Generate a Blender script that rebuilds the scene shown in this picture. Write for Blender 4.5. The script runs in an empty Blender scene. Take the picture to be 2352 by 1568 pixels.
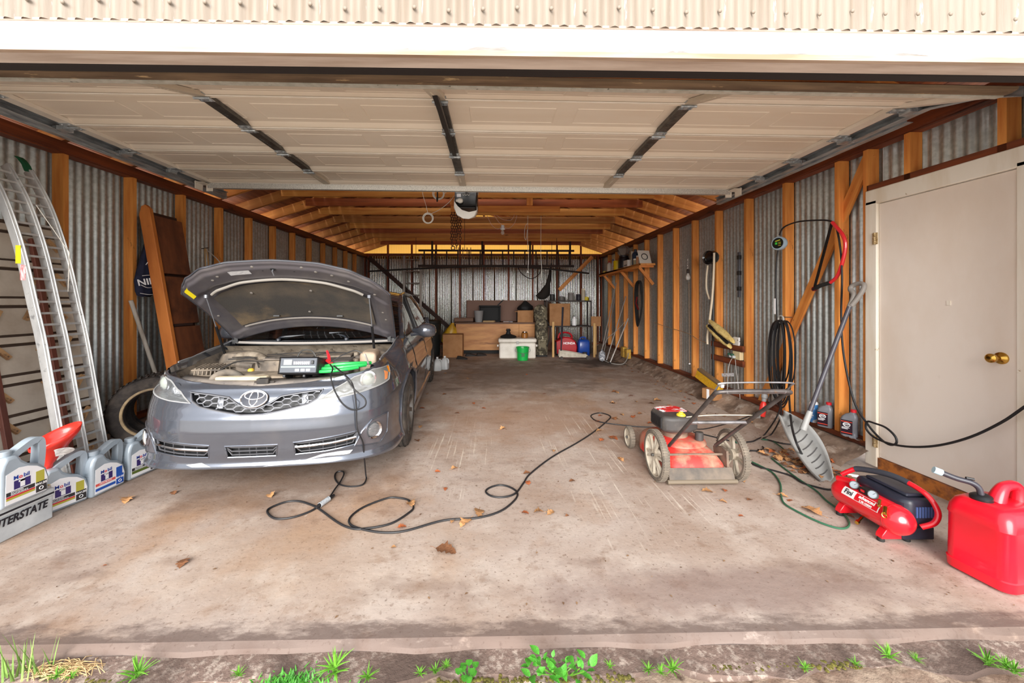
import bpy, bmesh, math, random
from mathutils import Vector, Matrix, Euler
random.seed(7)
sc = bpy.context.scene
COL = sc.collection
PI = math.pi
R = math.radians
# ---------------------------------------------------------------- camera, sky, sun, exposure
cam = bpy.data.cameras.new('camera')
cam.sensor_width = 36.0
cam.lens = 36.0 * 880.0 / 2352.0
cam.shift_x = 23.5 / 2352.0
cam.shift_y = -92.0 / 2352.0
cam.clip_start = 0.05
cam_o = bpy.data.objects.new('camera', cam)
COL.objects.link(cam_o)
cam_o.location = (0, 0, 1.31)
cam_o.rotation_euler = (R(90), 0, R(-1.2))
sc.camera = cam_o
w = bpy.data.worlds.new('overcast_sky')
sc.world = w
w.use_nodes = True
w.node_tree.nodes['Background'].inputs[0].default_value = (0.93, 0.96, 1.0, 1)
w.node_tree.nodes['Background'].inputs[1].default_value = 1.55
sun = bpy.data.lights.new('hazy_sun', 'SUN')
sun.energy = 6.2
sun.angle = R(46)
sun.color = (1.0, 0.97, 0.93)
sun_o = bpy.data.objects.new('hazy_sun', sun)
COL.objects.link(sun_o)
sun_o.location = (0, -6, 6)
sun_o.rotation_euler = (R(90 - 17.5), 0, R(-5))
sc.view_settings.view_transform = 'Standard'
sc.view_settings.look = 'None'
sc.view_settings.gamma = 1.0
sc.view_settings.use_curve_mapping = False
sc.view_settings.exposure = 0.36

# ---------------------------------------------------------------- helpers: materials
def lin(c):
    return tuple(((x / 255.0) / 12.92 if x / 255.0 <= 0.04045 else ((x / 255.0 + 0.055) / 1.055) ** 2.4) for x in c) + (1.0,)
MATS = {}
def mat(name, c, r=.5, m=0., c2=None, s=8., st=(1, 1, 1), lo=.4, hi=.65, det=5., c3=None, s3=2., st3=(1, 1, 1), lo3=.52, hi3=.62,
        bump=0., bs=None, rv=0., coat=0., tr=0., al=1., em=None, ems=0., spec=.5, bst=None, crough=.05, emit=None):
    if name in MATS:
        return MATS[name]
    M = bpy.data.materials.new(name)
    M.use_nodes = True
    nt = M.node_tree; N = nt.nodes; L = nt.links
    b = N['Principled BSDF']
    b.inputs['Base Color'].default_value = lin(c)
    b.inputs['Roughness'].default_value = r
    b.inputs['Metallic'].default_value = m
    b.inputs['Coat Weight'].default_value = coat
    b.inputs['Coat Roughness'].default_value = crough
    b.inputs['Specular IOR Level'].default_value = spec
    b.inputs['Transmission Weight'].default_value = tr
    b.inputs['Alpha'].default_value = al
    M.diffuse_color = lin(c)
    tc = N.new('ShaderNodeTexCoord')
    def noise(scale, stretch, off=0.):
        mp = N.new('ShaderNodeMapping'); mp.inputs['Scale'].default_value = stretch
        mp.inputs['Location'].default_value = (off, off * 1.7, off * .6)
        L.new(tc.outputs['Object'], mp.inputs[0])
        n = N.new('ShaderNodeTexNoise'); n.inputs['Scale'].default_value = scale; n.inputs['Detail'].default_value = det
        n.inputs['Roughness'].default_value = .6
        L.new(mp.outputs[0], n.inputs['Vector'])
        return n
    def ramp(sock, lo, hi):
        q = N.new('ShaderNodeMapRange'); q.inputs['From Min'].default_value = lo; q.inputs['From Max'].default_value = hi
        L.new(sock, q.inputs['Value'])
        return q.outputs[0]
    col = None
    def mix(f, a, bcol):
        x = N.new('ShaderNodeMix'); x.data_type = 'RGBA'
        L.new(f, x.inputs[0])
        if a is None: x.inputs[6].default_value = lin(c)
        else: L.new(a, x.inputs[6])
        x.inputs[7].default_value = lin(bcol)
        return x.outputs[2]
    if c2: col = mix(ramp(noise(s, st).outputs[0], lo, hi), col, c2)
    if c3: col = mix(ramp(noise(s3, st3, 5.3).outputs[0], lo3, hi3), col, c3)
    if rv:
        oi = N.new('ShaderNodeObjectInfo')
        h = N.new('ShaderNodeHueSaturation')
        q = N.new('ShaderNodeMapRange'); q.inputs['To Min'].default_value = 1 - rv; q.inputs['To Max'].default_value = 1 + rv
        L.new(oi.outputs['Random'], q.inputs['Value']); L.new(q.outputs[0], h.inputs['Value'])
        if col is None: h.inputs['Color'].default_value = lin(c)
        else: L.new(col, h.inputs['Color'])
        col = h.outputs[0]
    if col is not None: L.new(col, b.inputs['Base Color'])
    if bump:
        bp = N.new('ShaderNodeBump'); bp.inputs['Strength'].default_value = bump; bp.inputs['Distance'].default_value = .01
        L.new(noise(bs or s, bst or st, 2.).outputs[0], bp.inputs['Height']); L.new(bp.outputs[0], b.inputs['Normal'])
    if emit:
        b.inputs['Emission Color'].default_value = lin(emit); b.inputs['Emission Strength'].default_value = ems
    MATS[name] = M
    return M

# ---------------------------------------------------------------- helpers: geometry
def spline(p, n=8, closed=False):
    p = [Vector(q) for q in p]
    out = []
    k = len(p)
    for i in range(k if closed else k - 1):
        if closed: a, b, c, d = p[(i - 1) % k], p[i], p[(i + 1) % k], p[(i + 2) % k]
        else: a, b, c, d = p[max(i - 1, 0)], p[i], p[i + 1], p[min(i + 2, k - 1)]
        for j in range(n):
            t = j / n
            out.append(.5 * ((2 * b) + (c - a) * t + (2 * a - 5 * b + 4 * c - d) * t * t + (3 * b - a - 3 * c + d) * t ** 3))
    if not closed: out.append(p[-1])
    return out
def frame(d, up=(0, 0, 1)):
    d = Vector(d).normalized(); up = Vector(up)
    if abs(d.dot(up)) > .98: up = Vector((0, 1, 0)) if abs(d.y) < .9 else Vector((1, 0, 0))
    y = up.cross(d).normalized(); z = d.cross(y)
    return d, y, z
def T(x=0, y=0, z=0, rx=0, ry=0, rz=0, s=None):
    m = Matrix.Translation((x, y, z)) @ Euler((R(rx), R(ry), R(rz))).to_matrix().to_4x4()
    if s: m = m @ Matrix.Diagonal((*s, 1))
    return m
class MB:
    def __init__(self): self.v = []; self.f = []; self.m = []
    def add(self, vs, fs, m=0, M=None):
        o = len(self.v)
        self.v += [tuple(M @ Vector(q)) if M else tuple(q) for q in vs]
        self.f += [tuple(o + i for i in f) for f in fs]
        self.m += [m] * len(fs)
        return self
    def box(self, lo, hi, m=0, M=None):
        (a, b, c), (d, e, f) = lo, hi
        return self.add([(a, b, c), (d, b, c), (d, e, c), (a, e, c), (a, b, f), (d, b, f), (d, e, f), (a, e, f)],
                        [(0, 3, 2, 1), (4, 5, 6, 7), (0, 1, 5, 4), (1, 2, 6, 5), (2, 3, 7, 6), (3, 0, 4, 7)], m, M)
    def cbox(self, c, s, m=0, M=None, rot=None):
        q = Matrix.Translation(c)
        if rot: q = q @ Euler([R(a) for a in rot]).to_matrix().to_4x4()
        if M: q = M @ q
        return self.box([-x / 2 for x in s], [x / 2 for x in s], m, q)
    def beam(self, a, b, w, t, m=0, up=(0, 0, 1)):
        a = Vector(a); b = Vector(b); d, y, z = frame(b - a, up)
        vs = [p + y * i * w / 2 + z * j * t / 2 for p in (a, b) for i, j in ((-1, -1), (1, -1), (1, 1), (-1, 1))]
        return self.add(vs, [(3, 2, 1, 0), (4, 5, 6, 7), (0, 1, 5, 4), (1, 2, 6, 5), (2, 3, 7, 6), (3, 0, 4, 7)], m)
    def tube(self, pts, r, n=8, m=0, closed=False, caps=True, rs=None, M=None):
        pts = [Vector(p) for p in pts]; k = len(pts)
        if k < 2: return self
        vs = []; up = None
        for i, p in enumerate(pts):
            if closed: d = pts[(i + 1) % k] - pts[(i - 1) % k]
            else: d = pts[min(i + 1, k - 1)] - pts[max(i - 1, 0)]
            if d.length < 1e-9: d = Vector((0, 0, 1))
            d.normalize()
            if up is None: _, y, z = frame(d)
            else:
                y = up - d * up.dot(d)
                if y.length < 1e-6: _, y, z = frame(d)
                y.normalize(); z = d.cross(y)
            up = y
            rr = rs[i] if rs else r
            for j in range(n):
                a = 2 * PI * j / n
                vs.append(p + (y * math.cos(a) + z * math.sin(a)) * rr)
        fs = []
        for i in range(k if closed else k - 1):
            for j in range(n):
                a = i * n + j; b = i * n + (j + 1) % n; i2 = (i + 1) % k
                fs.append((a, b, i2 * n + (j + 1) % n, i2 * n + j))
        if caps and not closed:
            fs.append(tuple(range(n - 1, -1, -1))); fs.append(tuple((k - 1) * n + j for j in range(n)))
        return self.add(vs, fs, m, M)
    def cyl(self, a, b, r, r2=None, n=12, m=0, M=None):
        return self.tube([a, b], r, n, m, rs=[r, r if r2 is None else r2], M=M)
    def lathe(self, prof, n=16, m=0, M=None, caps=True):
        vs = [(r * math.cos(2 * PI * j / n), r * math.sin(2 * PI * j / n), z) for r, z in prof for j in range(n)]
        fs = [(i * n + j, i * n + (j + 1) % n, (i + 1) * n + (j + 1) % n, (i + 1) * n + j) for i in range(len(prof) - 1) for j in range(n)]
        if caps:
            fs.append(tuple(range(n - 1, -1, -1))); fs.append(tuple((len(prof) - 1) * n + j for j in range(n)))
        return self.add(vs, fs, m, M)
    def prism(self, poly, z0, z1, m=0, M=None):
        n = len(poly)
        vs = [(x, y, z0) for x, y in poly] + [(x, y, z1) for x, y in poly]
        fs = [tuple(range(n - 1, -1, -1)), tuple(range(n, 2 * n))] + [(i, (i + 1) % n, n + (i + 1) % n, n + i) for i in range(n)]
        return self.add(vs, fs, m, M)
    def loft(self, rings, m=0, closed=True, caps=True, M=None):
        n = len(rings[0]); vs = [p for r in rings for p in r]; fs = []
        for i in range(len(rings) - 1):
            for j in range(n if closed else n - 1):
                fs.append((i * n + j, i * n + (j + 1) % n, (i + 1) * n + (j + 1) % n, (i + 1) * n + j))
        if caps and closed:
            fs.append(tuple(range(n - 1, -1, -1))); fs.append(tuple((len(rings) - 1) * n + j for j in range(n)))
        return self.add(vs, fs, m, M)
    def torus(self, c, R1, r, n=24, k=8, m=0, M=None, sy=1.):
        pts = [(c[0] + R1 * math.cos(2 * PI * i / n), c[1] + sy * R1 * math.sin(2 * PI * i / n), c[2]) for i in range(n)]
        return self.tube(pts, r, k, m, closed=True, M=M)
    def mesh(self, name, mats, ang=38):
        me = bpy.data.meshes.new(name)
        me.from_pydata(self.v, [], self.f)
        for q in (mats if isinstance(mats, (list, tuple)) else [mats]): me.materials.append(q)
        me.polygons.foreach_set('material_index', self.m)
        me.update()
        bm = bmesh.new(); bm.from_mesh(me)
        bmesh.ops.recalc_face_normals(bm, faces=bm.faces)
        bm.to_mesh(me); bm.free()
        me.polygons.foreach_set('use_smooth', [True] * len(me.polygons))
        me.set_sharp_from_angle(angle=R(ang))
        return me
    def build(self, name, mats, parent=None, bev=0., seg=2, ang=38, M=None, thick=0., sub=0):
        o = bpy.data.objects.new(name, self.mesh(name, mats, ang))
        COL.objects.link(o)
        if parent: o.parent = parent
        if M: o.matrix_local = M
        if thick:
            q = o.modifiers.new('thickness', 'SOLIDIFY'); q.thickness = thick; q.offset = -1
        if sub:
            q = o.modifiers.new('smooth', 'SUBSURF'); q.levels = sub; q.render_levels = sub
        if bev:
            q = o.modifiers.new('edges', 'BEVEL'); q.width = bev; q.segments = seg; q.limit_method = 'ANGLE'; q.angle_limit = R(40)
        return o
def place(me, name, parent=None, M=None):
    o = bpy.data.objects.new(name, me); COL.objects.link(o)
    if parent: o.parent = parent
    if M: o.matrix_local = M
    return o
def tag(o, label, cat, group=None):
    o['label'] = label; o['category'] = cat
    if group: o['group'] = group
    return o
def thing(name, label, cat, M=None, group=None):
    o = bpy.data.objects.new(name, None); COL.objects.link(o); o.empty_display_size = .05
    if M: o.matrix_world = M
    return tag(o, label, cat, group)
def struct(name, parent=None):
    o = bpy.data.objects.new(name, None); COL.objects.link(o); o.empty_display_size = .05
    o['kind'] = 'structure'
    return o
def copy_tree(o, parent=None):
    c = o.copy(); COL.objects.link(c)
    c.parent = parent
    for ch in list(o.children): copy_tree(ch, c)
    return c
PK = {}
def plank(name, a, b, wd, th, m, parent=None, up=(0, 0, 1)):
    """a board from a to b: wd across, th along 'up'; the grain runs along local X"""
    a = Vector(a); b = Vector(b); Ln = (b - a).length
    d, y, z = frame(b - a, up)
    k = (round(Ln, 2), round(wd, 3), round(th, 3), m.name)
    if k not in PK:
        PK[k] = MB().cbox((0, 0, 0), (Ln, wd, th)).mesh(name, m)
    q = Matrix((d, y, z)).transposed().to_4x4(); q.translation = (a + b) / 2
    return place(PK[k], name, parent, q)
TXT = {}
def text_mesh(body, size, m, ext=.0006, shear=0., off=0., sx=1.):
    k = (body, size, m.name, shear, off, sx)
    if k in TXT: return TXT[k]
    cu = bpy.data.curves.new('lettering', 'FONT'); cu.body = body; cu.size = size; cu.extrude = ext; cu.shear = shear; cu.offset = off
    cu.align_x = 'CENTER'; cu.align_y = 'CENTER'; cu.resolution_u = 3
    o = bpy.data.objects.new('lettering', cu); COL.objects.link(o)
    me = bpy.data.meshes.new_from_object(o.evaluated_get(bpy.context.evaluated_depsgraph_get()))
    bpy.data.objects.remove(o); bpy.data.curves.remove(cu)
    me.materials.clear(); me.materials.append(m)
    if sx != 1.: me.transform(Matrix.Diagonal((sx, 1, 1, 1)))
    TXT[k] = me
    return me
def letters(body, size, m, parent, M, shear=0., off=0., sx=1., name='lettering'):
    return place(text_mesh(body, size, m, shear=shear, off=off, sx=sx), name, parent, M)
def facing(p, n, up=(0, 0, 1)):
    """matrix whose XY plane faces along n (text plane)"""
    n = Vector(n).normalized(); x = Vector(up).cross(n).normalized(); y = n.cross(x)
    q = Matrix((x, y, n)).transposed().to_4x4(); q.translation = p
    return q
# ---------------------------------------------------------------- materials of the place
WOOD = mat('orange_stud_pine', (238, 158, 78), .62, c2=(208, 116, 48), s=3.2, st=(.5, 6, 6), lo=.42, hi=.72, c3=(92, 42, 16), s3=9, st3=(.45, 1, 1), lo3=.64, hi3=.72, bump=.15, bs=14, bst=(.2, 3, 3), rv=.16)
WOODD = mat('dark_plate_pine', (134, 66, 32), .65, c2=(92, 42, 20), s=3, st=(.4, 5, 5), c3=(60, 26, 14), s3=6, st3=(.4, 1, 1), lo3=.6, hi3=.7, bump=.15, rv=.12)
RAFT = mat('rafter_pine', (234, 160, 82), .6, c2=(196, 112, 50), s=3, st=(.4, 6, 6), lo=.4, hi=.72, c3=(96, 46, 20), s3=8, st3=(.5, 1, 1), lo3=.66, hi3=.72, rv=.38)
GALV = mat('galvanised_sheet', (204, 208, 205), .36, .72, c2=(182, 186, 182), s=30, lo=.42, hi=.6, c3=(160, 164, 162), s3=5, st3=(1, 1, .2), lo3=.5, hi3=.75, bump=.03, bs=60, rv=.06)
GALVB = mat('old_galvanised_sheet', (200, 200, 194), .24, 1., c2=(172, 172, 166), s=30, lo=.42, hi=.6, rv=.1)
GALVT = mat('galvanised_track', (196, 200, 202), .4, .5, c2=(140, 145, 150), s=30, st=(1, .2, 1))
CREAM = mat('cream_painted_sheet', (138, 126, 113), .6, c2=(126, 112, 97), s=3, st=(6, 6, .5), lo=.45, hi=.7, c3=(150, 156, 160), s3=14, st3=(3, 3, .35), lo3=.67, hi3=.72, bump=.1, bs=20)
WHITEP = mat('white_paint_board', (250, 250, 250), .5, c2=(238, 238, 240), s=4, st=(.3, 3, 3), c3=(170, 168, 160), s3=10, st3=(.25, 1, 2), lo3=.7, hi3=.73, bump=.05)
TANB = mat('tan_painted_board', (214, 196, 182), .6, c2=(182, 160, 144), s=5, st=(.3, 3, 3), bump=.04)
DOORW = mat('overhead_door_steel', (238, 224, 206), .5, c2=(230, 212, 190), s=3, st=(.2, 1, 1), lo=.4, hi=.7, bump=.03, bs=60)
DOORL = mat('overhead_door_rib', (236, 226, 212), .45, c2=(224, 212, 196), s=5)
GREYST = mat('dark_zinc_steel', (112, 110, 106), .42, .7, c2=(84, 82, 80), s=20)
BLACKP = mat('black_plastic', (22, 22, 24), .45)
BLACKR = mat('black_rubber', (24, 24, 25), .75, c2=(38, 36, 34), s=10)
CONC = bpy.data.materials.new('garage_concrete'); CONC.use_nodes = True
def make_concrete():
    nt = CONC.node_tree; N = nt.nodes; L = nt.links; b = N['Principled BSDF']
    b.inputs['Roughness'].default_value = .78; b.inputs['Specular IOR Level'].default_value = .35
    g = N.new('ShaderNodeNewGeometry')
    def noise(scale, st=(1, 1, 1), det=6, off=0, rough=.6):
        mp = N.new('ShaderNodeMapping'); mp.inputs['Scale'].default_value = st; mp.inputs['Location'].default_value = (off, off, 0)
        L.new(g.outputs['Position'], mp.inputs[0])
        n = N.new('ShaderNodeTexNoise'); n.inputs['Scale'].default_value = scale; n.inputs['Detail'].default_value = det
        n.inputs['Roughness'].default_value = rough
        L.new(mp.outputs[0], n.inputs['Vector']); return n.outputs[0]
    def rng(s, a, c, lo=0., hi=1.):
        q = N.new('ShaderNodeMapRange'); q.inputs[1].default_value = a; q.inputs[2].default_value = c
        q.inputs[3].default_value = lo; q.inputs[4].default_value = hi
        L.new(s, q.inputs[0]); return q.outputs[0]
    def mix(f, a, c, mode='MIX'):
        x = N.new('ShaderNodeMix'); x.data_type = 'RGBA'; x.blend_type = mode
        if isinstance(f, float): x.inputs[0].default_value = f
        else: L.new(f, x.inputs[0])
        if isinstance(a, tuple): x.inputs[6].default_value = lin(a)
        else: L.new(a, x.inputs[6])
        x.inputs[7].default_value = lin(c)
        return x.outputs[2]
    col = mix(rng(noise(1.1, det=4), .4, .62), (180, 164, 153), (163, 142, 127))
    col = mix(rng(noise(2.6, off=3), .5, .68), col, (190, 175, 163))
    col = mix(rng(noise(.9, (1, .7, 1), off=9), .55, .72), col, (168, 135, 108))
    col = mix(rng(noise(1.4, (1, 1.6, 1), off=21), .57, .70, 0, .75), col, (120, 98, 86))
    col = mix(rng(noise(26, off=4, det=3), .6, .72, 0, .5), col, (112, 88, 72))
    col = mix(rng(noise(9, (1, .35, 1), off=14, det=8), .66, .74, 0, .55), col, (214, 202, 190))
    col = mix(rng(noise(5.5, off=31, det=8, rough=.7), .55, .66, 0, .45), col, (128, 98, 76))
    col = mix(rng(noise(60, off=7, det=2), .62, .7, 0, .55), col, (96, 76, 62))
    # worn, oil-darkened middle of the slab and its darker front strip, ragged by noise
    sep = N.new('ShaderNodeSeparateXYZ'); L.new(g.outputs['Position'], sep.inputs[0])
    def blob(x, y, rx, ry, k, c, streak=0):
        nonlocal col
        vm = N.new('ShaderNodeVectorMath'); vm.operation = 'SUBTRACT'; vm.inputs[1].default_value = (x, y, 0); L.new(g.outputs['Position'], vm.inputs[0])
        vs = N.new('ShaderNodeVectorMath'); vs.operation = 'MULTIPLY'; vs.inputs[1].default_value = (1 / rx, 1 / ry, 0); L.new(vm.outputs[0], vs.inputs[0])
        ln = N.new('ShaderNodeVectorMath'); ln.operation = 'LENGTH'; L.new(vs.outputs[0], ln.inputs[0])
        ad = N.new('ShaderNodeMath'); ad.operation = 'ADD'; L.new(ln.outputs[1], ad.inputs[0]); L.new(rng(noise(3.1, off=x), .3, .7, -.45, .45), ad.inputs[1])
        msk = rng(ad.outputs[0], 1.15, .55, 0., k)
        if streak:
            mm = N.new('ShaderNodeMath'); mm.operation = 'MULTIPLY'; L.new(msk, mm.inputs[0]); L.new(rng(noise(1., (streak, 1.1, 1), det=3, off=x), .60, .66), mm.inputs[1]); msk = mm.outputs[0]
        col = mix(msk, col, c)
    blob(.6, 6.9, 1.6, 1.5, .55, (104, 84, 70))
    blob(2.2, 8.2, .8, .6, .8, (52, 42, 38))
    blob(1.05, 1.72, .8, .17, .6, (122, 100, 92))
    blob(1.7, 3.9, .9, 1.2, .35, (120, 86, 62))
    blob(-.9, 2.0, .9, .35, .2, (180, 150, 120))
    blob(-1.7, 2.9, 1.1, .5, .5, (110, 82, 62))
    blob(.95, 3.4, .55, 1.3, .8, (220, 208, 192), 55)
    blob(-.3, 3.5, .3, .9, .7, (216, 204, 188), 60)
    blob(.3, 4.4, 1.1, 1.0, .45, (150, 112, 82))
    ed = N.new('ShaderNodeMath'); ed.operation = 'ADD'; L.new(sep.outputs[1], ed.inputs[0]); L.new(rng(noise(4.2, (1, 2.5, 1), off=41, det=8, rough=.7), .3, .7, -.07, .09), ed.inputs[1])
    col = mix(rng(ed.outputs[0], 1.60, 1.53, 0., .8), col, (98, 81, 74))
    L.new(col, b.inputs['Base Color'])
    bp = N.new('ShaderNodeBump'); bp.inputs['Strength'].default_value = .35; bp.inputs['Distance'].default_value = .01
    L.new(noise(14, det=8), bp.inputs['Height']); L.new(bp.outputs[0], b.inputs['Normal'])
make_concrete()
KERB = mat('rough_kerb_concrete', (160, 138, 120), .85, c2=(112, 92, 78), s=5, lo=.42, hi=.62, c3=(196, 182, 168), s3=9, lo3=.55, hi3=.7, bump=.8, bs=12)
SOIL = mat('dusty_soil', (124, 100, 84), .9, c2=(160, 140, 122), s=9, lo=.4, hi=.6, c3=(96, 76, 62), s3=16, lo3=.55, hi3=.66, bump=.9, bs=30)
DRIVE_BOUNCE = mat('bounce_drive_gravel', (216, 208, 196), .9, c2=(190, 182, 170), s=3)  # colour raised to throw light up at the open door and roof

# ---------------------------------------------------------------- the setting: garage shell
XL, XR, YB, YF = -3.55, 3.00, 10.77, 1.55
SD, ST = .09, .042                      # stud depth and thickness
PZ = 2.53                               # underside of the top plates
floor = struct('floor')
slab = MB()
nx, ny = 24, 34
pts = []
for j in range(ny + 1):
    for i in range(nx + 1):
        x = -4.0 + 7.4 * i / nx; y = 1.50 + (11.0 - 1.50) * j / ny
        pts.append((x, y, 0))
slab.add(pts, [(j * (nx + 1) + i, j * (nx + 1) + i + 1, (j + 1) * (nx + 1) + i + 1, (j + 1) * (nx + 1) + i) for j in range(ny) for i in range(nx)])
edge = [(-4.0 + 7.4 * i / 60, 1.50 + .012 * math.sin(i * 1.3) * math.sin(i * .37)) for i in range(61)]
slab.loft([[(x, 1.50, 0) for x, y in edge], [(x, y - .022, -.012) for x, y in edge], [(x, y - .035, -.05) for x, y in edge], [(x, y - .035, -.3) for x, y in edge]], closed=False)
slab.build('slab', CONC, floor)
ap = MB()
e2 = [(-4.0 + 7.4 * i / 70, 1.372 + .022 * math.sin(i * .9) + .015 * math.sin(i * 2.3 + 1)) for i in range(71)]
ap.loft([[(x, 1.475, -.028) for x, y in e2], [(x, y, -.036) for x, y in e2], [(x, y - .02, -.06) for x, y in e2]], closed=False)
ap.build('apron_strip', mat('gritty_apron_concrete', (118, 98, 88), .9, c2=(160, 144, 132), s=40, lo=.5, hi=.62, c3=(84, 68, 60), s3=2.5, lo3=.45, hi3=.6, bump=.7, bs=50), floor)
gr = MB(); random.seed(3)
gx, gy = 60, 14
gr.add([(-4.4 + 8.4 * i / gx, .6 + .83 * j / gy, -.055 + .02 * random.random()) for j in range(gy + 1) for i in range(gx + 1)],
       [(j * (gx + 1) + i, j * (gx + 1) + i + 1, (j + 1) * (gx + 1) + i + 1, (j + 1) * (gx + 1) + i) for j in range(gy) for i in range(gx)])
o = gr.build('ground_soil', SOIL); o['kind'] = 'structure'
o = MB().add([(-40, -40, -.062), (40, -40, -.062), (40, .62, -.062), (-40, .62, -.062)], [(0, 1, 2, 3)]).build('ground_bounce', DRIVE_BOUNCE); o['kind'] = 'structure'  # unseen ground before the opening, added to bounce light indoors

def sheet_mesh(name, width, h, m, pitch=.068, amp=.0095, seg=8, scallop=0.):
    """corrugated sheet: x across, z up, y normal"""
    n = int(round(width / pitch * seg)); g = MB()
    p = [(width * i / n, amp * math.cos(2 * PI * width * i / n / pitch)) for i in range(n + 1)]
    vs = [(x, y, 0) for x, y in p] + [(x, y, h) for x, y in p]
    g.add(vs, [(i, i + 1, n + 2 + i, n + 1 + i) for i in range(n)])
    return g.mesh(name, m, ang=60)
SHM = {}
def sheet(parent, x, y, z, rz, width, h, m=GALV, name='corrugated_sheet'):
    k = (round(width, 3), round(h, 3), m.name)
    if k not in SHM: SHM[k] = sheet_mesh(name, width, h, m)
    return place(SHM[k], name, parent, T(x, y, z, rz=rz))

def side_wall(name, X, sgn, ys, opening=None, kerb_h=.14):
    """sgn = +1: the wall stands towards +X of the stud faces"""
    Wl = struct(name)
    for y in ys:
        z0 = kerb_h + .04
        if opening and opening[0] - .05 < y < opening[1] + .05: z0 = opening[2]
        plank('stud', (X + sgn * SD / 2, y, z0), (X + sgn * SD / 2, y, PZ), SD, ST, WOOD, Wl, up=(0, 1, 0))
    y0, y1 = YF + .05, YB + .1
    plank('top_plate', (X + sgn * SD / 2, y0, PZ + .022), (X + sgn * SD / 2, y1, PZ + .022), SD, .044, WOODD, Wl)
    plank('top_plate', (X + sgn * (SD / 2 - .006), y0, PZ + .068), (X + sgn * (SD / 2 - .006), y1, PZ + .068), SD + .012, .046, WOODD, Wl)
    plank('ledger_board', (X - sgn * .012, y0, PZ + .05), (X - sgn * .012, y1, PZ + .05), .022, .085, WOODD, Wl)
    segs = [(y0, y1)] if not opening else [(y0, opening[0]), (opening[1], y1)]
    for a, b in segs:
        if b - a > .1: plank('sill_plate', (X + sgn * SD / 2, a, kerb_h + .02), (X + sgn * SD / 2, b, kerb_h + .02), SD + .02, .04, WOODD, Wl)
    y = y0
    while y < y1 - .05:
        wd = min(.612, y1 - y)
        if opening and y + wd > opening[0] and y < opening[1]:
            if y < opening[0] - .02: wd = opening[0] - y; z0 = .08
            else: wd = min(wd, opening[1] - y); z0 = opening[2]
        else: z0 = .08
        sheet(Wl, X + sgn * (SD + .012), y, z0, 90, wd, PZ + .05 - z0)
        y += wd
    # rough concrete kerb under the wall
    random.seed(11)
    a0 = opening[1] if opening else y0
    n = 60; rows = [[], [], [], [], []]
    for i in range(n + 1):
        yy = a0 + (y1 - a0) * i / n
        q = lambda k: k * (random.random() - .5)
        rows[0].append((X - sgn * (.26 + q(.07)), yy, -.005))
        rows[1].append((X - sgn * (.20 + q(.05)), yy, .03 + q(.025)))
        rows[2].append((X - sgn * (.11 + q(.04)), yy, .075 + q(.04)))
        rows[3].append((X - sgn * (.03 + q(.03)), yy, kerb_h - .012 + q(.02)))
        rows[4].append((X + sgn * .13, yy, kerb_h))
    MB().loft(rows, closed=False).build('kerb', KERB, Wl)
    if opening: plank('kerb_block', (X + sgn * .05, y0, .05), (X + sgn * .05, opening[0], .05), .12, .2, KERB, Wl)
    return Wl
DO = (2.03, 2.98, 2.19)                  # passage door opening in the right wall: y0, y1, top
ysR = [3.29 + .61 * i for i in range(12)] + [2.72, 2.20, 1.72, 3.03]
wall_right = side_wall('wall_right', XR, 1, ysR, DO)
ysL = [3.255 + .61 * i for i in range(-2, 12)]
wall_left = side_wall('wall_left', XL, -1, ysL)
plank('door_header', (XR + .045, 2.0, 2.215), (XR + .045, 3.02, 2.215), SD, .045, WOODD, wall_right)
# let-in diagonal braces on the right wall
plank('brace', (XR + .05, 4.317, .14), (XR + .05, 3.045, 2.50), .022, .09, WOOD, wall_right, up=(0, .88, .47))

# ---------------------------------------------------------------- back wall with its gable light
wall_back = struct('wall_back')
bx = [-2.968, -2.30, -1.62, -.95, -.276, .415, 1.10, 1.79, 2.47]
for x in bx + [XL + .05, XR - .05, XL - .05, XR + .05]:
    plank('stud', (x, YB + .045, .16), (x, YB + .045, PZ + .06), SD, ST, WOODD, wall_back, up=(1, 0, 0))
plank('top_plate', (XL - .05, YB + .045, PZ + .09), (XR + .05, YB + .045, PZ + .09), SD, .06, WOODD, wall_back)
plank('sill_plate', (XL - .05, YB + .045, .12), (XR + .05, YB + .045, .12), SD, .04, WOODD, wall_back)
y = XL - .1
while y < XR + .1:
    sheet(wall_back, y, YB + .11, .05, 0, .612, PZ + .02, GALVB)
    y += .612
plank('brace', (-3.49, YB - .012, 2.54), (-1.10, YB - .012, .45), .02, .11, mat('dark_brace_wood', (62, 34, 22), .7, c2=(44, 22, 14), s=4, st=(.3, 4, 4)), wall_back, up=(.66, 0, .75))
plank('brace', (2.78, YB - .012, 2.57), (1.84, YB - .012, 1.63), .02, .10, RAFT, wall_back, up=(-.7, 0, .7))
MB().box((XL, YB - .1, 0), (XR, YB + .12, .10)).build('kerb', KERB, wall_back)
RX, RSL = -.275, 1 / 3.                  # ridge position and roof slope
def zr(x): return PZ + .10 + (min(x - (XL - .1), (XR + .1) - x)) * RSL     # underside of the rafters
AMB = bpy.data.materials.new('amber_fibreglass'); AMB.use_nodes = True
def make_amber():
    nt = AMB.node_tree; N = nt.nodes; L = nt.links
    N.remove(N['Principled BSDF'])
    t = N.new('ShaderNodeBsdfTranslucent'); t.inputs[0].default_value = (.60, .30, .055, 1)
    g = N.new('ShaderNodeBsdfDiffuse'); g.inputs[0].default_value = (.4, .2, .04, 1)
    mx = N.new('ShaderNodeMixShader'); mx.inputs[0].default_value = .12
    L.new(t.outputs[0], mx.inputs[1]); L.new(g.outputs[0], mx.inputs[2])
    L.new(mx.outputs[0], N['Material Output'].inputs[0])
make_amber()
n = 6
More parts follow.
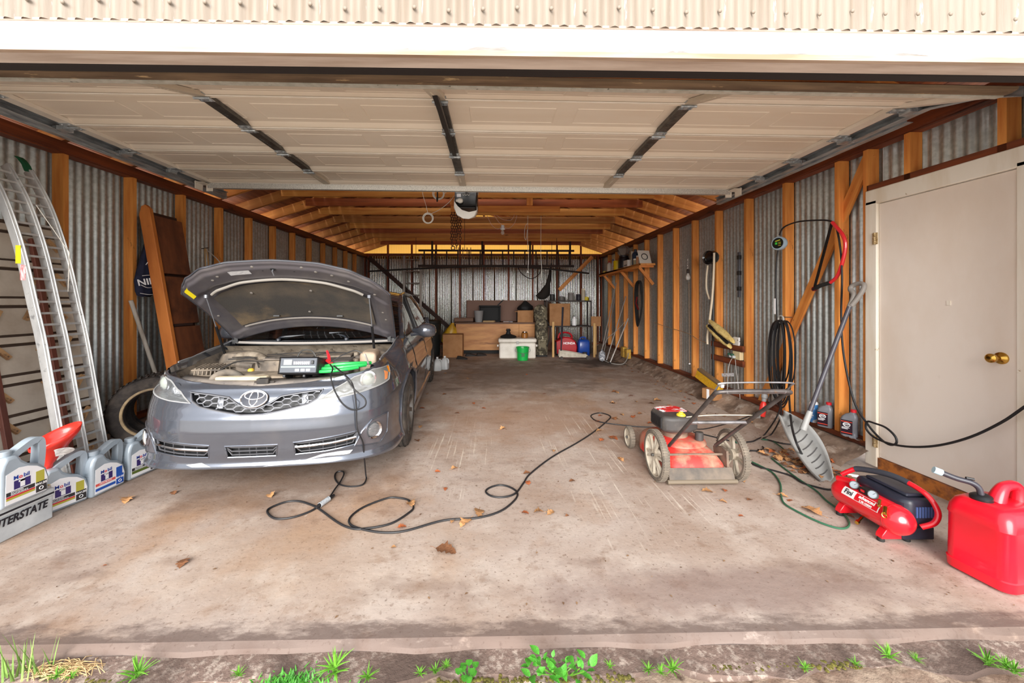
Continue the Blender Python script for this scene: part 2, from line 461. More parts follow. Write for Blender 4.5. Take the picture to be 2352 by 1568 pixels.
for i in range(n):                       # translucent gable panels, one per pair of bays
    a = XL - .30 + (XR - XL + .60) * i / n; b = XL - .30 + (XR - XL + .60) * (i + 1) / n
    g = MB(); k = 60; vs = []
    for q in range(k + 1):
        x = a + (b - a) * q / k; yy = YB + .10 + .006 * math.cos(2 * PI * x / .068)
        vs += [(x, yy, PZ - .02), (x, yy, max(zr(x) + .15, PZ))]
    g.add(vs, [(2 * q, 2 * q + 2, 2 * q + 3, 2 * q + 1) for q in range(k)])
    g.build('gable_panel', AMB, wall_back, ang=60)
for x in bx:
    plank('gable_stud', (x, YB + .05, PZ + .12), (x, YB + .05, zr(x) + .14), SD - .02, ST, WOODD, wall_back, up=(1, 0, 0))

# ---------------------------------------------------------------- roof frame
ROOFB = mat('shade_toned_roof_pine', (150, 84, 42), .7, c2=(112, 58, 28), s=3, st=(.4, 6, 6), rv=.2)  # toned darker than the rafters, as painted shade between the ties
ceiling = struct('ceiling')
NF = 15
TIES = [RAFT, mat('yellow_tie_pine', (246, 176, 88), .6, c2=(220, 134, 60), s=3, st=(.4, 6, 6), c3=(110, 54, 24), s3=9, st3=(.5, 1, 1), lo3=.66, hi3=.71), mat('red_tie_pine', (190, 100, 50), .6, c2=(150, 74, 34), s=3, st=(.4, 6, 6), c3=(80, 36, 18), s3=9, st3=(.5, 1, 1), lo3=.66, hi3=.71)]
for i in range(NF):
    y = YB - .17 - .61 * i
    for s, xe in ((-1, XL - .35), (1, XR + .35)):
        zc = .07
        a = Vector((xe, y, zr(xe) + zc)); b = Vector((RX, y, zr(RX) + zc))
        plank('rafter', a, b, .042, .14, RAFT, ceiling, up=(0, 0, 1))
    q = random.uniform(-.08, .08)
    z = 2.86 + random.uniform(-.018, .018)
    plank('collar_tie', (-3.05 + q, y - .043, z + .06), (2.45 + q, y - .043, z + .06), .04, .12, TIES[(2, 1, 0, 2, 1, 0, 1, 2, 1)[i % 9]], ceiling)
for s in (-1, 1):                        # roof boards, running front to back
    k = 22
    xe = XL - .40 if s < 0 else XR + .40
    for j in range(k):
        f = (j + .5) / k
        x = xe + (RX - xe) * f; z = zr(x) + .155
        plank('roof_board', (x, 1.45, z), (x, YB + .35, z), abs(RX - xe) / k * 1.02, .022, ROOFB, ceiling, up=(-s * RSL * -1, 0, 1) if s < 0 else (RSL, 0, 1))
plank('ridge_board', (RX, 1.5, zr(RX) + .07), (RX, YB + .2, zr(RX) + .07), .025, .2, RAFT, ceiling)
# short braces that hang between the ties
for x in (-.62, .55):
    plank('hanger', (x, 5.86, 2.78), (x, 5.86, 3.1), .09, .04, RAFT, ceiling, up=(0, 1, 0))
plank('tie_cleat', (-.66, 5.9, 2.73), (1.02, 5.9, 2.73), .04, .09, mat('fresh_pine', (226, 150, 70), .6, c2=(190, 110, 44), s=3, st=(.4, 6, 6)), ceiling)

# ---------------------------------------------------------------- front wall above and beside the opening
wall_front = struct('wall_front')
x = -3.9
while x < 3.4:
    sheet(wall_front, x, YF - .016, 2.418 - random.uniform(0, .006), 0, .612, .75, CREAM, 'painted_sheet')
    x += .612
RIV = MB().lathe([(.0085, 0), (.0085, .002), (.006, .005), (.002, .006)], 8).mesh('roofing_nail', CREAM)
x = -3.85
while x < 3.35:
    place(RIV, 'roofing_nail', wall_front, facing((x, YF - .026, 2.475 + random.uniform(-.012, .012)), (0, -1, 0)))
    x += .068 * 2
plank('sheathing', (-3.9, YF + .02, 2.75), (3.4, YF + .02, 2.75), .03, .75, TANB, wall_front)
plank('fascia_board', (-3.9, YF + .012, 2.366), (3.4, YF + .012, 2.366), .03, .102, WHITEP, wall_front)
plank('drip_strip', (-3.9, YF + .002, 2.418), (3.4, YF + .002, 2.418), .03, .008, TANB, wall_front)
plank('head_casing', (-3.2, YF + .056, 2.322), (2.75, YF + .056, 2.322), .094, .02, TANB, wall_front)
plank('head_stop', (-3.2, YF + .004, 2.310), (2.75, YF + .004, 2.310), .02, .022, mat('bare_trim_wood', (192, 168, 148), .7, c2=(150, 122, 98), s=6, st=(.2, 3, 3)), wall_front)
plank('lintel', (-3.6, YF + .125, 2.455), (3.1, YF + .125, 2.455), .04, .30, mat('lintel_gap_shade', (34, 24, 20), .85), wall_front)  # near-black and set low: stands for the shade in the gap above the door
random.seed(31)
CHIP = mat('bare_grey_wood', (150, 150, 150), .8, c2=(120, 112, 104), s=14, st=(.3, 2, 2))
for x, wd, hh in ((-.02, .22, .028), (-.35, .07, .01), (.42, .09, .012), (.75, .12, .014), (1.25, .30, .016), (1.62, .42, .022), (-.75, .12, .012), (-1.3, .05, .008), (.55, .04, .02)):
    top = [(x - wd / 2 + wd * k / 9, 2.317 + hh * math.sin(PI * k / 9) ** .6 * random.uniform(.5, 1.1)) for k in range(10)]
    MB().prism([(x - wd / 2, 2.3155)] + top + [(x + wd / 2, 2.3155)], .0, .0012, M=T(0, YF - .003, 0) @ Matrix(((1, 0, 0, 0), (0, 0, -1, 0), (0, 1, 0, 0), (0, 0, 0, 1)))).build('paint_chip', CHIP, wall_front)
for a, b in ((-3.9, -3.16), (2.70, 3.4)):
    plank('jamb_sheathing', ((a + b) / 2, YF + .02, -.1), ((a + b) / 2, YF + .02, 2.4), b - a, .03, TANB, wall_front, up=(0, 1, 0))
for a in (-3.18, 2.72):
    plank('jamb_board', (a, YF + .07, -.04), (a, YF + .07, 2.33), .13, .03, WHITEP, wall_front, up=(1, 0, 0))

# ---------------------------------------------------------------- overhead door, open under the roof
door_1 = struct('door_1')
DZ = 2.575
DX0, DX1 = -3.10, 2.64
rows = [(1.935, 2.402), (2.40, DZ), (2.85, DZ), (3.31, DZ), (3.77, DZ), (4.19, DZ)]
ROLL = lambda x: -.0065 * (x + .2)       # the door hangs slightly out of level
def dpt(x, y, z): return (x, y, z + ROLL(x))
for k in range(5):
    (ya, za), (yb, zb) = rows[k], rows[k + 1]
    g = MB(); L_ = math.hypot(yb - ya, zb - za)
    fr = lambda t, dz, x: dpt(x, ya + (yb - ya) * t, za + (zb - za) * t + dz)
    # cross-section along the section: rib, pan, rib (seen from below)
    prof = [(.0, -.004), (.012, -.010), (.045, -.010), (.058, .002), (.10, .010), (.13, .018), (.85, .018), (.88, .010), (.92, .002), (.955, -.006), (.99, -.006), (1., -.002)]
    g.loft([[fr(t, dz, DX0) for t, dz in prof], [fr(t, dz, DX1) for t, dz in prof]], closed=False)
    g.loft([[fr(0, .045, DX0), fr(1, .045, DX0)], [fr(0, .045, DX1), fr(1, .045, DX1)]], closed=False)
    g.loft([[fr(0, -.004, DX0), fr(0, -.004, DX1)], [fr(0, .045, DX0), fr(0, .045, DX1)]], closed=False)
    g.loft([[fr(1, -.002, DX0), fr(1, -.002, DX1)], [fr(1, .045, DX0), fr(1, .045, DX1)]], closed=False)
    # the flutes of the embossed panels show through as shallow ridges
    pans = MB()
    npn = 8
    for j in range(npn):
        x0 = DX0 + (DX1 - DX0) * (j + .10) / npn; x1 = DX0 + (DX1 - DX0) * (j + .90) / npn
        for (p, q) in (((x0, .30), (x1, .30)), ((x0, .74), (x1, .74)), ((x0, .30), (x0, .74)), ((x1, .30), (x1, .74))):
            if p[0] == q[0]: g.loft([[fr(p[1], .0178, p[0] - .006), fr(p[1], .0145, p[0]), fr(p[1], .0178, p[0] + .006)], [fr(q[1], .0178, p[0] - .006), fr(q[1], .0145, p[0]), fr(q[1], .0178, p[0] + .006)]], closed=False)
            else: g.loft([[fr(p[1] - .013, .0178, p[0]), fr(p[1], .0145, p[0]), fr(p[1] + .013, .0178, p[0])], [fr(p[1] - .013, .0178, q[0]), fr(p[1], .0145, q[0]), fr(p[1] + .013, .0178, q[0])]], closed=False)
    g.build('door_section', DOORW, door_1, ang=30)
    rb = MB()
    rb.loft([[fr(t, dz - .002, DX0) for t, dz in ((.94, -.004), (.955, -.010), (.985, -.010), (1.0, -.006))], [fr(t, dz - .002, DX1) for t, dz in ((.94, -.004), (.955, -.010), (.985, -.010), (1.0, -.006))]], closed=False)
    rb.build('section_joint', DOORL, door_1)
    ST_X = [DX0 + .04, -1.80, -.335, 1.235, DX1 - .04]
    for n_, xs in enumerate(ST_X):
        end = n_ in (0, 4)
        wd = .075 if end else .072
        h = MB()
        t0, t1 = .02, .98
        sl = .012
        h.loft([[fr(t0, -sl, xs - wd / 2), fr(t0, -sl, xs + wd / 2), fr(t0, .015, xs + wd / 2), fr(t0, .015, xs - wd / 2)],
                [fr(t1, -sl, xs - wd / 2), fr(t1, -sl, xs + wd / 2), fr(t1, .015, xs + wd / 2), fr(t1, .015, xs - wd / 2)]])
        if not end:
            for q in range(7): h.cbox(fr(.35 + .05 * q, -sl - .001, xs - .01), (.012, .004, .003))
        h.build('end_stile' if end else 'stile', DOORL if end else (GREYST if k in (1, 2, 3) else mat('beige_stile', (198, 184, 164), .5)), door_1)
        if k < 4:
            hx = xs if not end else (xs - .01 if n_ == 0 else xs + .01)
            p = fr(1, -.014, hx)
            g2 = MB(); M_ = Matrix.Translation(p)
            g2.cbox((0, -.034, 0), (.085, .045, .004), M=M_).cbox((0, .034, 0), (.085, .045, .004), M=M_)
            g2.cyl((-.05, 0, -.008), (.05, 0, -.008), .008, n=8, M=M_)
            for a in (-.025, .025):
                for b in (-.04, .04): g2.lathe([(.009, 0), (.008, -.006), (.001, -.008)], 6, M=M_ @ T(a, b, -.002))
            hg = g2.build('hinge', GALVT, door_1)
            if end:
                s = -1 if n_ == 0 else 1
                g3 = MB().cyl((p[0] + s * .02, p[1], p[2] - .012), (p[0] + s * .10, p[1], p[2] - .012), .006, n=6)
                g3.cyl((p[0] + s * .09, p[1], p[2] - .012), (p[0] + s * .115, p[1], p[2] - .012), .023, n=12)
                g3.cbox((p[0] + s * .045, p[1], p[2] - .018), (.05, .07, .03))
                g3.build('roller', GALVT, door_1)
(ya, za) = rows[0]
g = MB()
g.loft([[dpt(x, ya + dy, za + dz) for dy, dz in ((-.005, -.008), (-.035, -.012), (-.06, -.006), (-.066, .006), (-.05, .018), (-.005, .018))] for x in [DX0 + (DX1 - DX0) * i / 24 for i in range(25)]])
g.build('bottom_seal', mat('worn_brown_rubber', (122, 98, 74), .85, c2=(86, 66, 48), s=6, st=(.3, 3, 3), c3=(180, 150, 110), s3=18, st3=(.4, 2, 2), lo3=.63, hi3=.7, bump=.3), door_1)
g = MB()
g.loft([[dpt(x, ya + dy, za + dz) for dy, dz in ((-.006, -.014), (.03, -.008), (.03, .03), (-.006, .03))] for x in (DX0, DX1)])
g.build('seal_retainer', mat('chalky_aluminium', (214, 210, 198), .5, .3, c2=(190, 186, 172), s=20, c3=(110, 104, 92), s3=40, lo3=.66, hi3=.7), door_1)
g = MB()                                 # stiffening strut on the top section
g.loft([[dpt(x, 4.19 + dy, DZ + dz) for dy, dz in ((-.015, -.002), (-.01, -.03), (.0, -.062), (.045, -.062), (.055, -.02), (.075, -.018), (.075, -.005))] for x in (DX0 + .02, DX1 - .02)])
g.build('top_strut', mat('spangled_zinc', (212, 208, 200), .4, .35, c2=(176, 172, 166), s=120, lo=.45, hi=.62), door_1)
for s, x in ((-1, DX0 - .085), (1, DX1 + .085)):
    g = MB()                             # C-shaped roller track with its hangers
    pr = [(-s * .03, -.03), (s * .022, -.03), (s * .026, .026), (-s * .03, .026), (-s * .03, .022), (s * .022, .022), (s * .018, -.026), (-s * .03, -.026)]
    path = [(1.93, 2.42), (2.1, 2.50), (2.35, DZ - .012), (4.62, DZ - .012)]
    g.loft([[dpt(x + px, y_, z_ + pz) for px, pz in pr] for y_, z_ in path])
    g.build('track', GALVT, door_1)
    g = MB()
    g.loft([[dpt(x + px, y_, DZ - .012 + pz) for px, pz in ((s * .027, -.035), (s * .033, -.035), (s * .033, .035), (s * .027, .035))] for y_ in (2.5, 4.68)])
    g.loft([[dpt(x + px, y_, DZ - .012 + pz) for px, pz in ((s * .027, -.040), (s * .075, -.040), (s * .075, -.035), (s * .027, -.035))] for y_ in (2.5, 4.68)])
    g.build('track_angle', GALVT, door_1)
    g = MB().cbox(dpt(x + s * .04, 4.62, DZ + .20), (.035, .004, .46)).cbox(dpt(x + s * .055, 4.622, DZ + .20), (.004, .03, .46))
    g.build('track_hanger', GALVT, door_1)
    g = MB().cbox(dpt(x - s * .09, 4.14, DZ - .03), (.09, .12, .005)).cbox(dpt(x - s * .05, 4.14, DZ - .055), (.012, .1, .08)).cbox(dpt(x - s * .12, 4.20, DZ - .05), (.07, .005, .09))
    g.build('top_bracket', DOORL, door_1)

# ---------------------------------------------------------------- passage door in the right wall
door_2 = struct('door_2')
DPW = mat('beige_door_paint', (240, 228, 216), .5, c2=(230, 214, 198), s=2.2, st=(1, 1, .5), lo=.4, hi=.7, c3=(176, 150, 132), s3=1.7, lo3=.64, hi3=.8, bump=.04, bs=40)
DPF = mat('cream_door_frame', (242, 234, 220), .55, c2=(228, 214, 192), s=4, st=(2, 2, .3), lo=.45, hi=.7, c3=(170, 140, 100), s3=12, lo3=.68, hi3=.72)
BRASS = mat('polished_brass', (214, 176, 90), .22, 1., c2=(184, 140, 60), s=8)
y0, y1, zt, zb = 2.127, 2.918, 2.068, .10
MB().box((XR - .004, y0, zb), (XR + .036, y1, zt)).build('door_leaf', DPW, door_2, bev=.003)
for (a, b, c, d, nm) in ((y1 + .004, 0.0, 3.012, 2.10, 'jamb_casing'), (y0 - .10, .0, y0 - .004, 2.10, 'jamb_casing')):
    MB().box((XR - .022, a, .02), (XR + .05, c, d)).build(nm, DPF, door_2, bev=.004)
MB().box((XR - .022, y0 - .10, 2.072), (XR + .05, 3.012, 2.19)).build('head_casing', DPF, door_2, bev=.006)
MB().box((XR - .014, y0, .0), (XR + .03, y1, .095)).build('kick_board', mat('osb_board', (186, 112, 48), .7, c2=(120, 70, 38), s=14, lo=.42, hi=.6, c3=(86, 58, 66), s3=3, lo3=.55, hi3=.7), door_2)
for z in (1.80, .22):
    g = MB(); 
    for k in range(3): g.cyl((XR - .032, y1 + .008, z - .045 + .031 * k), (XR - .032, y1 + .008, z - .045 + .031 * k + .028), .007, n=8)
    g.box((XR - .028, y1 - .01, z - .045), (XR - .022, y1 + .03, z + .045))
    g.build('hinge', mat('painted_hinge', (212, 190, 150), .45, .3, c2=(150, 120, 70), s=60), door_2)
ky, kz = 2.20, .975
kn = MB().lathe([(.036, 0), (.034, .006), (.02, .012), (.013, .018), (.012, .038), (.020, .044), (.027, .056), (.027, .068), (.018, .078), (.008, .08)], 20, M=facing((XR - .004, ky, kz), (-1, 0, 0)))
kn.build('door_knob', BRASS, door_2)
MB().cbox((XR - .006, 2.46, 1.30), (.004, .022, .03)).build('patch', DPF, door_2)
# ================================================================ the car
PAINT = mat('slate_car_paint', (104, 108, 118), .2, .68, c2=(95, 99, 108), s=400, coat=1., c3=(118, 118, 122), s3=3, lo3=.55, hi3=.8)
PAINTI = mat('dusty_grey_paint', (94, 90, 94), .36, .35, c2=(116, 110, 108), s=4, lo=.48, hi=.75, bump=.02, coat=.25)
DUSTP = mat('dusty_dark_plastic', (92, 84, 76), .75, c2=(136, 122, 106), s=7, lo=.4, hi=.65, c3=(58, 54, 50), s3=18, lo3=.55, hi3=.7, bump=.15)
DUSTM = mat('dusty_alloy', (150, 138, 122), .6, .25, c2=(116, 104, 90), s=12, c3=(70, 62, 54), s3=22, lo3=.58, hi3=.7, bump=.25)
BAYD = mat('engine_bay_black', (46, 43, 41), .8, c2=(78, 70, 62), s=6, lo=.5, hi=.7)
CHROME = mat('bright_chrome', (225, 225, 228), .12, 1.)
SATIN = mat('satin_grey_trim', (140, 142, 148), .35, .6)
CLEAR = mat('clear_lens', (226, 230, 232), .06, al=.10, coat=1.)
HAZE = mat('hazed_lens', (226, 226, 220), .2, al=.24, coat=.6)
REFL = mat('headlight_reflector', (160, 162, 166), .2, .9, c2=(96, 98, 102), s=40, st=(1, 1, 3), bump=.3, bs=60)
AMBER = mat('amber_lens', (246, 146, 20), .2, coat=.8)
GLASSD = mat('dark_car_glass', (16, 18, 18), .06, al=.86, coat=1.)
LINER = mat('hood_felt', (62, 58, 54), .9, c2=(88, 78, 66), s=3, lo=.45, hi=.7, c3=(116, 98, 74), s3=2.4, lo3=.6, hi3=.75, bump=.2, bs=80)
TREAD = mat('tyre_rubber', (52, 48, 45), .85, c2=(92, 84, 76), s=9, lo=.45, hi=.7, bump=.2, bs=40)
car = thing('car', 'dark grey saloon car with its hood propped open', 'car', T(-1.58, 2.52, 0, rz=4.8))
def smooth(a): a = min(max(a, 0.), 1.); return a * a * (3 - 2 * a)
def cr(P, t):
    n = len(P) - 1; x = min(max(t, 0.), .99999) * n; i = int(x); f = x - i
    a, b, c, d = P[max(i - 1, 0)], P[i], P[i + 1], P[min(i + 2, n)]
    return tuple(.5 * (2 * q + (r - p) * f + (2 * p - 5 * q + 4 * r - s) * f * f + (3 * q - p - 3 * r + s) * f ** 3) for p, q, r, s in zip(a, b, c, d))
def tab(tb, z):
    if z <= tb[0][0]: return tb[0][1]
    for (a, p), (b, q) in zip(tb, tb[1:]):
        if z <= b:
            f = (z - a) / (b - a); f = f * f * (3 - 2 * f) * .5 + f * .5
            return p + (q - p) * f
    return tb[-1][1]
PLAN = [(0, 0), (.2, .005), (.39, .022), (.55, .058), (.68, .118), (.772, .205), (.828, .315), (.85, .43), (.86, .55)]
DC = [(.15, .10), (.19, .045), (.225, .018), (.26, .026), (.34, .012), (.46, 0), (.54, .006), (.60, .028), (.66, .055), (.72, .09), (.76, .13)]
DE = [(.15, .03), (.19, -.025), (.215, -.032), (.26, -.010), (.34, 0), (.46, 0), (.6, .006), (.68, .02), (.75, .045), (.81, .085), (.87, .14)]
def plan(t):
    u, v = cr(PLAN, abs(t))
    return (u if t >= 0 else -u), v
def FP(t, z, off=0.):
    """point of the front skin: t sideways (-1..1 from wheel arch to wheel arch), z height, off outwards"""
    e = 1e-3
    u, v = plan(t); a = plan(min(t + e, .9999)); b = plan(max(t - e, -.9999))
    dx, dy = a[0] - b[0], a[1] - b[1]; l = math.hypot(dx, dy)
    k = smooth(abs(t))
    d = -(tab(DC, z) * (1 - k) + tab(DE, z) * k) + off
    return (u + dy / l * d, v - dx / l * d, z)
def ztop(t): return tab([(0, .735), (.17, .748), (.28, .764), (.46, .797), (.70, .823), (1., .852)], abs(t))
def zbot(t): return tab([(0, .222), (.3, .222), (.5, .215), (.75, .195), (1., .178)], abs(t))
def inside(p, poly):
    x, y = p; r = False; j = len(poly) - 1
    for i in range(len(poly)):
        xi, yi = poly[i]; xj, yj = poly[j]
        if (yi > y) != (yj > y) and x < (xj - xi) * (y - yi) / (yj - yi) + xi: r = not r
        j = i
    return r
def mir(poly): return [(-t, z) for t, z in poly][::-1]
HL = [(.955, .80), (.823, .713), (.582, .685), (.392, .655), (.262, .643), (.343, .71), (.468, .773), (.664, .808)]
GR = [(.282, .708), (.258, .655), (.215, .622), (.13, .594), (.05, .570), (-.05, .570), (-.13, .594), (-.215, .622), (-.258, .655), (-.282, .708), (-.19, .694), (-.105, .676), (-.07, .636), (-.03, .608), (.03, .608), (.07, .636), (.105, .676), (.19, .694)]
CG = [(-.103, .370), (.103, .370), (.096, .294), (-.096, .294)]
SG = [(.163, .378), (.289, .393), (.469, .415), (.457, .323), (.30, .303), (.169, .296)]
HOLES = [HL, mir(HL), GR, CG, SG, mir(SG)]
def col_patch(poly, off, n=40, m=6, g=None, mi=0, depth=None):
    """clean-edged patch of the front skin inside poly (t, z)"""
    g = g or MB()
    ts = [p[0] for p in poly]; t0, t1 = min(ts), max(ts)
    cols = []
    for i in range(n + 1):
        t = t0 + (t1 - t0) * (i / n * .998 + .001); zs = []
        for (a, b) in zip(poly, poly[1:] + poly[:1]):
            if (a[0] <= t) != (b[0] <= t): zs.append(a[1] + (b[1] - a[1]) * (t - a[0]) / (b[0] - a[0]))
        lo, hi = min(zs), max(zs)
        cols.append([FP(t, lo + (hi - lo) * j / m, off) for j in range(m + 1)])
    g.loft(cols, mi, closed=False)
    return g
def dens(poly, n=5):
    out = []
    for a, b in zip(poly, poly[1:] + poly[:1]):
        for k in range(n): out.append((a[0] + (b[0] - a[0]) * k / n, a[1] + (b[1] - a[1]) * k / n))
    return out
def rim(poly, r, off=0., n=6, m=0, g=None):
    g = g or MB(); return g.tube([FP(t, z, off) for t, z in dens(poly)], r, n, m, closed=True)
def well(poly, d0, d1, g=None, m=0):
    g = g or MB(); q = dens(poly); q = q + q[:1]
    g.loft([[FP(t, z, d0) for t, z in q], [FP(t, z, d1) for t, z in q]], m, closed=False); return g
# front skin: bumper cover with real openings
NT, NZ = 260, 62
g = MB(); vs = []; fs = []
for i in range(NT + 1):
    t = -1 + 2 * i / NT; z0, z1 = zbot(t), ztop(t)
    for j in range(NZ + 1): vs.append(FP(t, z0 + (z1 - z0) * j / NZ))
bbs = [(min(p[0] for p in h), max(p[0] for p in h), min(p[1] for p in h), max(p[1] for p in h), h) for h in HOLES]
for i in range(NT):
    t = -1 + 2 * (i + .5) / NT; z0, z1 = zbot(t), ztop(t)
    for j in range(NZ):
        z = z0 + (z1 - z0) * (j + .5) / NZ
        if any(a <= t <= b and c <= z <= d and inside((t, z), h) for a, b, c, d, h in bbs): continue
        a = i * (NZ + 1) + j; fs.append((a, a + NZ + 1, a + NZ + 2, a + 1))
g.add(vs, fs)
bumper = g.build('front_bumper', PAINT, car, ang=60)
g = MB()
for p in (CG, SG, mir(SG)): rim(p, .006, -.002, g=g)
rim(GR, .006, -.001, g=g)
g.build('opening_rims', PAINT, bumper)
# bonnet-slam panel that closes the front skin backwards to the radiator support
g = MB()
g.loft([[FP(t, ztop(t), d) for t in [(-.96 + 1.92 * i / 60) for i in range(61)]] for d in (0, -.012)], closed=False)
g.loft([[tuple(Vector(FP(t, ztop(t), -.012)) + Vector((0, 0, dz))) for t in [(-.96 + 1.92 * i / 60) for i in range(61)]] for dz in (0, -.03)], closed=False)
g.build('bumper_lip', PAINTI, car)
# grille
gr_ = MB(); col_patch(GR, -.05, 60, 4, gr_)
well(GR, -.0, -.05, gr_)
grille = gr_.build('grille', mat('grille_black', (30, 30, 32), .5), car)
g = MB(); hx = .034; hs = .60
for c_ in range(-10, 11):
    for r_ in range(-6, 7):
        uu = c_ * hx * 1.5; zz = .64 + (r_ + (.5 if c_ % 2 else 0)) * hx * 1.732 * hs
        P3 = [((uu + hx * math.cos(R(60 * k))) / 1.60, zz + hx * hs * math.sin(R(60 * k))) for k in range(6)]
        for k in range(3):
            a, b = P3[k], P3[k + 1]
            if inside(a, GR) and inside(b, GR): g.beam(FP(a[0], a[1], -.010), FP(b[0], b[1], -.010), .0035, .007)
g.build('honeycomb', SATIN, grille)
for a, b in ((-.17, -.145), (.175, .205)):
    col_patch([(a, .695), (b, .70), (b + .01, .60), (a + .01, .60)], -.045, 4, 3).build('core_bracket', SATIN, grille)
g = MB(); rim(GR, .004, .004, g=g); g.build('grille_rim', SATIN, grille)
# emblem: three interlaced ellipses on a dark disc
em = MB(); MEM = Matrix.Translation(FP(-.004, .668, .012)) @ Euler((R(62), 0, 0)).to_matrix().to_4x4()
def ell(g, cx, cy, rx, ry, r, m=0): g.tube([(cx + rx * math.cos(2 * PI * i / 40), cy + ry * math.sin(2 * PI * i / 40), 0) for i in range(40)], r, 6, m, closed=True, M=MEM @ Matrix.Diagonal((1, 1, .7, 1)))
ell(em, 0, 0, .084, .056, .0058); ell(em, 0, .002, .026, .048, .0048); ell(em, 0, .021, .060, .026, .0048)
emb = em.build('emblem', CHROME, car)
MB().lathe([(.086, -.006), (.086, -.002), (.08, 0.0005)], 32, M=MEM @ Matrix.Diagonal((1, .667, 1, 1))).build('emblem_plate', mat('emblem_plate_grey', (58, 60, 68), .5, .2), emb)
# lower openings with slats
def slats(poly, n, m, nm, parent):
    g = MB(); ts = [p[0] for p in poly]; t0, t1 = min(ts) , max(ts); rows = []
    for k in range(n):
        f = (k + .5) / n; pts = []
        for i in range(13):
            t = t0 + (t1 - t0) * (i / 12 * .98 + .01); zs = []
            for (a, b) in zip(poly, poly[1:] + poly[:1]):
                if (a[0] <= t) != (b[0] <= t): zs.append(a[1] + (b[1] - a[1]) * (t - a[0]) / (b[0] - a[0]))
            pts.append(FP(t, min(zs) + (max(zs) - min(zs)) * f, -.014))
        g.tube(pts, .0045, 5)
    for i in range(1, 5):
        t = t0 + (t1 - t0) * i / 5
        zs = []
        for (a, b) in zip(poly, poly[1:] + poly[:1]):
            if (a[0] <= t) != (b[0] <= t): zs.append(a[1] + (b[1] - a[1]) * (t - a[0]) / (b[0] - a[0]))
        g.tube([FP(t, min(zs), -.018), FP(t, max(zs), -.018)], .003, 4)
    return g.build(nm, m, parent)
DK = mat('vent_dark', (34, 34, 36), .6)
for p, n in ((CG, 3), (SG, 3), (mir(SG), 3)):
    g = MB(); col_patch(p, -.05, 24, 3, g); well(p, 0, -.05, g)
    vent = g.build('lower_vent', DK, car)
    slats(p, n, mat('vent_slat', (88, 88, 92), .4, .3), 'vent_slats', vent)
    if p is not CG:
        ts = [q[0] for q in p]; f = lambda t: tab([(.163, .345), (.30, .352), (.469, .372)], abs(t))
        MB().tube([FP(t, f(t), -.006) for t in [min(ts) + (max(ts) - min(ts)) * (.02 + .96 * i / 14) for i in range(15)]], .009, 6).build('bright_bar', CHROME, vent)
# fog lamps in their pockets
PK_ = [(.717, .490), (.559, .472), (.492, .405), (.448, .314), (.629, .292), (.707, .35)]
for s in (1, -1):
    poly = PK_ if s > 0 else mir(PK_)
    g = MB(); col_patch(poly, .0015, 24, 5, g); pk = g.build('fog_pocket', PAINTI, car)
    MB().tube([FP(t, z, .003) for t, z in dens(poly)], .005, 5, closed=True).build('pocket_rim', PAINT, pk)
    c = Vector(FP(s * .575, .398, .0)); n = (Vector(FP(s * .575, .398, .1)) - c).normalized()
    Mf = facing(c, n)
    fl = MB().lathe([(.030, .002), (.046, .004), (.056, .012), (.060, .016), (.058, .006), (.056, -.002)], 28, M=Mf, caps=False).build('fog_ring', CHROME, car)
    MB().lathe([(.044, -.004), (.030, -.018), (.012, -.022)], 20, M=Mf @ T(0, 0, .016)).build('fog_bowl', REFL if s > 0 else mat('pale_fog_lens', (222, 222, 210), .3), fl)
    MB().lathe([(.047, 0), (.040, .010), (.02, .016), (.002, .018)], 20, M=Mf @ T(0, 0, .006)).build('fog_lens', CLEAR if s > 0 else HAZE, fl)
# headlights
for s in (1, -1):
    poly = HL if s > 0 else mir(HL)
    g = MB(); col_patch(poly, -.06, 40, 5, g); well(poly, 0, -.06, g)
    h = g.build('headlight', REFL, car, ang=30)
    col_patch(poly, .003, 40, 5).build('lens_cover', HAZE if s > 0 else CLEAR, h, ang=60)
    MB().tube([FP(t, z, .001) for t, z in dens(poly)], .0045, 5, closed=True).build('lens_edge', mat('lens_edge_grey', (150, 150, 150), .4), h)
    c = Vector(FP(s * .60, .745, -.03)); n = (Vector(FP(s * .60, .745, .1)) - c).normalized() + Vector((-s * .25, -.2, 0)); Mf = facing(c, n.normalized())
    MB().lathe([(.050, .0), (.058, .004), (.058, .012), (.046, .014), (.042, .006)], 28, M=Mf, caps=False).build('projector_bezel', CHROME, h)
    MB().lathe([(.044, .004), (.036, .018), (.02, .026), (.002, .028)], 24, M=Mf).build('projector_lens', mat('lens_grey_green', (150, 156, 148), .08, coat=1.), h)
    c = Vector(FP(s * .40, .715, -.035)); Mf = facing(c, (Vector(FP(s * .40, .715, .1)) - c).normalized())
    g = MB().lathe([(.012, -.02), (.034, -.012), (.046, .004), (.048, .012)], 20, M=Mf, caps=False)
    for k in range(9): g.tube([(-.044 + .011 * k, -.03, .0), (-.044 + .011 * k, .03, .0)], .003, 4, M=Mf)
    g.build('high_beam_bowl', REFL, h)
    col_patch([(s * .945, .795), (s * .88, .753), (s * .862, .762), (s * .90, .805)] if s > 0 else [(-.945, .795), (-.90, .805), (-.862, .762), (-.88, .753)], .0045, 6, 3).build('side_marker', AMBER if s > 0 else mat('pale_marker', (210, 190, 170), .2), h)
    if s > 0: col_patch([(.85, .765), (.79, .722), (.745, .722), (.80, .785)], .0038, 6, 3).build('turn_signal', mat('orange_bulb_reflector', (226, 140, 84), .3), h)
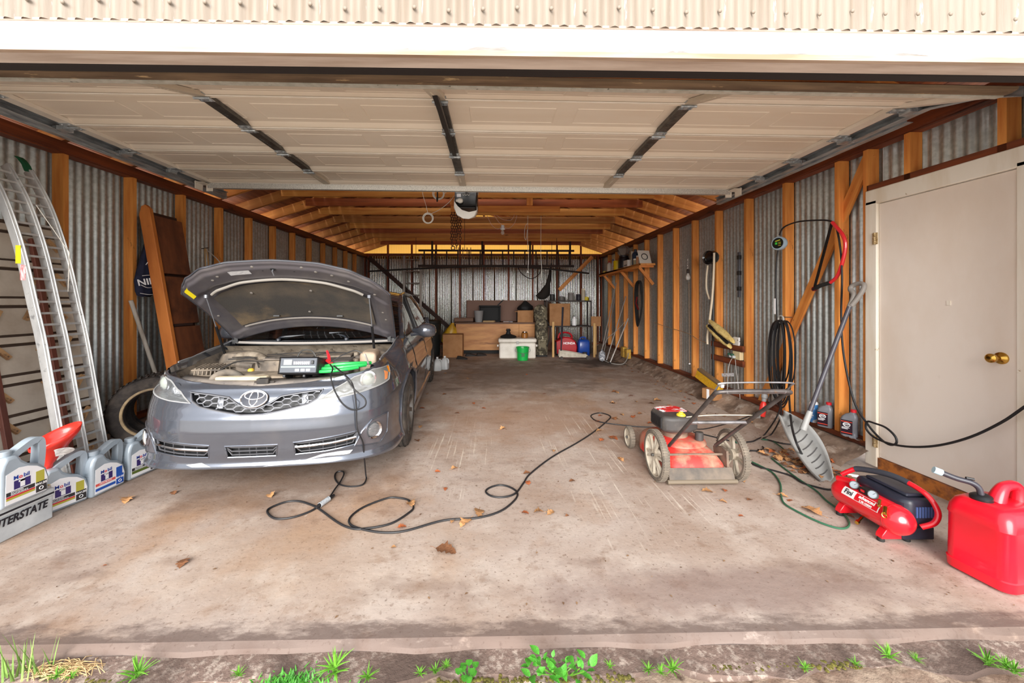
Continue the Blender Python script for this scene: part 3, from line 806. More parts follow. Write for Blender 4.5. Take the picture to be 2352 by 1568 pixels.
# scuffed paint on the bumper's lower edge
SCUF = mat('scuffed_primer', (196, 194, 192), .7, c2=(160, 160, 164), s=40)
for poly in ([(.20, .252), (.30, .268), (.42, .262), (.44, .288), (.36, .292), (.28, .285)], [(-.16, .236), (-.20, .262), (-.27, .25), (-.24, .236)], [(.05, .228), (.16, .235), (.19, .258), (.14, .25)]):
    col_patch(poly, .0012, 14, 2).build('scuff_mark', SCUF, bumper)
# body side: fender, doors and rear quarter, with wheel arches
def SU(v, z):
    w = tab([(.16, .80), (.20, .86), (.30, .888), (.46, .905), (.62, .905), (.74, .892), (.83, .868), (.89, .835), (.95, .79)], z)
    w -= .10 * smooth((v - 3.4) / 1.3) + (.012 * smooth((1.0 - v) / .5))
    w += .014 * math.exp(-((z - .62) / .05) ** 2)
    k = smooth((v - .55) / .36)
    return w if k >= 1 else w * k + FP(.9995, z)[0] * (1 - k)
ARCH = [(.95, .335, .365), (3.725, .335, .365)]
def zs_top(v): return tab([(.45, .848), (.55, .852), (.9, .893), (1.2, .935), (1.5, .945), (2.5, .955), (3.6, .985), (4.7, 1.0)], v)
for s in (1, -1):
    g = MB(); nv, nz = 170, 26; vs = []; fs = []
    for i in range(nv + 1):
        v = .548 + (4.72 - .548) * i / nv
        for j in range(nz + 1):
            z = .17 + (zs_top(v) - .17) * j / nz; vs.append((s * SU(v, z), v, z))
    for i in range(nv):
        v = .548 + (4.72 - .548) * (i + .5) / nv
        for j in range(nz):
            z = .17 + (zs_top(v) - .17) * (j + .5) / nz
            if any((v - a) ** 2 + (z - b) ** 2 < r * r for a, b, r in ARCH): continue
            a = i * (nz + 1) + j; fs.append((a, a + nz + 1, a + nz + 2, a + 1))
    g.add(vs, fs)
    side = g.build('body_side', PAINT, car, ang=60)
    for a, b, r in ARCH:
        g = MB(); pts = []
        for k in range(25):
            th = R(-22 + 224 * k / 24); vv = a + r * math.cos(th); zz = max(b + r * math.sin(th), .17); pts.append((s * (SU(vv, zz) + .002), vv, zz))
        g.tube(pts, .012, 6)
        g.loft([[(p[0] - s * d, p[1], p[2]) for p in pts] for d in (0, .20)], closed=False)
        g.build('arch_lip', BAYD if a > 2 else PAINT, side)
    for v in (1.36, 2.42, 3.42):         # door seams
        MB().tube([(s * (SU(v, z) + .0015), v + .03 * math.sin((z - .3) * 4) * (1 if v > 2 else .2), z) for z in [.26 + .68 * k / 12 for k in range(13)]], .003, 4).build('door_seam', BLACKP, side)
    for v in (2.15, 3.15):
        MB().tube([(s * (SU(v, .84) + .004), v - .08, .84), (s * (SU(v, .84) + .03), v - .05, .842), (s * (SU(v, .84) + .03), v + .06, .844), (s * (SU(v, .84) + .004), v + .09, .845)], .011, 6).build('door_handle', PAINT, side)
    g = MB(); g.loft([[(s * (SU(v, .2) + d), v, z) for v in [1.32 + 2.05 * k / 10 for k in range(11)]] for d, z in ((0, .26), (.025, .235), (.03, .19), (.0, .165), (-.1, .16))], closed=False)
    g.build('sill_skirt', PAINT, car)
    # fender crown: from the side's top edge in to the bonnet gap
    g = MB(); rows = [[], [], [], []]
    for i in range(31):
        v = .30 + (1.34 - .30) * i / 30
        if v < .55:
            a = FP(s * (.70 + .30 * (v - .30) / .25), ztop(.70 + .30 * (v - .30) / .25), 0.); u0, z0, v0 = abs(a[0]), a[2], a[1]
        else: u0, z0, v0 = SU(v, zs_top(v)), zs_top(v), v
        ub = tab([(.3, .69), (.45, .735), (.8, .745), (1.2, .735), (1.4, .73)], v)
        ub = min(ub, u0 - .004)
        rows[0].append((s * u0, v0, z0)); rows[1].append((s * (u0 * .6 + ub * .4), v0 * .6 + v * .4, z0 + .014)); rows[2].append((s * ub, v, z0 + .016)); rows[3].append((s * (ub - .012), v, z0 - .04))
    g.loft(rows, closed=False); g.build('fender_crown', PAINT, car, ang=50)
    MB().tube([(p[0] - s * .005, p[1], p[2] + .004) for p in rows[2][4:]], .006, 5).build('bay_seal', mat('grey_seal', (120, 120, 122), .5), car)
# wheels
def wheel(s, v):
    wob = bpy.data.objects.new('wheel', None); COL.objects.link(wob); wob.parent = car
    wob.matrix_local = T(s * .787, v, .328, ry=90 * s, rz=0)
    tp = [(.215, -.105), (.25, -.112), (.295, -.110), (.318, -.098), (.328, -.07), (.330, 0), (.328, .07), (.318, .098), (.295, .110), (.25, .112), (.215, .105)]
    g = MB().lathe(tp, 40, caps=False); t_ = g.build('tyre', TREAD, wob, ang=30)
    g = MB()
    for k in (-.075, -.035, 0, .035, .075): g.lathe([(.3305, k - .004), (.3315, k - .004), (.3315, k + .004), (.3305, k + .004)], 40, caps=False)
    g.build('tread_grooves', BLACKR, wob)
    g = MB().lathe([(.222, .105), (.215, .108), (.205, .09), (.20, .03), (.2, -.09)], 40, caps=False)
    for k in range(10):
        a = 2 * PI * k / 10; c, d = math.cos(a), math.sin(a)
        g.beam((.03 * c, .03 * d, .075), (.208 * c, .208 * d, .088), .034, .022)
    g.lathe([(.0, .06), (.055, .065), (.06, .085), (.04, .095), (.0, .098)], 20)
    g.build('rim', mat('dirty_alloy_rim', (120, 116, 112), .45, .6, c2=(86, 80, 74), s=10), wob)
for s, v in ((1, .95), (-1, .95), (1, 3.725), (-1, 3.725)): wheel(s, v)
# greenhouse
def rail(v): return tab([(1.30, .945), (1.55, 1.10), (1.85, 1.275), (2.15, 1.375), (2.6, 1.41), (3.1, 1.40), (3.6, 1.32), (4.0, 1.18), (4.35, 1.02)], v), tab([(1.30, .755), (1.85, .66), (2.3, .60), (3.0, .59), (3.6, .60), (4.35, .66)], v)
g = MB(); rows = []
for i in range(25):
    v = 1.95 + (3.75 - 1.95) * i / 24; z, u = rail(v)
    rows.append([(u * a, v - .06 * (1 - a * a) * (1 if v < 2.6 else -1) * smooth(abs(v - 2.6) / .6), z + .065 * (1 - a * a)) for a in [-1 + 2 * k / 16 for k in range(17)]])
g.loft(rows, closed=False); g.build('roof', PAINT, car, ang=60)
g = MB(); rows = []
for i in range(11):
    v = 1.30 + (1.95 - 1.30) * i / 10; z, u = rail(v)
    rows.append([(u * a, v - (.20 - .14 * i / 10) * (1 - a * a), z + .065 * (1 - a * a) * i / 10 - .0 + .02 * (1 - i / 10) * (1 - a * a)) for a in [-1 + 2 * k / 16 for k in range(17)]])
g.loft(rows, closed=False); g.build('windscreen', GLASSD, car, ang=60)
g = MB(); rows = []
for i in range(9):
    v = 3.75 + .6 * i / 8; z, u = rail(v)
    rows.append([(u * a, v + .12 * (1 - a * a), z + .05 * (1 - a * a) * (1 - i / 8)) for a in [-1 + 2 * k / 12 for k in range(13)]])
g.loft(rows, closed=False); g.build('rear_window', GLASSD, car, ang=60)
for s in (1, -1):
    g = MB(); rows = [[], [], []]
    for i in range(31):
        v = 1.36 + (4.25 - 1.36) * i / 30; z, u = rail(v)
        zb = zs_top(v); ub = SU(v, zb) - .01
        z = max(z - .03, zb + .002); q = (z - zb)
        rows[0].append((s * ub, v, zb)); rows[1].append((s * (ub * .45 + u * .55 + .02), v, zb + q * .5)); rows[2].append((s * (u + .012), v, z))
    g.loft(rows, closed=False); g.build('side_glass', GLASSD, car, ang=60)
    MB().tube([(s * (rail(v)[1] + .006), v, rail(v)[0]) for v in [1.30 + 3.0 * k / 30 for k in range(31)]], .026, 8).build('roof_rail', PAINT, car)
    MB().tube([(s * (SU(v, zs_top(v)) - .004), v, zs_top(v) + .004) for v in [1.4 + 2.9 * k / 20 for k in range(21)]], .008, 6).build('belt_strip', BLACKP, car)
    z, u = rail(2.48)
    MB().tube([(s * (SU(2.42, .95) - .005), 2.42, .955), (s * (u + .10), 2.45, 1.17), (s * (u + .016), 2.50, z - .02)], .022, 6).build('centre_pillar', BLACKP, car)
# boot lid and tail close the rear
g = MB(); g.loft([[(a * (SU(4.35, .98) - .06), 4.30, 1.02 + .03 * (1 - a * a)) for a in [-1 + .25 * k for k in range(9)]], [(a * .74, 4.72, 1.01 + .02 * (1 - a * a)) for a in [-1 + .25 * k for k in range(9)]], [(a * .76, 4.79, .75) for a in [-1 + .25 * k for k in range(9)]], [(a * .76, 4.77, .25) for a in [-1 + .25 * k for k in range(9)]]], closed=False)
g.build('boot_lid', PAINT, car, ang=50)
# door mirrors
for s in (1, -1):
    g = MB(); rings = []
    for a, su, v0, sz, sv in ((0, .84, 1.56, .02, .03), (.1, .90, 1.55, .035, .05), (.2, .93, 1.54, .065, .075), (.4, .98, 1.535, .075, .085), (.7, 1.04, 1.545, .070, .075), (.9, 1.075, 1.56, .055, .055), (1., 1.09, 1.57, .02, .02)):
        rings.append([(s * su, v0 + sv * math.cos(2 * PI * k / 14), 1.005 - .01 * a + sz * (abs(math.sin(2 * PI * k / 14)) ** .7) * (1 if math.sin(2 * PI * k / 14) > 0 else -1)) for k in range(14)])
    g.loft(rings); mr = g.build('door_mirror', PAINT, car, ang=60)
    MB().tube([(s * .82, 1.58, .955), (s * .90, 1.57, .965), (s * .95, 1.56, .955)], .022, 8).build('mirror_foot', PAINT, mr)
# ---- engine bay
g = MB()
g.loft([[(u, .20, .40), (u, .26, .735), (u, .14 + .55 * abs(u) ** 3, .728)] for u in [-.64 + 1.28 * k / 20 for k in range(21)]], closed=False)
g.build('slam_panel', BAYD, car)
g = MB(); g.loft([[(u, .145 + .45 * abs(u) ** 2.6, .733 + .06 * abs(u) ** 1.5) for u in [-.62 + 1.24 * k / 24 for k in range(25)]], [(u, .30 + .25 * abs(u) ** 2.6, .752 + .05 * abs(u) ** 1.5) for u in [-.62 + 1.24 * k / 24 for k in range(25)]]], closed=False)
g.build('radiator_cover', mat('dusty_rad_cover', (112, 106, 102), .7, c2=(150, 140, 130), s=5, lo=.42, hi=.62, c3=(66, 62, 60), s3=30, lo3=.64, hi3=.7), car, thick=.012)
MB().add([(-.75, .2, .42), (.75, .2, .42), (.75, 1.25, .42), (-.75, 1.25, .42)], [(0, 1, 2, 3)]).build('bay_floor', BAYD, car)
for s in (1, -1):
    MB().loft([[(s * .73, v, zs_top(v) - .03), (s * .66, v, .72), (s * .60, v, .42)] for v in (.30, .6, .9, 1.2)], closed=False).build('inner_fender', DUSTP, car)
    g = MB().lathe([(.16, .0), (.15, .10), (.11, .16), (.05, .17), (.0, .172)], 20, M=T(s * .60, .98, .70)); tw = g.build('strut_tower', DUSTP, car)
MB().loft([[(u, 1.12, .42), (u, 1.10, .80), (u, 1.02, .895), (u, .985, .915)] for u in (-.72, -.3, .3, .72)], closed=False).build('firewall', DUSTM, car)
g = MB(); g.loft([[(u, .97 + .16 * (u / .72) ** 2, .928), (u, 1.10 + .14 * (u / .72) ** 2, .945), (u, 1.17 + .13 * (u / .72) ** 2, .95)] for u in [-.73 + 1.46 * k / 20 for k in range(21)]], closed=False)
cowl = g.build('cowl', mat('cowl_black', (52, 56, 62), .55, c2=(76, 78, 82), s=8), car, thick=.01)
MB().tube([(u, .965 + .16 * (u / .72) ** 2, .935) for u in [-.72 + 1.44 * k / 24 for k in range(25)]], .012, 8).build('cowl_seal', mat('cowl_seal_grey', (150, 144, 138), .6), cowl)
g = MB()
for k in range(18): g.cbox((-.25 + .022 * k, 1.03, .945), (.012, .05, .002))
g.build('cowl_slots', BLACKP, cowl)
WIP = mat('wiper_black', (40, 44, 50), .4)
for a, b, c_, d in (((.28, 1.12, .955), (.22, 1.17, .985), (-.05, 1.24, 1.0), (-.60, 1.36, 1.0)), ((-.32, 1.10, .955), (-.28, 1.15, .98), (.1, 1.2, .99), (.58, 1.33, .995))):
    wp = MB().tube(spline([a, b, c_, d], 5), .010, 6).build('wiper', WIP, car)
    MB().tube([Vector(c_) + Vector((0, -.012, .018)), Vector(d) + Vector((0, -.012, .018))], .007, 5).build('wiper_blade', mat('wiper_blade_grey', (88, 92, 98), .5), wp)
    MB().lathe([(.022, 0), (.02, .02), (.008, .026)], 12, M=T(a[0], a[1], a[2] - .01)).build('wiper_pivot', WIP, wp)
eng = MB().prism([(-.42, .58), (-.36, .90), (.12, .93), (.16, .62), (-.02, .55)], .72, .845).build('engine_cover', DUSTP, car, bev=.02, seg=3)
MB().prism([(-.20, .56), (-.18, .72), (.14, .74), (.16, .60), (.05, .53)], .845, .858).build('cover_plate', mat('dusty_plate', (98, 90, 82), .6, c2=(120, 110, 100), s=6), eng, bev=.006)
g = MB()
for k in range(4): g.cyl((-.12 + .012 * k, .60, .855), (-.10 + .012 * k, .60, .868), .003, n=6)
MB().box((-.42, .42, .55), (.15, .60, .76)).build('engine_block', DUSTM, car, bev=.03, seg=3)
MB().prism([(-.10, .30), (-.12, .46), (.10, .46), (.10, .30)], .60, .765).build('engine_front_cover', mat('pale_dusty_metal', (168, 152, 132), .7, c2=(132, 118, 102), s=9, bump=.2), car, bev=.02, seg=3)
MB().tube(spline([(-.50, .80, .84), (-.40, .76, .86), (-.28, .70, .85), (-.22, .62, .83)], 5), .036, 10).build('intake_pipe', DUSTM, car)
MB().tube(spline([(-.52, .66, .80), (-.40, .60, .81), (-.26, .56, .80)], 5), .026, 8).build('coil_cover', DUSTP, car)
MB().tube(spline([(-.40, .26, .70), (-.395, .30, .765), (-.35, .36, .79), (-.29, .40, .76), (-.26, .42, .70)], 6), .026, 10).build('coolant_hose', mat('dusty_hose', (104, 98, 90), .8, c2=(140, 128, 114), s=8), car)
MB().box((-.37, .255, .735), (-.02, .315, .775)).build('radiator_tank', mat('cream_plastic', (206, 192, 164), .6, c2=(176, 160, 132), s=9), car, bev=.01)
MB().lathe([(.022, 0), (.022, .012), (.012, .02)], 14, M=T(-.20, .40, .79)).build('filler_cap', mat('yellow_cap', (206, 168, 60), .5), car)
g = MB()
for k in range(7): g.tube([(-.60 + .028 * k, .40, .74), (-.60 + .028 * k, .42, .81), (-.60 + .028 * k, .54, .825), (-.60 + .028 * k, .56, .74)], .006, 5)
g.tube([(-.62, .40, .76), (-.42, .40, .76)], .006, 5); g.tube([(-.62, .41, .80), (-.42, .41, .80)], .006, 5)
g.build('relay_cage', DUSTP, car)
MB().box((-.70, .48, .60), (-.56, .80, .80)).build('side_reservoir', DUSTP, car, bev=.04, seg=3)
fb = MB().prism([(.17, .44), (.19, .76), (.46, .80), (.50, .44)], .66, .85).build('fuse_box', mat('fuse_box_black', (70, 68, 68), .6, c2=(98, 92, 86), s=5), car, bev=.016, seg=3)
MB().prism([(.19, .60), (.21, .74), (.44, .78), (.46, .62)], .85, .868).build('fuse_box_lid', DUSTP, fb, bev=.008)
MB().prism([(.54, .55), (.53, .82), (.66, .82), (.68, .52)], .62, .90).build('coolant_reservoir', mat('milky_dusty_tank', (184, 164, 144), .6, c2=(156, 134, 112), s=6), car, bev=.035, seg=3)
MB().lathe([(.03, 0), (.03, .03), (.02, .036)], 14, M=T(.50, .70, .82)).build('reservoir_cap', DUSTP, car)
g = MB().cyl((.50, .62, .66), (.50, .62, .84), .03, n=10).cyl((.47, .72, .66), (.475, .72, .88), .02, n=8); g.build('bay_fitting', DUSTM, car)
random.seed(5)
for k in range(9):
    a = Vector((random.uniform(-.55, .5), random.uniform(.45, .95), .84)); b = Vector((random.uniform(-.55, .5), random.uniform(.3, .95), .80))
    MB().tube(spline([a, (a + b) / 2 + Vector((random.uniform(-.1, .1), random.uniform(-.05, .05), .035)), b], 6), .006, 5).build('bay_cable', BAYD, car)
lt = MB().box((-.05, .17, .735), (.03, .22, .775)).box((-.075, .19, .735), (.06, .205, .755)).build('hood_latch', BAYD, car, bev=.006)
# ---- the raised hood
HA = R(45.5)
hood = bpy.data.objects.new('hood', None); COL.objects.link(hood); hood.parent = car
def hpt(a, b, dz=0.):
    """a: -1..1 across, b: 0 leading edge .. 1 hinge edge; dz: normal offset before opening"""
    u = a * (.785 - .055 * b)
    vl = tab([(0, .105), (.3, .122), (.5, .175), (.65, .275), (.72, .36), (.785, .47)], abs(u)); vr = 1.075 + .13 * a * a
    v = vl * (1 - b) + vr * b
    q = max((v - .105) / 1.04, 0.)
    z = .752 + .235 * (1 - (1 - min(q, 1.)) ** 1.6) - .085 * (u / .765) ** 2 + dz
    dv, dw = v - 1.22, z - .97
    return (u, 1.22 + dv * math.cos(HA) + dw * math.sin(HA), .97 - dv * math.sin(HA) + dw * math.cos(HA))
na, nb = 48, 30
AA = [-1 + 2 * i / na for i in range(na + 1)]; BB = [j / nb for j in range(nb + 1)]
MB().loft([[hpt(a, b, 0) for b in BB] for a in AA], closed=False).build('hood_skin', PAINT, hood, ang=60, thick=0)
MB().tube([hpt(a, .004, -.004) for a in AA], .0075, 6).build('hood_lip', PAINT, hood)
for s in (-1, 1): MB().tube([hpt(s * .997, b, -.006) for b in BB], .006, 6).build('hood_edge', PAINT, hood)
def emb_(a, b):
    e = -.022
    e -= .016 * smooth((b - .045) / .04) * (1 - smooth((b - .20) / .05)) * (1 - smooth((abs(a) - .86) / .06))
    e -= .014 * smooth((abs(a) - .80) / .05) * (1 - smooth((abs(a) - .94) / .04)) * smooth((b - .25) / .06) * (1 - smooth((b - .93) / .04))
    e -= .016 * smooth((b - .84) / .04) * (1 - smooth((b - .96) / .03)) * (1 - smooth((abs(a) - .9) / .05))
    e += .022 * (smooth((abs(a) - .975) / .025) + (1 - smooth(b / .03)) + smooth((b - .985) / .015))
    return min(e, -.001)
A2 = [-1 + 2 * i / 120 for i in range(121)]; B2 = [j / 80 for j in range(81)]
MB().loft([[hpt(a, b, emb_(a, b)) for b in B2] for a in A2], closed=False).build('inner_frame', PAINTI, hood, ang=60)
# felt liner
def lz(a): return .27 + .11 * abs(a) ** 2.2
g = MB(); g.loft([[hpt(a, lz(a) + (.80 - lz(a)) * j / 14, -.034 - .010 * math.sin(PI * j / 14) * (1 - abs(a / .78) ** 6)) for j in range(15)] for a in [-.78 + 1.56 * i / 50 for i in range(51)]], closed=False)
g.build('hood_liner', LINER, hood, ang=60)
g = MB().tube([hpt(a, .215 + .12 * abs(a) ** 2.2, -.05) for a in [-.74 + 1.48 * i / 40 for i in range(41)]], .011, 7); g.build('hood_seal', mat('dusty_seal', (138, 132, 124), .65), hood)
MB().tube([hpt(a, .815, -.045) for a in [-.74 + 1.48 * i / 30 for i in range(31)]], .008, 6).build('liner_edge', mat('pale_liner_edge', (120, 114, 108), .5), hood)
def hpatch(a0, a1, b0, b1, d, nm, m, n=6):
    return MB().loft([[hpt(a0 + (a1 - a0) * i / n, b0 + (b1 - b0) * j / 3, d) for j in range(4)] for i in range(n + 1)], closed=False).build(nm, m, hood)
hpatch(-.43, -.24, .085, .135, -.0405, 'caution_label', mat('pale_label', (206, 206, 206), .5, c2=(170, 170, 176), s=120, st=(.3, 1, 1)))
hpatch(-.945, -.885, .06, .20, -.026, 'yellow_sticker', mat('yellow_sticker', (238, 218, 30), .5))
for a, b, r_ in ((-.02, .085, .020), (-.12, .10, .006), (.16, .105, .006)):
    p = Vector(hpt(a, b, -.041)); n = (Vector(hpt(a, b, -.06)) - p).normalized()
    MB().lathe([(r_, 0), (r_ * .9, .001)], 12, M=facing(p, n, (1, 0, 0)) @ Matrix.Diagonal((.6, 1, 1, 1))).build('frame_hole', BLACKP, hood)
p = Vector(hpt(-.02, .11, -.045)); MB().tube([p + Vector((0, 0, .03)), p + Vector((0, -.03, .0)), p + Vector((0, 0, -.03))], .005, 6).build('latch_striker', SATIN, hood)
for a in (-.34, .38):
    p = hpt(a, .755, -.046); MB().cbox(p, (.05, .012, .012)).build('liner_clip', BLACKP, hood)
random.seed(9)
for a, b in ((-.55, .11), (-.2, .06), (.24, .06), (.36, .09), (.5, .10), (.64, .14), (-.62, .14), (.86, .2), (-.4, .39), (.2, .38), (.05, .72), (.9, .5), (.92, .62), (-.9, .55)):
    p = Vector(hpt(a, b, emb_(a, b) if b < .25 or abs(a) > .8 else -.045)); n = (p - Vector(hpt(a, b, 0))).normalized()
    MB().lathe([(.012, 0), (.009, .003), (.002, .004)], 10, M=facing(p, n, (1, 0, 0))).build('hood_clip', mat('clip_grey', (110, 104, 98), .5), hood)
for s in (1, -1):                        # hinge arms and gas struts
    hp = Vector(hpt(s * .93, .965, -.03))
    g = MB().tube([hp, Vector((s * .715, 1.20, 1.00)), Vector((s * .71, 1.14, .93))], .013, 6).cbox(hp, (.03, .07, .05)); g.cbox((s * .712, 1.15, .94), (.03, .10, .04))
    g.build('hood_hinge', BLACKP, car)
    top = Vector(hpt(s * .80, .26, -.05)); bot = Vector((.60, .84, .85)) if s > 0 else Vector((-.67, .90, .86))
    mid = top + (bot - top) * .5
    g = MB().cyl(top, mid, .0045, n=6).lathe([(.014, -.012), (.014, .012)], 8, M=Matrix.Translation(top)); gs = g.build('gas_strut', SATIN, car)
    MB().cyl(mid, bot, .011, n=8).build('strut_cylinder', BLACKP, gs)
# underbody and cabin block daylight below the glass
MB().box((-.78, 1.2, .17), (.78, 4.6, .30)).build('underbody', BAYD, car)
MB().box((-.70, 1.5, .30), (.70, 4.2, .80)).build('cabin_floor', BAYD, car)
for s in (1, -1):
    MB().box((s * .36 - .24, 2.35, .6), (s * .36 + .24, 2.55, 1.12)).box((s * .36 - .13, 2.40, 1.12), (s * .36 + .13, 2.50, 1.30)).build('seat', mat('dark_seat_cloth', (54, 54, 56), .9), car, bev=.05, seg=3)
# ================================================================ along the left wall
ALU = mat('weathered_aluminium', (208, 208, 206), .42, .45, c2=(180, 180, 180), s=8, st=(1, 1, .4), lo=.42, hi=.65, c3=(150, 150, 150), s3=30, lo3=.62, hi3=.7, bump=.05)
def ramp(name, label, ya, yb, x0, flag):
    t = thing(name, label, 'ramp', T(x0, ya, 0), 'arched loading ramps')
    prof = [(.0, .02), (-.05, .27), (-.14, .78), (-.19, 1.06), (-.24, 1.28), (-.30, 1.55), (-.36, 1.77), (-.455, 2.03), (-.585, 2.27)]
    pts = spline([(x, 0, z) for x, z in prof], 5)
    W = yb - ya
    def off(i, d):
        a = pts[max(i - 1, 0)]; b = pts[min(i + 1, len(pts) - 1)]; q = (b - a).normalized(); n = Vector((q.z, 0, -q.x)); return pts[i] + n * d
    for k, yy in enumerate((0., W / 2 - .014, W - .028)):
        g = MB()
        g.loft([[(off(i, .0).x, yy, off(i, .0).z), (off(i, .0).x, yy + .028, off(i, .0).z), (off(i, -.052).x, yy + .028, off(i, -.052).z), (off(i, -.052).x, yy, off(i, -.052).z)] for i in range(len(pts))])
        g.loft([[(off(i, .008).x, yy + .012, off(i, .008).z), (off(i, .008).x, yy + .02, off(i, .008).z), (off(i, -.002).x, yy + .02, off(i, -.002).z), (off(i, -.002).x, yy + .012, off(i, -.002).z)] for i in range(len(pts))])
        g.build('rail', ALU, t, bev=.004)
    L = [0]
    for i in range(1, len(pts)): L.append(L[-1] + (pts[i] - pts[i - 1]).length)
    s_ = .05
    RG = MB().beam((0, .01, 0), (0, W - .01, 0), .012, .014).mesh('rung', ALU)
    while s_ < L[-1] - .02:
        i = max(j for j in range(len(L)) if L[j] <= s_); f = (s_ - L[i]) / max(L[min(i + 1, len(L) - 1)] - L[i], 1e-6)
        a = off(i, -.012); b = off(min(i + 1, len(pts) - 1), -.012); p = a + (b - a) * f
        place(RG, 'rung', t, Matrix.Translation(p)); s_ += .079
    g = MB()
    for yy in (.0, W - .028): g.tube([pts[-1] + Vector((.0, yy + .018, .0)), pts[-1] + Vector((-.05, yy + .018, .05)), pts[-1] + Vector((-.085, yy + .018, .115))], .0, 6, rs=[.018, .018, .010])
    for k, yy in enumerate((.018, W - .018)):
        MB().loft([[(pts[-1].x - .0 + dx, yy - .016, pts[-1].z + dz), (pts[-1].x + dx, yy + .016, pts[-1].z + dz), (pts[-1].x - .03 + dx, yy + .016, pts[-1].z + dz + .005), (pts[-1].x - .03 + dx, yy - .016, pts[-1].z + dz + .005)] for dx, dz in ((0, -.02), (-.02, .03), (-.05, .07), (-.075, .09))]).build('hook_tip', mat('green_rubber_tip', (24, 92, 60), .6), t)
    if flag:
        i = 30
        p = off(i, .002)
        for zz, hh, c in ((1.62, .12, 'yellow'), (1.50, .10, 'red')):
            xx = -.30 - (zz - 1.55) * .25
            MB().box((xx - .045, -.002, zz - hh / 2), (xx - .012, .0, zz + hh / 2)).build('warning_sticker', mat('sticker_' + c, (236, 220, 40) if c == 'yellow' else (206, 60, 64), .5, c2=(244, 240, 240) if c == 'red' else None, s=60, st=(1, 1, .3)), t)
        MB().tube([(-.40, W / 2, 1.98), (-.25, W / 2 + .07, 1.66), (-.27, W / 2 + .08, 1.38)], .003, 5).build('strap_cord', mat('pale_cord', (206, 200, 190), .7), t)
    return t
ramp('loading_ramp', 'aluminium arched ramp with green hook tips, yellow and red stickers on its side rail', 2.59, 2.88, -2.785, True)
ramp('loading_ramp', 'aluminium arched ramp beside the white battery, without stickers', 1.88, 2.17, -2.87, False)
# slatted storage rack that leans behind the ramps
rk = thing('slatted_rack', 'pale slatted panel with brown posts and wooden turn blocks behind the ramp', 'rack', T(-3.13, 2.50, 0, ry=-10.0))
PALE = mat('pale_weathered_board', (204, 192, 176), .8, c2=(176, 160, 142), s=3, lo=.42, hi=.66, c3=(128, 112, 100), s3=7, lo3=.62, hi3=.75, bump=.15)
BRN = mat('red_brown_post', (112, 62, 48), .6, c2=(86, 48, 40), s=6, st=(3, 3, .3))
BLK = mat('raw_toggle_wood', (188, 148, 104), .8, c2=(142, 104, 70), s=14, c3=(78, 62, 52), s3=22, lo3=.6, hi3=.7, bump=.3)
zz = .02
k = 0
while zz < 1.9:
    MB().box((-.03, 0, zz), (-.016, .66, zz + .185)).build('panel_board', PALE, rk)
    MB().box((-.014, .02, zz + .205), (.006, .64, zz + .25)).build('batten', PALE, rk, bev=.002)
    zz += .27
    for j, yy in enumerate((.13, .36, .55)):
        p = Vector((-.002, yy + random.uniform(-.03, .03), zz - .1 + random.uniform(-.05, .02)))
        a = R(random.choice([-38, 35, -42, 30])); d = Vector((0, math.sin(a), math.cos(a))) * .055
        plank('turn_block', p - d, p + d, .018, .028, BLK, rk, up=(0, math.cos(a), -math.sin(a)))
    k += 1
MB().box((-.06, -.02, 0), (-.031, .68, 1.93)).build('back_board', mat('back_board_brown', (92, 74, 62), .85), rk)  # plain brown board behind the gaps of the panel boards
for yy in (.06, .40): MB().box((.0, yy, 0), (.028, yy + .035, 1.80)).build('post', BRN, rk, bev=.003)
# leaning plank door
pd = thing('plank_panel', 'worn brown plywood panel framed with orange pine, leaning behind the car', 'panel', T(-3.02, 3.86, .0, ry=-9.8))
MB().prism([(-.11, .04), (.0, .04), (.0, 2.26), (-.035, 2.31), (-.075, 2.30), (-.11, 2.22)], 0, .042, M=T(0, 0, 0, rx=90) @ T(0, 0, -.042)).build('frame_rail', mat('fresh_orange_pine', (212, 128, 60), .6, c2=(176, 92, 36), s=3, st=(2, 2, .4), lo=.42, hi=.7, c3=(120, 60, 24), s3=9, lo3=.68, hi3=.74), pd, bev=.004)
PLY = mat('worn_plywood', (128, 74, 44), .7, c2=(96, 54, 34), s=3, st=(1, 2, .5), lo=.4, hi=.65, c3=(70, 40, 28), s3=2, lo3=.5, hi3=.65, bump=.15)
zc = [.04, .52, 1.10, 1.62, 2.24]
for a, b in zip(zc, zc[1:]):
    MB().box((-.062, .042, a), (-.012, .40, b - .03)).build('board', PLY, pd, bev=.003)
MB().box((-.10, .042, .04), (-.062, .40, 2.26)).build('backing_board', mat('backing_dark', (70, 44, 32), .8), pd)
MB().box((-.012, .06, 1.075), (-.006, .30, 1.10)).build('slot_strip', mat('slot_dark', (52, 30, 22), .8), pd)
# navy jersey on the stud
j = thing('jersey', 'navy blue jersey with white lettering hanging from a stud', 'jersey', T(-3.47, 3.90, 1.37))
g = MB(); rings = []
NAVY = mat('navy_cloth', (24, 28, 52), .85, c2=(34, 38, 64), s=12)
for z, wy, wx, cy in ((0., .085, .030, -.01), (.04, .10, .04, -.005), (.14, .11, .045, .0), (.26, .095, .04, .01), (.38, .07, .035, .015), (.46, .045, .03, .02), (.52, .03, .025, .02), (.56, .02, .018, .02)):
    rings.append([(wx * math.cos(2 * PI * k / 20) * (1 + .3 * math.sin(5 * 2 * PI * k / 20 + z * 4)), cy + wy * math.sin(2 * PI * k / 20) * (1 + .12 * math.sin(3 * 2 * PI * k / 20 + z * 9)), z + .015 * math.sin(4 * PI * k / 20) * (1 if z == 0 else 0)) for k in range(20)])
g.loft(rings); g.build('cloth', NAVY, j, ang=70)
WHT = mat('white_print', (238, 238, 240), .6)
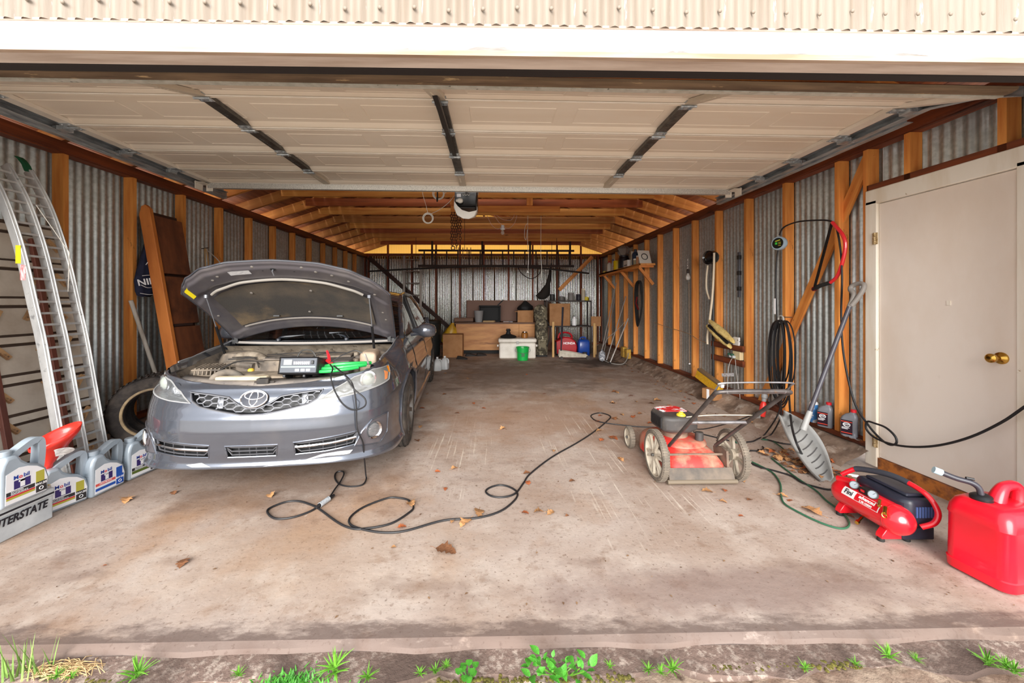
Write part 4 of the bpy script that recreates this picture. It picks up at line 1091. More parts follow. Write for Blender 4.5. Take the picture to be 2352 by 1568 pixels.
letters('NIE', .085, WHT, j, facing((.052, -.06, .13), (.82, -.57, 0), (.0, -.25, 1)), off=.002, name='chest_lettering')
for p in ([(.03, -.10, .02), (.052, -.02, .008), (.05, .07, .02)], [(.045, -.055, .30), (.052, -.01, .36), (.04, .04, .35)], [(.05, -.11, .10), (.058, -.05, .075), (.056, .03, .085)], [(.052, -.10, .19), (.058, -.03, .20), (.055, .03, .195)]):
    MB().tube(spline(p, 4), .0035, 5).build('piping', WHT, j)
MB().tube([(0, .02, .55), (-.01, .025, .66), (-.04, .03, .68)], .004, 5).build('hanging_loop', BLACKP, j)
# hank of cord and a loose white cable
t = thing('cord_hank', 'tan cord hank looped on a nail above the car hood', 'cord', T(-3.50, 4.72, 1.95))
MB().tube(spline([(0, 0, 0), (.02, -.02, -.2), (.02, -.01, -.5), (.02, .02, -.75), (.02, .04, -.4), (.01, .03, -.1)], 6, True), .007, 6).build('cord', mat('tan_cord', (206, 164, 112), .8), t)
MB().torus((0, 0, 0), .03, .006, 14, 6, M=T(.02, .02, -.30, ry=70)).build('knot', mat('tan_cord', (206, 164, 112), .8), t)
MB().cyl((-.05, .01, .0), (.03, .01, .01), .006, n=6).build('nail', GREYST, t)
tag(MB().tube(spline([(-3.60, 4.90, 1.95), (-3.5, 4.98, 1.8), (-3.44, 5.08, 1.55), (-3.46, 5.10, 1.2), (-3.5, 5.08, .6), (-3.5, 5.1, .15)], 8), .006, 6).build('loose_cable', mat('white_cable', (214, 208, 198), .6)), 'thin white cable hanging down the corrugated wall above the car hood', 'cable')
o = MB().cyl((-3.36, 4.06, .09), (-3.51, 3.78, 1.32), .018, n=10).build('wooden_pole', mat('bleached_pole', (196, 188, 176), .75, c2=(160, 150, 138), s=8, st=(2, 2, .3)))
tag(o, 'bleached wooden pole leaning against the wall below the navy jersey', 'pole')
# two old tyres
OLDT = mat('old_tyre', (58, 52, 50), .85, c2=(96, 86, 78), s=6, lo=.45, hi=.68, c3=(36, 33, 34), s3=3, bump=.2, bs=30)
def tyre(label, loc, ax, ring):
    t = thing('tyre', label, 'tyre', facing(loc, ax) @ Matrix.Diagonal((1, 1, 1. if ring else .78, 1)), 'old tyres leaning on the wall')
    pr = [(.185, -.07), (.19, -.085), (.23, -.095), (.275, -.09), (.30, -.075), (.313, -.05), (.315, 0), (.313, .05), (.30, .075), (.275, .09), (.23, .095), (.19, .085), (.185, .07), (.18, .06), (.205, .05), (.25, .06), (.28, .05), (.292, .0), (.28, -.05), (.25, -.06), (.205, -.05), (.18, -.06), (.185, -.07)]
    MB().lathe(pr, 44, caps=False).build('carcass', OLDT, t, ang=30)
    TB = MB().cbox((.317, 0, 0), (.008, .016, .13)).mesh('tread_block', OLDT)
    for k in range(44): place(TB, 'tread_block', t, Matrix.Rotation(2 * PI * k / 44, 4, 'Z'))
    if ring: MB().lathe([(.193, .090), (.197, .0965), (.210, .098), (.214, .0965)], 44, caps=False).build('whitewall', mat('dirty_whitewall', (196, 170, 130), .7, c2=(150, 128, 100), s=8), t)
tyre('old tyre with a dirty tan whitewall ring beside the car headlight', (-3.09, 3.55, .318), (.58, -.80, .06), True)
tyre('plain old tyre standing behind the whitewall tyre', (-3.17, 3.70, .318), (.58, -.80, .06), False)
tag(MB().prism([(0, 0), (.16, -.02), (.24, .0), (.2, .04), (.05, .05)], 0, .012, M=T(-3.25, 3.38, .004, rz=30)).build('wood_scrap', PALE), 'pale wood offcut on the floor inside the tyres', 'offcut')
# oil jugs
JUG = mat('silver_jug_plastic', (172, 184, 194), .34, .15, c2=(160, 172, 182), s=6, coat=.3)
LB = {'white': mat('label_white', (244, 244, 246), .4), 'navy': mat('label_navy', (58, 44, 110), .4), 'blue': mat('label_blue', (34, 88, 184), .4), 'red': mat('label_red', (232, 96, 88), .4), 'green': mat('label_green', (92, 110, 44), .4),
      'dark': mat('label_dark', (52, 50, 52), .4), 'gold': mat('label_gold', (186, 178, 70), .4), 'mblue': mat('label_mblue', (30, 60, 150), .4), 'mred': mat('label_mred', (214, 40, 60), .4)}
def jug(label, M, scheme, cap=True):
    t = thing('oil_jug', label, 'jug', M, 'silver motor oil jugs')
    poly = [(0, 0), (.22, 0), (.226, .09), (.212, .145), (.175, .185), (.13, .205), (.098, .235), (.082, .27), (.026, .27), (.008, .235), (0, .20)]
    g = MB().prism(poly, -.055, .055, M=Matrix(((0, 0, 1, 0), (1, 0, 0, 0), (0, 1, 0, 0), (0, 0, 0, 1))))
    b = g.build('body', JUG, t, bev=.016, seg=3)
    g = MB(); path = spline([(0, .075, .255), (0, .12, .282), (0, .172, .308), (0, .208, .305), (0, .216, .26), (0, .212, .19), (0, .205, .13)], 5)
    g.loft([[(x * .024, p.y + dy * .017, p.z + dz * .017) for x, dy, dz in ((-1, ny, nz), (1, ny, nz), (1, -ny, -nz), (-1, -ny, -nz))] for p, (ny, nz) in [(path[i], (lambda d: (-d.z, d.y))((path[min(i + 1, len(path) - 1)] - path[max(i - 1, 0)]).normalized())) for i in range(len(path))]])
    g.build('handle', JUG, t, bev=.008, seg=2)
    if cap: MB().lathe([(.030, 0), (.031, .004), (.031, .024), (.027, .028), (.0, .028)], 20, M=T(0, .054, .27)).build('cap', JUG, t)
    g = MB()
    for k in range(11): g.cyl((-.030, -.002, .06 + .011 * k), (.030, -.002, .06 + .011 * k), .003, n=5)
    g.build('grip_ridges', JUG, b)
    if scheme:
        X = .0555
        pl = MB().prism([(.018, .018), (.205, .018), (.212, .088), (.196, .145), (.16, .175), (.118, .193), (.078, .20), (.022, .18)], X, X + .0012, M=Matrix(((0, 0, 1, 0), (1, 0, 0, 0), (0, 1, 0, 0), (0, 0, 0, 1)))).build('label_panel', LB['white'], t)
        def strip(y0, y1, z0, z1, c, d=.0016):
            MB().box((X, y0, z0), (X + d, y1, z1)).build('label_band', LB[c], pl)
        F = lambda y, z: facing((X + .0022, y, z), (1, 0, 0))
        letters('M', .030, LB['mblue'], pl, F(.064, .150), off=.0004); letters('o', .030, LB['mred'], pl, F(.085, .150), off=.0004); letters('bil', .030, LB['mblue'], pl, F(.111, .150), off=.0004)
        strip(.055, .13, .088, .134, 'navy'); strip(.083, .104, .092, .134, 'white', .0022); strip(.076, .104, .121, .131, 'white', .0022)
        if scheme == 'blue':
            strip(.022, .150, .066, .083, 'red'); strip(.022, .150, .034, .052, 'blue'); strip(.155, .205, .022, .088, 'blue'); strip(.155, .196, .088, .142, 'blue'); strip(.024, .09, .022, .034, 'white', .002)
            letters('HIGH MILEAGE', .012, LB['white'], pl, F(.086, .075))
        else:
            strip(.022, .150, .062, .083, 'dark'); strip(.022, .150, .040, .060, 'green' if scheme == 'green' else 'gold'); strip(.155, .207, .022, .080, 'dark'); strip(.155, .196, .080, .142, 'green' if scheme == 'green' else 'gold')
            letters('EXTENDED', .011, LB['white'], pl, F(.070, .077)); letters('PERFORMANCE', .011, LB['white'], pl, F(.080, .067))
            if scheme == 'gold': strip(.022, .150, .052, .060, 'mred', .002)
        letters('0W-20', .018, LB['white'], pl, F(.180, .066), off=.0004)
        MB().torus((0, 0, 0), .009, .002, 14, 5, M=F(.180, .042)).build('seal_mark', LB['white'], pl)
    return t
jug('silver oil jug with red and blue label, standing below the ramp', T(-2.72, 2.60, 0, rz=-3), 'blue')
jug('silver oil jug with black and green label beside the car bumper', T(-2.71, 2.85, 0, rz=-8), 'green')
jug('silver oil jug with gold label standing on the white car battery', T(-2.655, 2.075, .201, rz=0), 'gold')
jug('silver oil jug holding the red funnel', T(-2.79, 2.395, 0, rz=-14), 'gold', cap=False)
t = thing('funnel', 'red plastic funnel with a white oval label in an oil jug', 'funnel', T(-2.78, 2.45, .262, rz=-20))
RED = mat('red_plastic', (224, 52, 40), .3, coat=.3)
g = MB()
rings = []
for z, r, dy in ((.0, .018, 0), (.03, .022, .0), (.05, .032, .005), (.16, .10, .03), (.175, .112, .032), (.205, .116, .034)):
    rings.append([(r * .8 * math.cos(2 * PI * k / 28), dy + r * math.sin(2 * PI * k / 28), z + .05 * (r * math.sin(2 * PI * k / 28)) / .116 * (z / .2)) for k in range(28)])
g.loft(rings, caps=False); g.build('cone', RED, t, thick=.004)
MB().lathe([(.052, 0), (.05, .0012), (.0, .0014)], 28, M=facing((.060, .03, .105), (.80, -.30, -.52)) @ Matrix.Diagonal((1.15, .62, 1, 1))).build('oval_label', mat('white_label_print', (236, 232, 228), .5, c2=(190, 186, 184), s=40, st=(.2, 1, 3)), t)
# the battery
t = thing('car_battery', 'white car battery with black lettering under an oil jug', 'battery', T(-2.76, 2.215, 0))
BW = mat('grey_white_battery', (214, 220, 222), .5, c2=(190, 196, 200), s=6, c3=(168, 166, 160), s3=14, lo3=.62, hi3=.72)
MB().box((-.09, -.165, .0), (.09, .165, .155)).build('case', BW, t, bev=.008)
MB().box((-.094, -.169, .135), (.094, .169, .185)).build('lid', BW, t, bev=.006)
MB().box((-.085, -.16, .183), (.085, .16, .2)).build('top_cover', mat('battery_top', (186, 180, 174), .6, c2=(150, 142, 136), s=10), t, bev=.004)
MB().box((.0945, -.165, .150), (.0955, .165, .160)).build('rim_line', mat('ink_black', (26, 24, 34), .6), t)
letters('INTERSTATE', .060, mat('ink_black', (26, 24, 34), .6), t, facing((.0955, -.006, .105), (1, 0, 0)), shear=.22, off=.0016, sx=.80)
MB().box((.02, .120, .2), (.075, .164, .2015)).build('date_sticker', mat('yellow_black_sticker', (224, 190, 40), .5, c2=(30, 28, 30), s=50), t)
for y in (-.11, .11): MB().lathe([(.012, 0), (.010, .014)], 12, M=T(-.05, y, .2)).build('terminal', GREYST, t)
# ================================================================ right-hand wall and floor
REDP = mat('gloss_red_enamel', (222, 26, 40), .25, coat=.6)
STEELT = mat('handle_steel', (150, 148, 150), .35, .7, c2=(112, 108, 106), s=12, c3=(90, 70, 56), s3=24, lo3=.62, hi3=.7)
TUBED = mat('dark_tube', (92, 86, 84), .42, .5, c2=(66, 60, 58), s=14, c3=(112, 88, 70), s3=20, lo3=.6, hi3=.7)
DUSTR = mat('dusty_red_deck', (214, 52, 46), .5, c2=(186, 128, 104), s=4, lo=.45, hi=.6, c3=(172, 140, 118), s3=3, lo3=.52, hi3=.64, bump=.1)
# ---- lawn mower (rear wheels towards the opening)
mw = thing('lawn_mower', 'dusty red push lawn mower with large spoked rear wheels', 'lawn mower', T(1.483, 2.80, 0, rz=0))
rings = []
for y, w_, h in ((-.06, .195, .10), (-.03, .205, .17), (.05, .21, .205), (.16, .215, .215), (.30, .225, .22), (.46, .225, .215), (.56, .20, .20), (.62, .16, .17), (.645, .12, .12)):
    rings.append([(w_ * math.copysign(abs(math.cos(a)) ** .55, math.cos(a)), y, .05 + (h - .05) * max(math.sin(a), 0) ** .6) for a in [PI * k / 18 for k in range(19)]])
g = MB(); g.loft(rings, closed=False); g.add(rings[0], [tuple(range(19))]); g.add(rings[-1], [tuple(range(19))])
dk = g.build('deck', DUSTR, mw, ang=45)
MB().lathe([(.205, 0), (.20, .012), (.17, .03), (.155, .035)], 32, M=T(-.01, .24, .205)).build('deck_ring', DUSTR, dk)
MB().loft([[(x, -.06, .10), (x, -.085, .06), (x, -.10, .022), (x, -.115, .022), (x, -.10, .065), (x, -.07, .112)] for x in (-.235, .235)]).build('rear_flap', mat('dusty_flap', (84, 78, 72), .8, c2=(112, 100, 88), s=8), mw)
MB().cyl((-.25, -.105, .028), (.25, -.105, .028), .016, n=10).build('trail_bar', mat('dusty_bar', (110, 98, 82), .7), mw)
SPK = mat('dusty_wheel_plastic', (196, 186, 168), .7, c2=(166, 152, 132), s=9, lo=.45, hi=.68)
TIR = mat('mower_tyre', (98, 90, 80), .85, c2=(128, 116, 102), s=14)
def mwheel(x, y, r, wd, s, rot):
    w_ = bpy.data.objects.new('wheel', None); COL.objects.link(w_); w_.parent = mw
    w_.matrix_local = T(x, y, r) @ Euler((0, R(90), 0)).to_matrix().to_4x4()
    MB().lathe([(r * .84, -wd / 2), (r * .93, -wd / 2), (r * .985, -wd * .36), (r, -wd * .15), (r, wd * .15), (r * .985, wd * .36), (r * .93, wd / 2), (r * .84, wd / 2)], 40, caps=False).build('tyre', TIR, w_, ang=30)
    TB = MB().cbox((r * .997, 0, 0), (r * .03, .006 if r > .1 else .012, wd * .8)).mesh('tread_lug', TIR)
    for k in range(60 if r > .1 else 24): place(TB, 'tread_lug', w_, Matrix.Rotation(2 * PI * k / (60 if r > .1 else 24), 4, 'Z'))
    g = MB().lathe([(r * .85, -wd * .45), (r * .80, -wd * .42), (r * .80, wd * .42), (r * .85, wd * .45)], 40, caps=False)
    for k in range(6):
        a = 2 * PI * k / 6 + rot; c, d = math.cos(a), math.sin(a); e, f = math.cos(a + .16), math.sin(a + .16); e2, f2 = math.cos(a - .16), math.sin(a - .16)
        if r > .1:
            for p, q in ((e, f), (e2, f2)): g.beam((.12 * r * c, .12 * r * d, s * wd * .25), (.82 * r * p, .82 * r * q, s * wd * .15), .014, .018, up=(0, 0, 1))
    g.lathe([(.0, -wd * .4), (r * .22, -wd * .4), (r * .22, wd * .4), (r * .12, wd * .5), (0, wd * .5)], 20)
    if r <= .1: g.lathe([(r * .2, wd * .2), (r * .82, wd * .3), (r * .82, wd * .1)], 24, caps=False).lathe([(r * .2, -wd * .2), (r * .82, -wd * .3), (r * .82, -wd * .1)], 24, caps=False)
    g.build('spoked_hub', SPK, w_)
    MB().cyl((0, 0, s * wd * .4), (0, 0, s * wd * .75), .011, n=8).build('axle_nut', GREYST, w_)
mwheel(-.285, 0, .180, .050, -1, .3); mwheel(.285, 0, .180, .050, 1, .8)
mwheel(-.262, .62, .092, .045, -1, 0); mwheel(.262, .62, .092, .045, 1, 0)
g = MB().cyl((-.27, 0, .18), (.27, 0, .18), .009, n=8)
for s in (-1, 1):
    g.prism([(-.06, .10), (.10, .10), (.12, .20), (.02, .235), (-.05, .22)], s * .215 - .008, s * .215 + .008, M=Matrix(((0, 0, 1, 0), (1, 0, 0, 0), (0, 1, 0, 0), (0, 0, 0, 1))))
g.build('axle_plate', mat('dusty_axle', (124, 104, 88), .75, c2=(90, 78, 68), s=10), mw)
# engine
ENG = mat('dusty_black_shroud', (66, 62, 60), .55, c2=(98, 90, 82), s=6, lo=.5, hi=.7)
MB().lathe([(.10, 0), (.10, .05), (.12, .07), (.12, .10)], 24, M=T(-.03, .26, .22)).build('engine_base', mat('dusty_engine', (150, 128, 108), .7, c2=(110, 92, 78), s=10, bump=.2), mw)
en = MB().prism([(-.185, .12), (-.19, .34), (-.12, .42), (.06, .42), (.11, .36), (.11, .15), (.02, .09), (-.13, .09)], .30, .425).build('engine_shroud', ENG, mw, bev=.028, seg=4)
MB().prism([(-.13, .25), (-.15, .35), (-.09, .39), (.04, .39), (.07, .33), (.07, .25)], .425, .432).build('engine_decal', mat('red_white_decal', (206, 40, 44), .4, c2=(240, 240, 240), s=24, st=(.5, 1, 1), lo=.56, hi=.58), en)
MB().lathe([(.030, 0), (.034, .004), (.030, .016), (.018, .02), (.016, .03), (.0, .032)], 18, M=T(-.035, .135, .425)).build('fuel_cap', mat('yellow_fuel_cap', (232, 200, 50), .45), en)
g = MB()
for k in range(9): g.box((-.195, .13 + .022 * k, .33), (-.186, .14 + .022 * k, .41))
g.build('cooling_slots', BLACKP, en)
MB().lathe([(.03, 0), (.03, .055), (.026, .06)], 16, M=T(.10, .12, .245)).build('primer_canister', ENG, mw)
# handle
tl, tr = (-.205, -.62, .785), (.215, -.62, .785); bl, br = (-.175, .03, .235), (.175, .03, .235)
ml = tuple((Vector(tl) + Vector(bl)) / 2); mr_ = tuple((Vector(tr) + Vector(br)) / 2)
kn = [Vector(bl), Vector(tl) * .93 + Vector(bl) * .07]
path = spline([bl, (Vector(bl) + Vector(tl)) * .5, Vector(tl) * .92 + Vector(bl) * .08], 3) + spline([Vector(tl) * .97 + Vector(bl) * .03, Vector(tl) + Vector((.03, -.03, .012)), Vector(tr) + Vector((-.03, -.03, .012)), Vector(tr) * .97 + Vector(br) * .03], 6) + spline([Vector(tr) * .92 + Vector(br) * .08, (Vector(br) + Vector(tr)) * .5, br], 3)
hd = MB().tube(path, .0125, 10).build('handle', TUBED, mw)
MB().tube([ml, mr_], .012, 10).build('handle_crossbar', STEELT, mw)
MB().tube([Vector(tl) + Vector((.04, -.03, .012)), Vector(tr) + Vector((-.04, -.03, .012))], .0135, 10).build('grip', STEELT, hd)
b0 = Vector(tl) + Vector((-.0, .03, -.02)); b1 = Vector(tr) + Vector((.0, .03, -.02))
MB().tube(spline([b0, b0 + Vector((.0, -.05, .06)), b0 + Vector((.03, -.075, .085)), b1 + Vector((-.03, -.075, .085)), b1 + Vector((0, -.05, .06)), b1], 5), .005, 6).build('bail_bar', STEELT, mw)
MB().tube(spline([Vector(ml) + Vector((-.01, .02, .03)), Vector((0, -.25, .545)), Vector(mr_) + Vector((.03, -.05, .06))], 6), .003, 5).build('starter_cord', mat('cream_cord', (220, 204, 180), .8), mw)
MB().cbox(Vector(mr_) + Vector((.03, -.05, .06)), (.03, .03, .03)).build('cord_guide', GREYST, mw)
MB().tube(spline([Vector(tr) + Vector((0, .05, -.04)), Vector(mr_) + Vector((.02, .02, .03)), Vector((.16, .12, .33)), Vector((.08, .22, .30))], 6), .004, 5).build('control_cable', BLACKR, mw)
# ---- air compressor
cp = thing('air_compressor', 'small red air compressor with a black motor housing near the passage door', 'compressor', T(2.185, 2.01, 0, rz=-1, s=(.88, .88, .88)))
tank = [(.002, -.058), (.035, -.05), (.062, -.034), (.080, -.010), (.087, .012), (.088, .03), (.088, .36), (.087, .38), (.080, .402), (.062, .426), (.035, .442), (.002, .45)]
tk = MB().lathe(tank, 32, M=T(0, 0, .145) @ Euler((R(-90), 0, 0)).to_matrix().to_4x4()).build('tank', REDP, cp)
MB().lathe([(.0885, .03), (.0898, .032), (.0898, .036), (.0885, .038)], 32, M=T(0, 0, .145) @ Euler((R(-90), 0, 0)).to_matrix().to_4x4(), caps=False).build('weld_seam', REDP, tk)
for y in (.05, .34):
    MB().prism([(-.09, .022), (.10, .022), (.085, .045), (.06, .08), (-.06, .08), (-.085, .045)], -.022, .022, M=T(0, y, 0) @ Matrix(((1, 0, 0, 0), (0, 0, 1, 0), (0, 1, 0, 0), (0, 0, 0, 1)))).build('saddle', REDP, cp, bev=.003)
    for x in (-.075, .085): MB().lathe([(.018, 0), (.020, .004), (.017, .024)], 14, M=T(x, y, 0)).build('rubber_foot', BLACKR, cp)
NV = mat('navy_black_housing', (34, 36, 48), .4, c2=(44, 46, 60), s=6)
hs = MB().prism([(.06, .0), (.22, .0), (.235, .05), (.235, .30), (.20, .36), (.05, .36), (.03, .30), (.03, .05)], .10, .275).build('motor_housing', NV, cp, bev=.03, seg=3)
MB().prism([(.075, .04), (.21, .04), (.21, .31), (.075, .31)], .275, .295).build('housing_ridge', NV, hs, bev=.012)
g = MB()
for k in range(7): g.box((.09 + .018 * k, -.004, .17), (.10 + .018 * k, .004, .235))
g.build('vent_slots', mat('vent_blue', (70, 92, 140), .5), hs)
MB().box((.03, .02, .02), (.23, .34, .10)).build('base_pan', NV, cp, bev=.01)
hp = spline([(.03, .44, .235), (.06, .41, .275), (.09, .36, .31), (.13, .18, .345), (.16, .02, .315), (.17, -.045, .24), (.15, -.05, .17), (.10, -.02, .125)], 6)
hn = MB().tube(hp, .0155, 10).build('carry_handle', REDP, cp)
MB().tube(hp[10:22], .0185, 10).build('handle_grip', mat('dark_grip', (52, 54, 62), .6), hn)
MB().cyl((-.03, .40, .225), (-.015, .30, .245), .022, n=14).build('air_filter', REDP, cp)
MB().lathe([(.012, 0), (.010, .003)], 12, M=facing((-.031, .407, .224), (-.2, 1, -.1))).build('filter_hole', mat('white_hole', (230, 226, 230), .4), cp)
for y in (.26, .13):
    Mg = facing((-.045, y, .245), (-.75, -.45, .5))
    gg = MB().lathe([(.0, -.012), (.026, -.012), (.028, 0), (.026, .008), (.023, .008)], 20, M=Mg, caps=False).build('pressure_gauge', GREYST, cp)
    MB().lathe([(.0235, .004), (.0, .0045)], 20, M=Mg).build('gauge_face', mat('gauge_white', (150, 158, 164), .4), gg)
    MB().beam(Mg @ Vector((0, 0, .0055)), Mg @ Vector((.012, .012, .0055)), .002, .001).build('needle', BLACKP, gg)
MB().box((-.05, .165, .215), (.0, .225, .255)).build('pressure_switch', BLACKP, cp, bev=.004)
MB().cbox((-.052, .195, .238), (.003, .025, .015)).build('switch_button', REDP, cp)
MB().cyl((-.03, .10, .225), (-.075, .06, .21), .009, n=8).build('air_coupler', BRASS, cp)
g = MB().cyl((-.065, .03, .218), (-.10, .0, .195), .011, n=8); g.torus((0, 0, 0), .014, .003, 12, 5, M=T(-.11, -.006, .19, rx=60)); g.build('drain_ring', BRASS, cp)
n_ = Vector((-.86, 0, .51)); Ml = facing(Vector((0, .19, .145)) + n_ * .0885, n_, (0, 0, 1))
pl = MB()
for a0 in range(10):
    pass
pl.loft([[(-.088 * math.cos(R(th)) * 1.004, y, .145 + .088 * math.sin(R(th)) * 1.004) for th in (14, 20, 26, 32, 38, 44, 50)] for y in (.315, .06)], closed=False)
pn = pl.build('name_plate', mat('plate_white', (240, 238, 236), .35), cp)
MB().loft([[(-.0888 * math.cos(R(th)) * 1.004, y, .145 + .0888 * math.sin(R(th)) * 1.004) for th in (16, 24, 32, 40, 48)] for y in (.222, .066)], closed=False).build('plate_red', REDP, pn)
def tank_text(body, size, y, th, m, off=0.):
    n = Vector((-math.cos(R(th)), 0, math.sin(R(th))))
    letters(body, size, m, pn, facing(Vector((0, y, .145)) + n * .0905, n), off=off, sx=.9)
tank_text('Fini', .046, .268, 32, mat('plate_black', (34, 30, 36), .4), .0006)
tank_text('advanced', .032, .144, 38, mat('plate_white', (240, 238, 236), .35), .0008)
tank_text('2.30.1500M', .020, .144, 22, mat('plate_white', (240, 238, 236), .35), .0004)
MB().cyl((-.03, .22, .05), (-.075, .20, .035), .008, n=8).cyl((-.075, .20, .035), (-.095, .19, .03), .012, n=8).build('drain_valve', BRASS, cp)
# ---- gas can
gc = thing('gas_can', 'large red plastic gas can with a black spout', 'gas can', T(2.395, 1.775, 0, rz=8))
GCR = mat('red_polyethylene', (226, 20, 44), .32, c2=(214, 16, 34), s=3, coat=.25)
def rr(w_, d, r, n=6):
    out = []
    for cx, cy, a0 in ((w_ - r, d - r, 0), (-w_ + r, d - r, 90), (-w_ + r, -d + r, 180), (w_ - r, -d + r, 270)):
        for k in range(n + 1): a = R(a0 + 90 * k / n); out.append((cx + r * math.cos(a), cy + r * math.sin(a)))
    return out
g = MB(); rings = []
for z, w_, d, r in ((.0, .12, .10, .04), (.012, .137, .117, .045), (.055, .140, .120, .045), (.060, .136, .116, .045), (.27, .134, .114, .045), (.275, .137, .117, .045), (.315, .132, .112, .045), (.345, .118, .10, .045), (.362, .095, .08, .04)):
    rings.append([(x, y, z) for x, y in rr(w_, d, r)])
g.loft(rings); bd = g.build('body', GCR, gc, ang=40)
hpath = spline([(-.005, .0, .352), (.02, .0, .40), (.05, .0, .425), (.11, .0, .425), (.128, 0, .39), (.126, 0, .33)], 5)
MB().tube(hpath, .0, 10, rs=[.034 - .012 * math.sin(PI * i / (len(hpath) - 1)) for i in range(len(hpath))]).build('handle', GCR, gc)
MB().lathe([(.036, 0), (.038, .006), (.038, .026), (.030, .032), (.022, .036)], 20, M=T(-.055, .02, .352, ry=-10)).build('spout_collar', BLACKP, gc)
sp = MB().tube(spline([(-.06, .02, .385), (-.065, .025, .415), (-.085, .04, .435), (-.125, .07, .445), (-.165, .10, .462)], 5), .0125, 10).build('spout', mat('grey_black_spout', (50, 48, 56), .4), gc)
MB().cyl((-.165, .10, .462), (-.188, .117, .472), .016, n=12).build('spout_tip', mat('pale_blue_tip', (176, 208, 220), .4), sp)
MB().cyl((-.10, .05, .455), (-.075, .035, .452), .006, n=8).build('spout_trigger', BLACKP, sp)
# ---- snow shovel
sv = thing('snow_shovel', 'grey plastic snow shovel leaning on the wall by the passage door', 'shovel', T(0, 0, 0))
GPL = mat('grey_shovel_plastic', (152, 152, 150), .5, c2=(128, 126, 122), s=5, lo=.45, hi=.7)
top, jn = Vector((2.875, 3.0, 1.36)), Vector((2.47, 3.0, .31))
MB().cyl(jn + (top - jn) * .08, top, .0165, n=12).build('shaft', mat('dark_shaft', (70, 68, 76), .4), sv)
MB().cyl(jn - (top - jn) * .02, jn + (top - jn) * .12, .024, .020, n=12).build('socket', GPL, sv)
ax = (top - jn).normalized(); sd = Vector((.10, -1, .05)).normalized(); sd = (sd - ax * sd.dot(ax)).normalized()
MB().tube(spline([top - ax * .10 + sd * .0, top, top + ax * .05 + sd * -.045, top + ax * .085 + sd * -.035, top + ax * .10 + sd * .01, top + ax * .085 + sd * .05, top + ax * .04 + sd * .055, top - ax * .02 + sd * .04, top - ax * .09 + sd * .012], 5), .018, 10).build('grip', mat('grey_grip', (132, 126, 120), .55), sv)
C_ = [Vector(p) for p in ((2.45, 3.24, .335), (2.415, 3.10, .20), (2.39, 2.95, .10), (2.375, 2.83, .04), (2.37, 2.73, .008))]
H_ = [Vector(p) for p in ((2.50, 3.25, .375), (2.565, 3.10, .32), (2.57, 2.97, .24), (2.535, 2.85, .145), (2.46, 2.72, .04))]
Cs, Hs = spline(C_, 5), spline(H_, 5)
nb = (C_[4] - C_[0]).cross(H_[2] - C_[2]).normalized()
if nb.x > 0: nb = -nb
g = MB(); g.loft([[c + (h - c) * k / 8 - nb * .05 * math.sin(PI * k / 8) for k in range(9)] for c, h in zip(Cs, Hs)], closed=False)
bl_ = g.build('blade', GPL, sv, thick=.006, ang=50)
for i in range(3, 18, 2):
    c, h = Cs[i], Hs[i]
    MB().tube([c + (h - c) * f - nb * (.05 * math.sin(PI * f) - .006) for f in (.25, .35, .45, .55, .65, .75)], .005, 5).build('blade_rib', mat('dark_rib', (76, 74, 74), .6), bl_)
MB().tube([c - nb * .0 for c in Cs], .007, 6).build('wear_edge', mat('worn_edge', (112, 108, 104), .5), bl_)
# ---- quart bottles on the sill
def quart(label, x, y):
    t = thing('oil_bottle', label, 'bottle', T(x, y, .182, rz=-58), 'grey quart bottles on the sill')
    g = MB(); rings = []
    for z, w_, d in ((.0, .052, .028), (.006, .055, .031), (.14, .055, .031), (.165, .050, .029), (.185, .036, .024), (.195, .020, .018), (.205, .018, .018)):
        rings.append([(a, b, z) for a, b in rr(w_, d, min(w_, d) * .7, 4)])
    # neck sits off-centre
    for k, r_ in enumerate(rings):
        s_ = max(0., (k - 2) / 4.) * .026
        rings[k] = [(a + s_, b, z) for a, b, z in r_]
    g.loft(rings); g.build('body', mat('grey_oil_plastic', (122, 124, 130), .35, coat=.2), t, ang=40)
    MB().lathe([(.020, 0), (.020, .02), (.017, .023)], 14, M=T(.026, 0, .203)).build('cap', mat('red_cap', (206, 34, 44), .4), t)
    pn = MB().box((-.046, -.0325, .015), (.028, -.0312, .135)).build('label_panel', mat('black_label', (40, 22, 36), .4), t)
    F = lambda a, z: facing((a, -.0335, z), (0, -1, 0))
    MB().torus((0, 0, 0), .019, .003, 20, 5, M=F(-.009, .098) @ Matrix.Diagonal((1.15, .85, 1, 1))).build('oval_mark', LB['white'], pn)
    letters('STP', .019, LB['white'], pn, F(-.009, .098), off=.0006)
    for z, wd in ((.073, .05), (.063, .04)): MB().cbox((-.045 + wd / 2 + .004, -.0333, z), (wd, .001, .005)).build('label_line', LB['white'], pn)
    for z in (.122, .030): MB().cbox((-.009, -.0333, z), (.072, .001, .006)).build('label_stripe', mat('label_orange', (226, 74, 52), .4), pn)
quart('grey oil bottle with a red cap between the shovel shaft and the stud', 2.985, 3.39)
quart('grey oil bottle with a red cap between the stud and the passage door', 2.985, 3.155)
t = thing('aerosol_can', 'white and blue aerosol can behind the shovel shaft', 'can', T(3.0, 3.53, .18))
MB().lathe([(.030, 0), (.033, .004), (.033, .16), (.031, .168)], 20).build('body', mat('blue_white_can', (74, 140, 206), .3, c2=(226, 228, 232), s=7, lo=.48, hi=.52), t)
MB().lathe([(.034, .168), (.034, .175), (.026, .19), (.014, .2), (.012, .212), (.0, .213)], 20).build('cap', LB['white'], t)
t = thing('spray_bottle', 'red and grey bottle lying against the kerb behind the mower handle', 'bottle', T(2.86, 4.03, .085, ry=8))
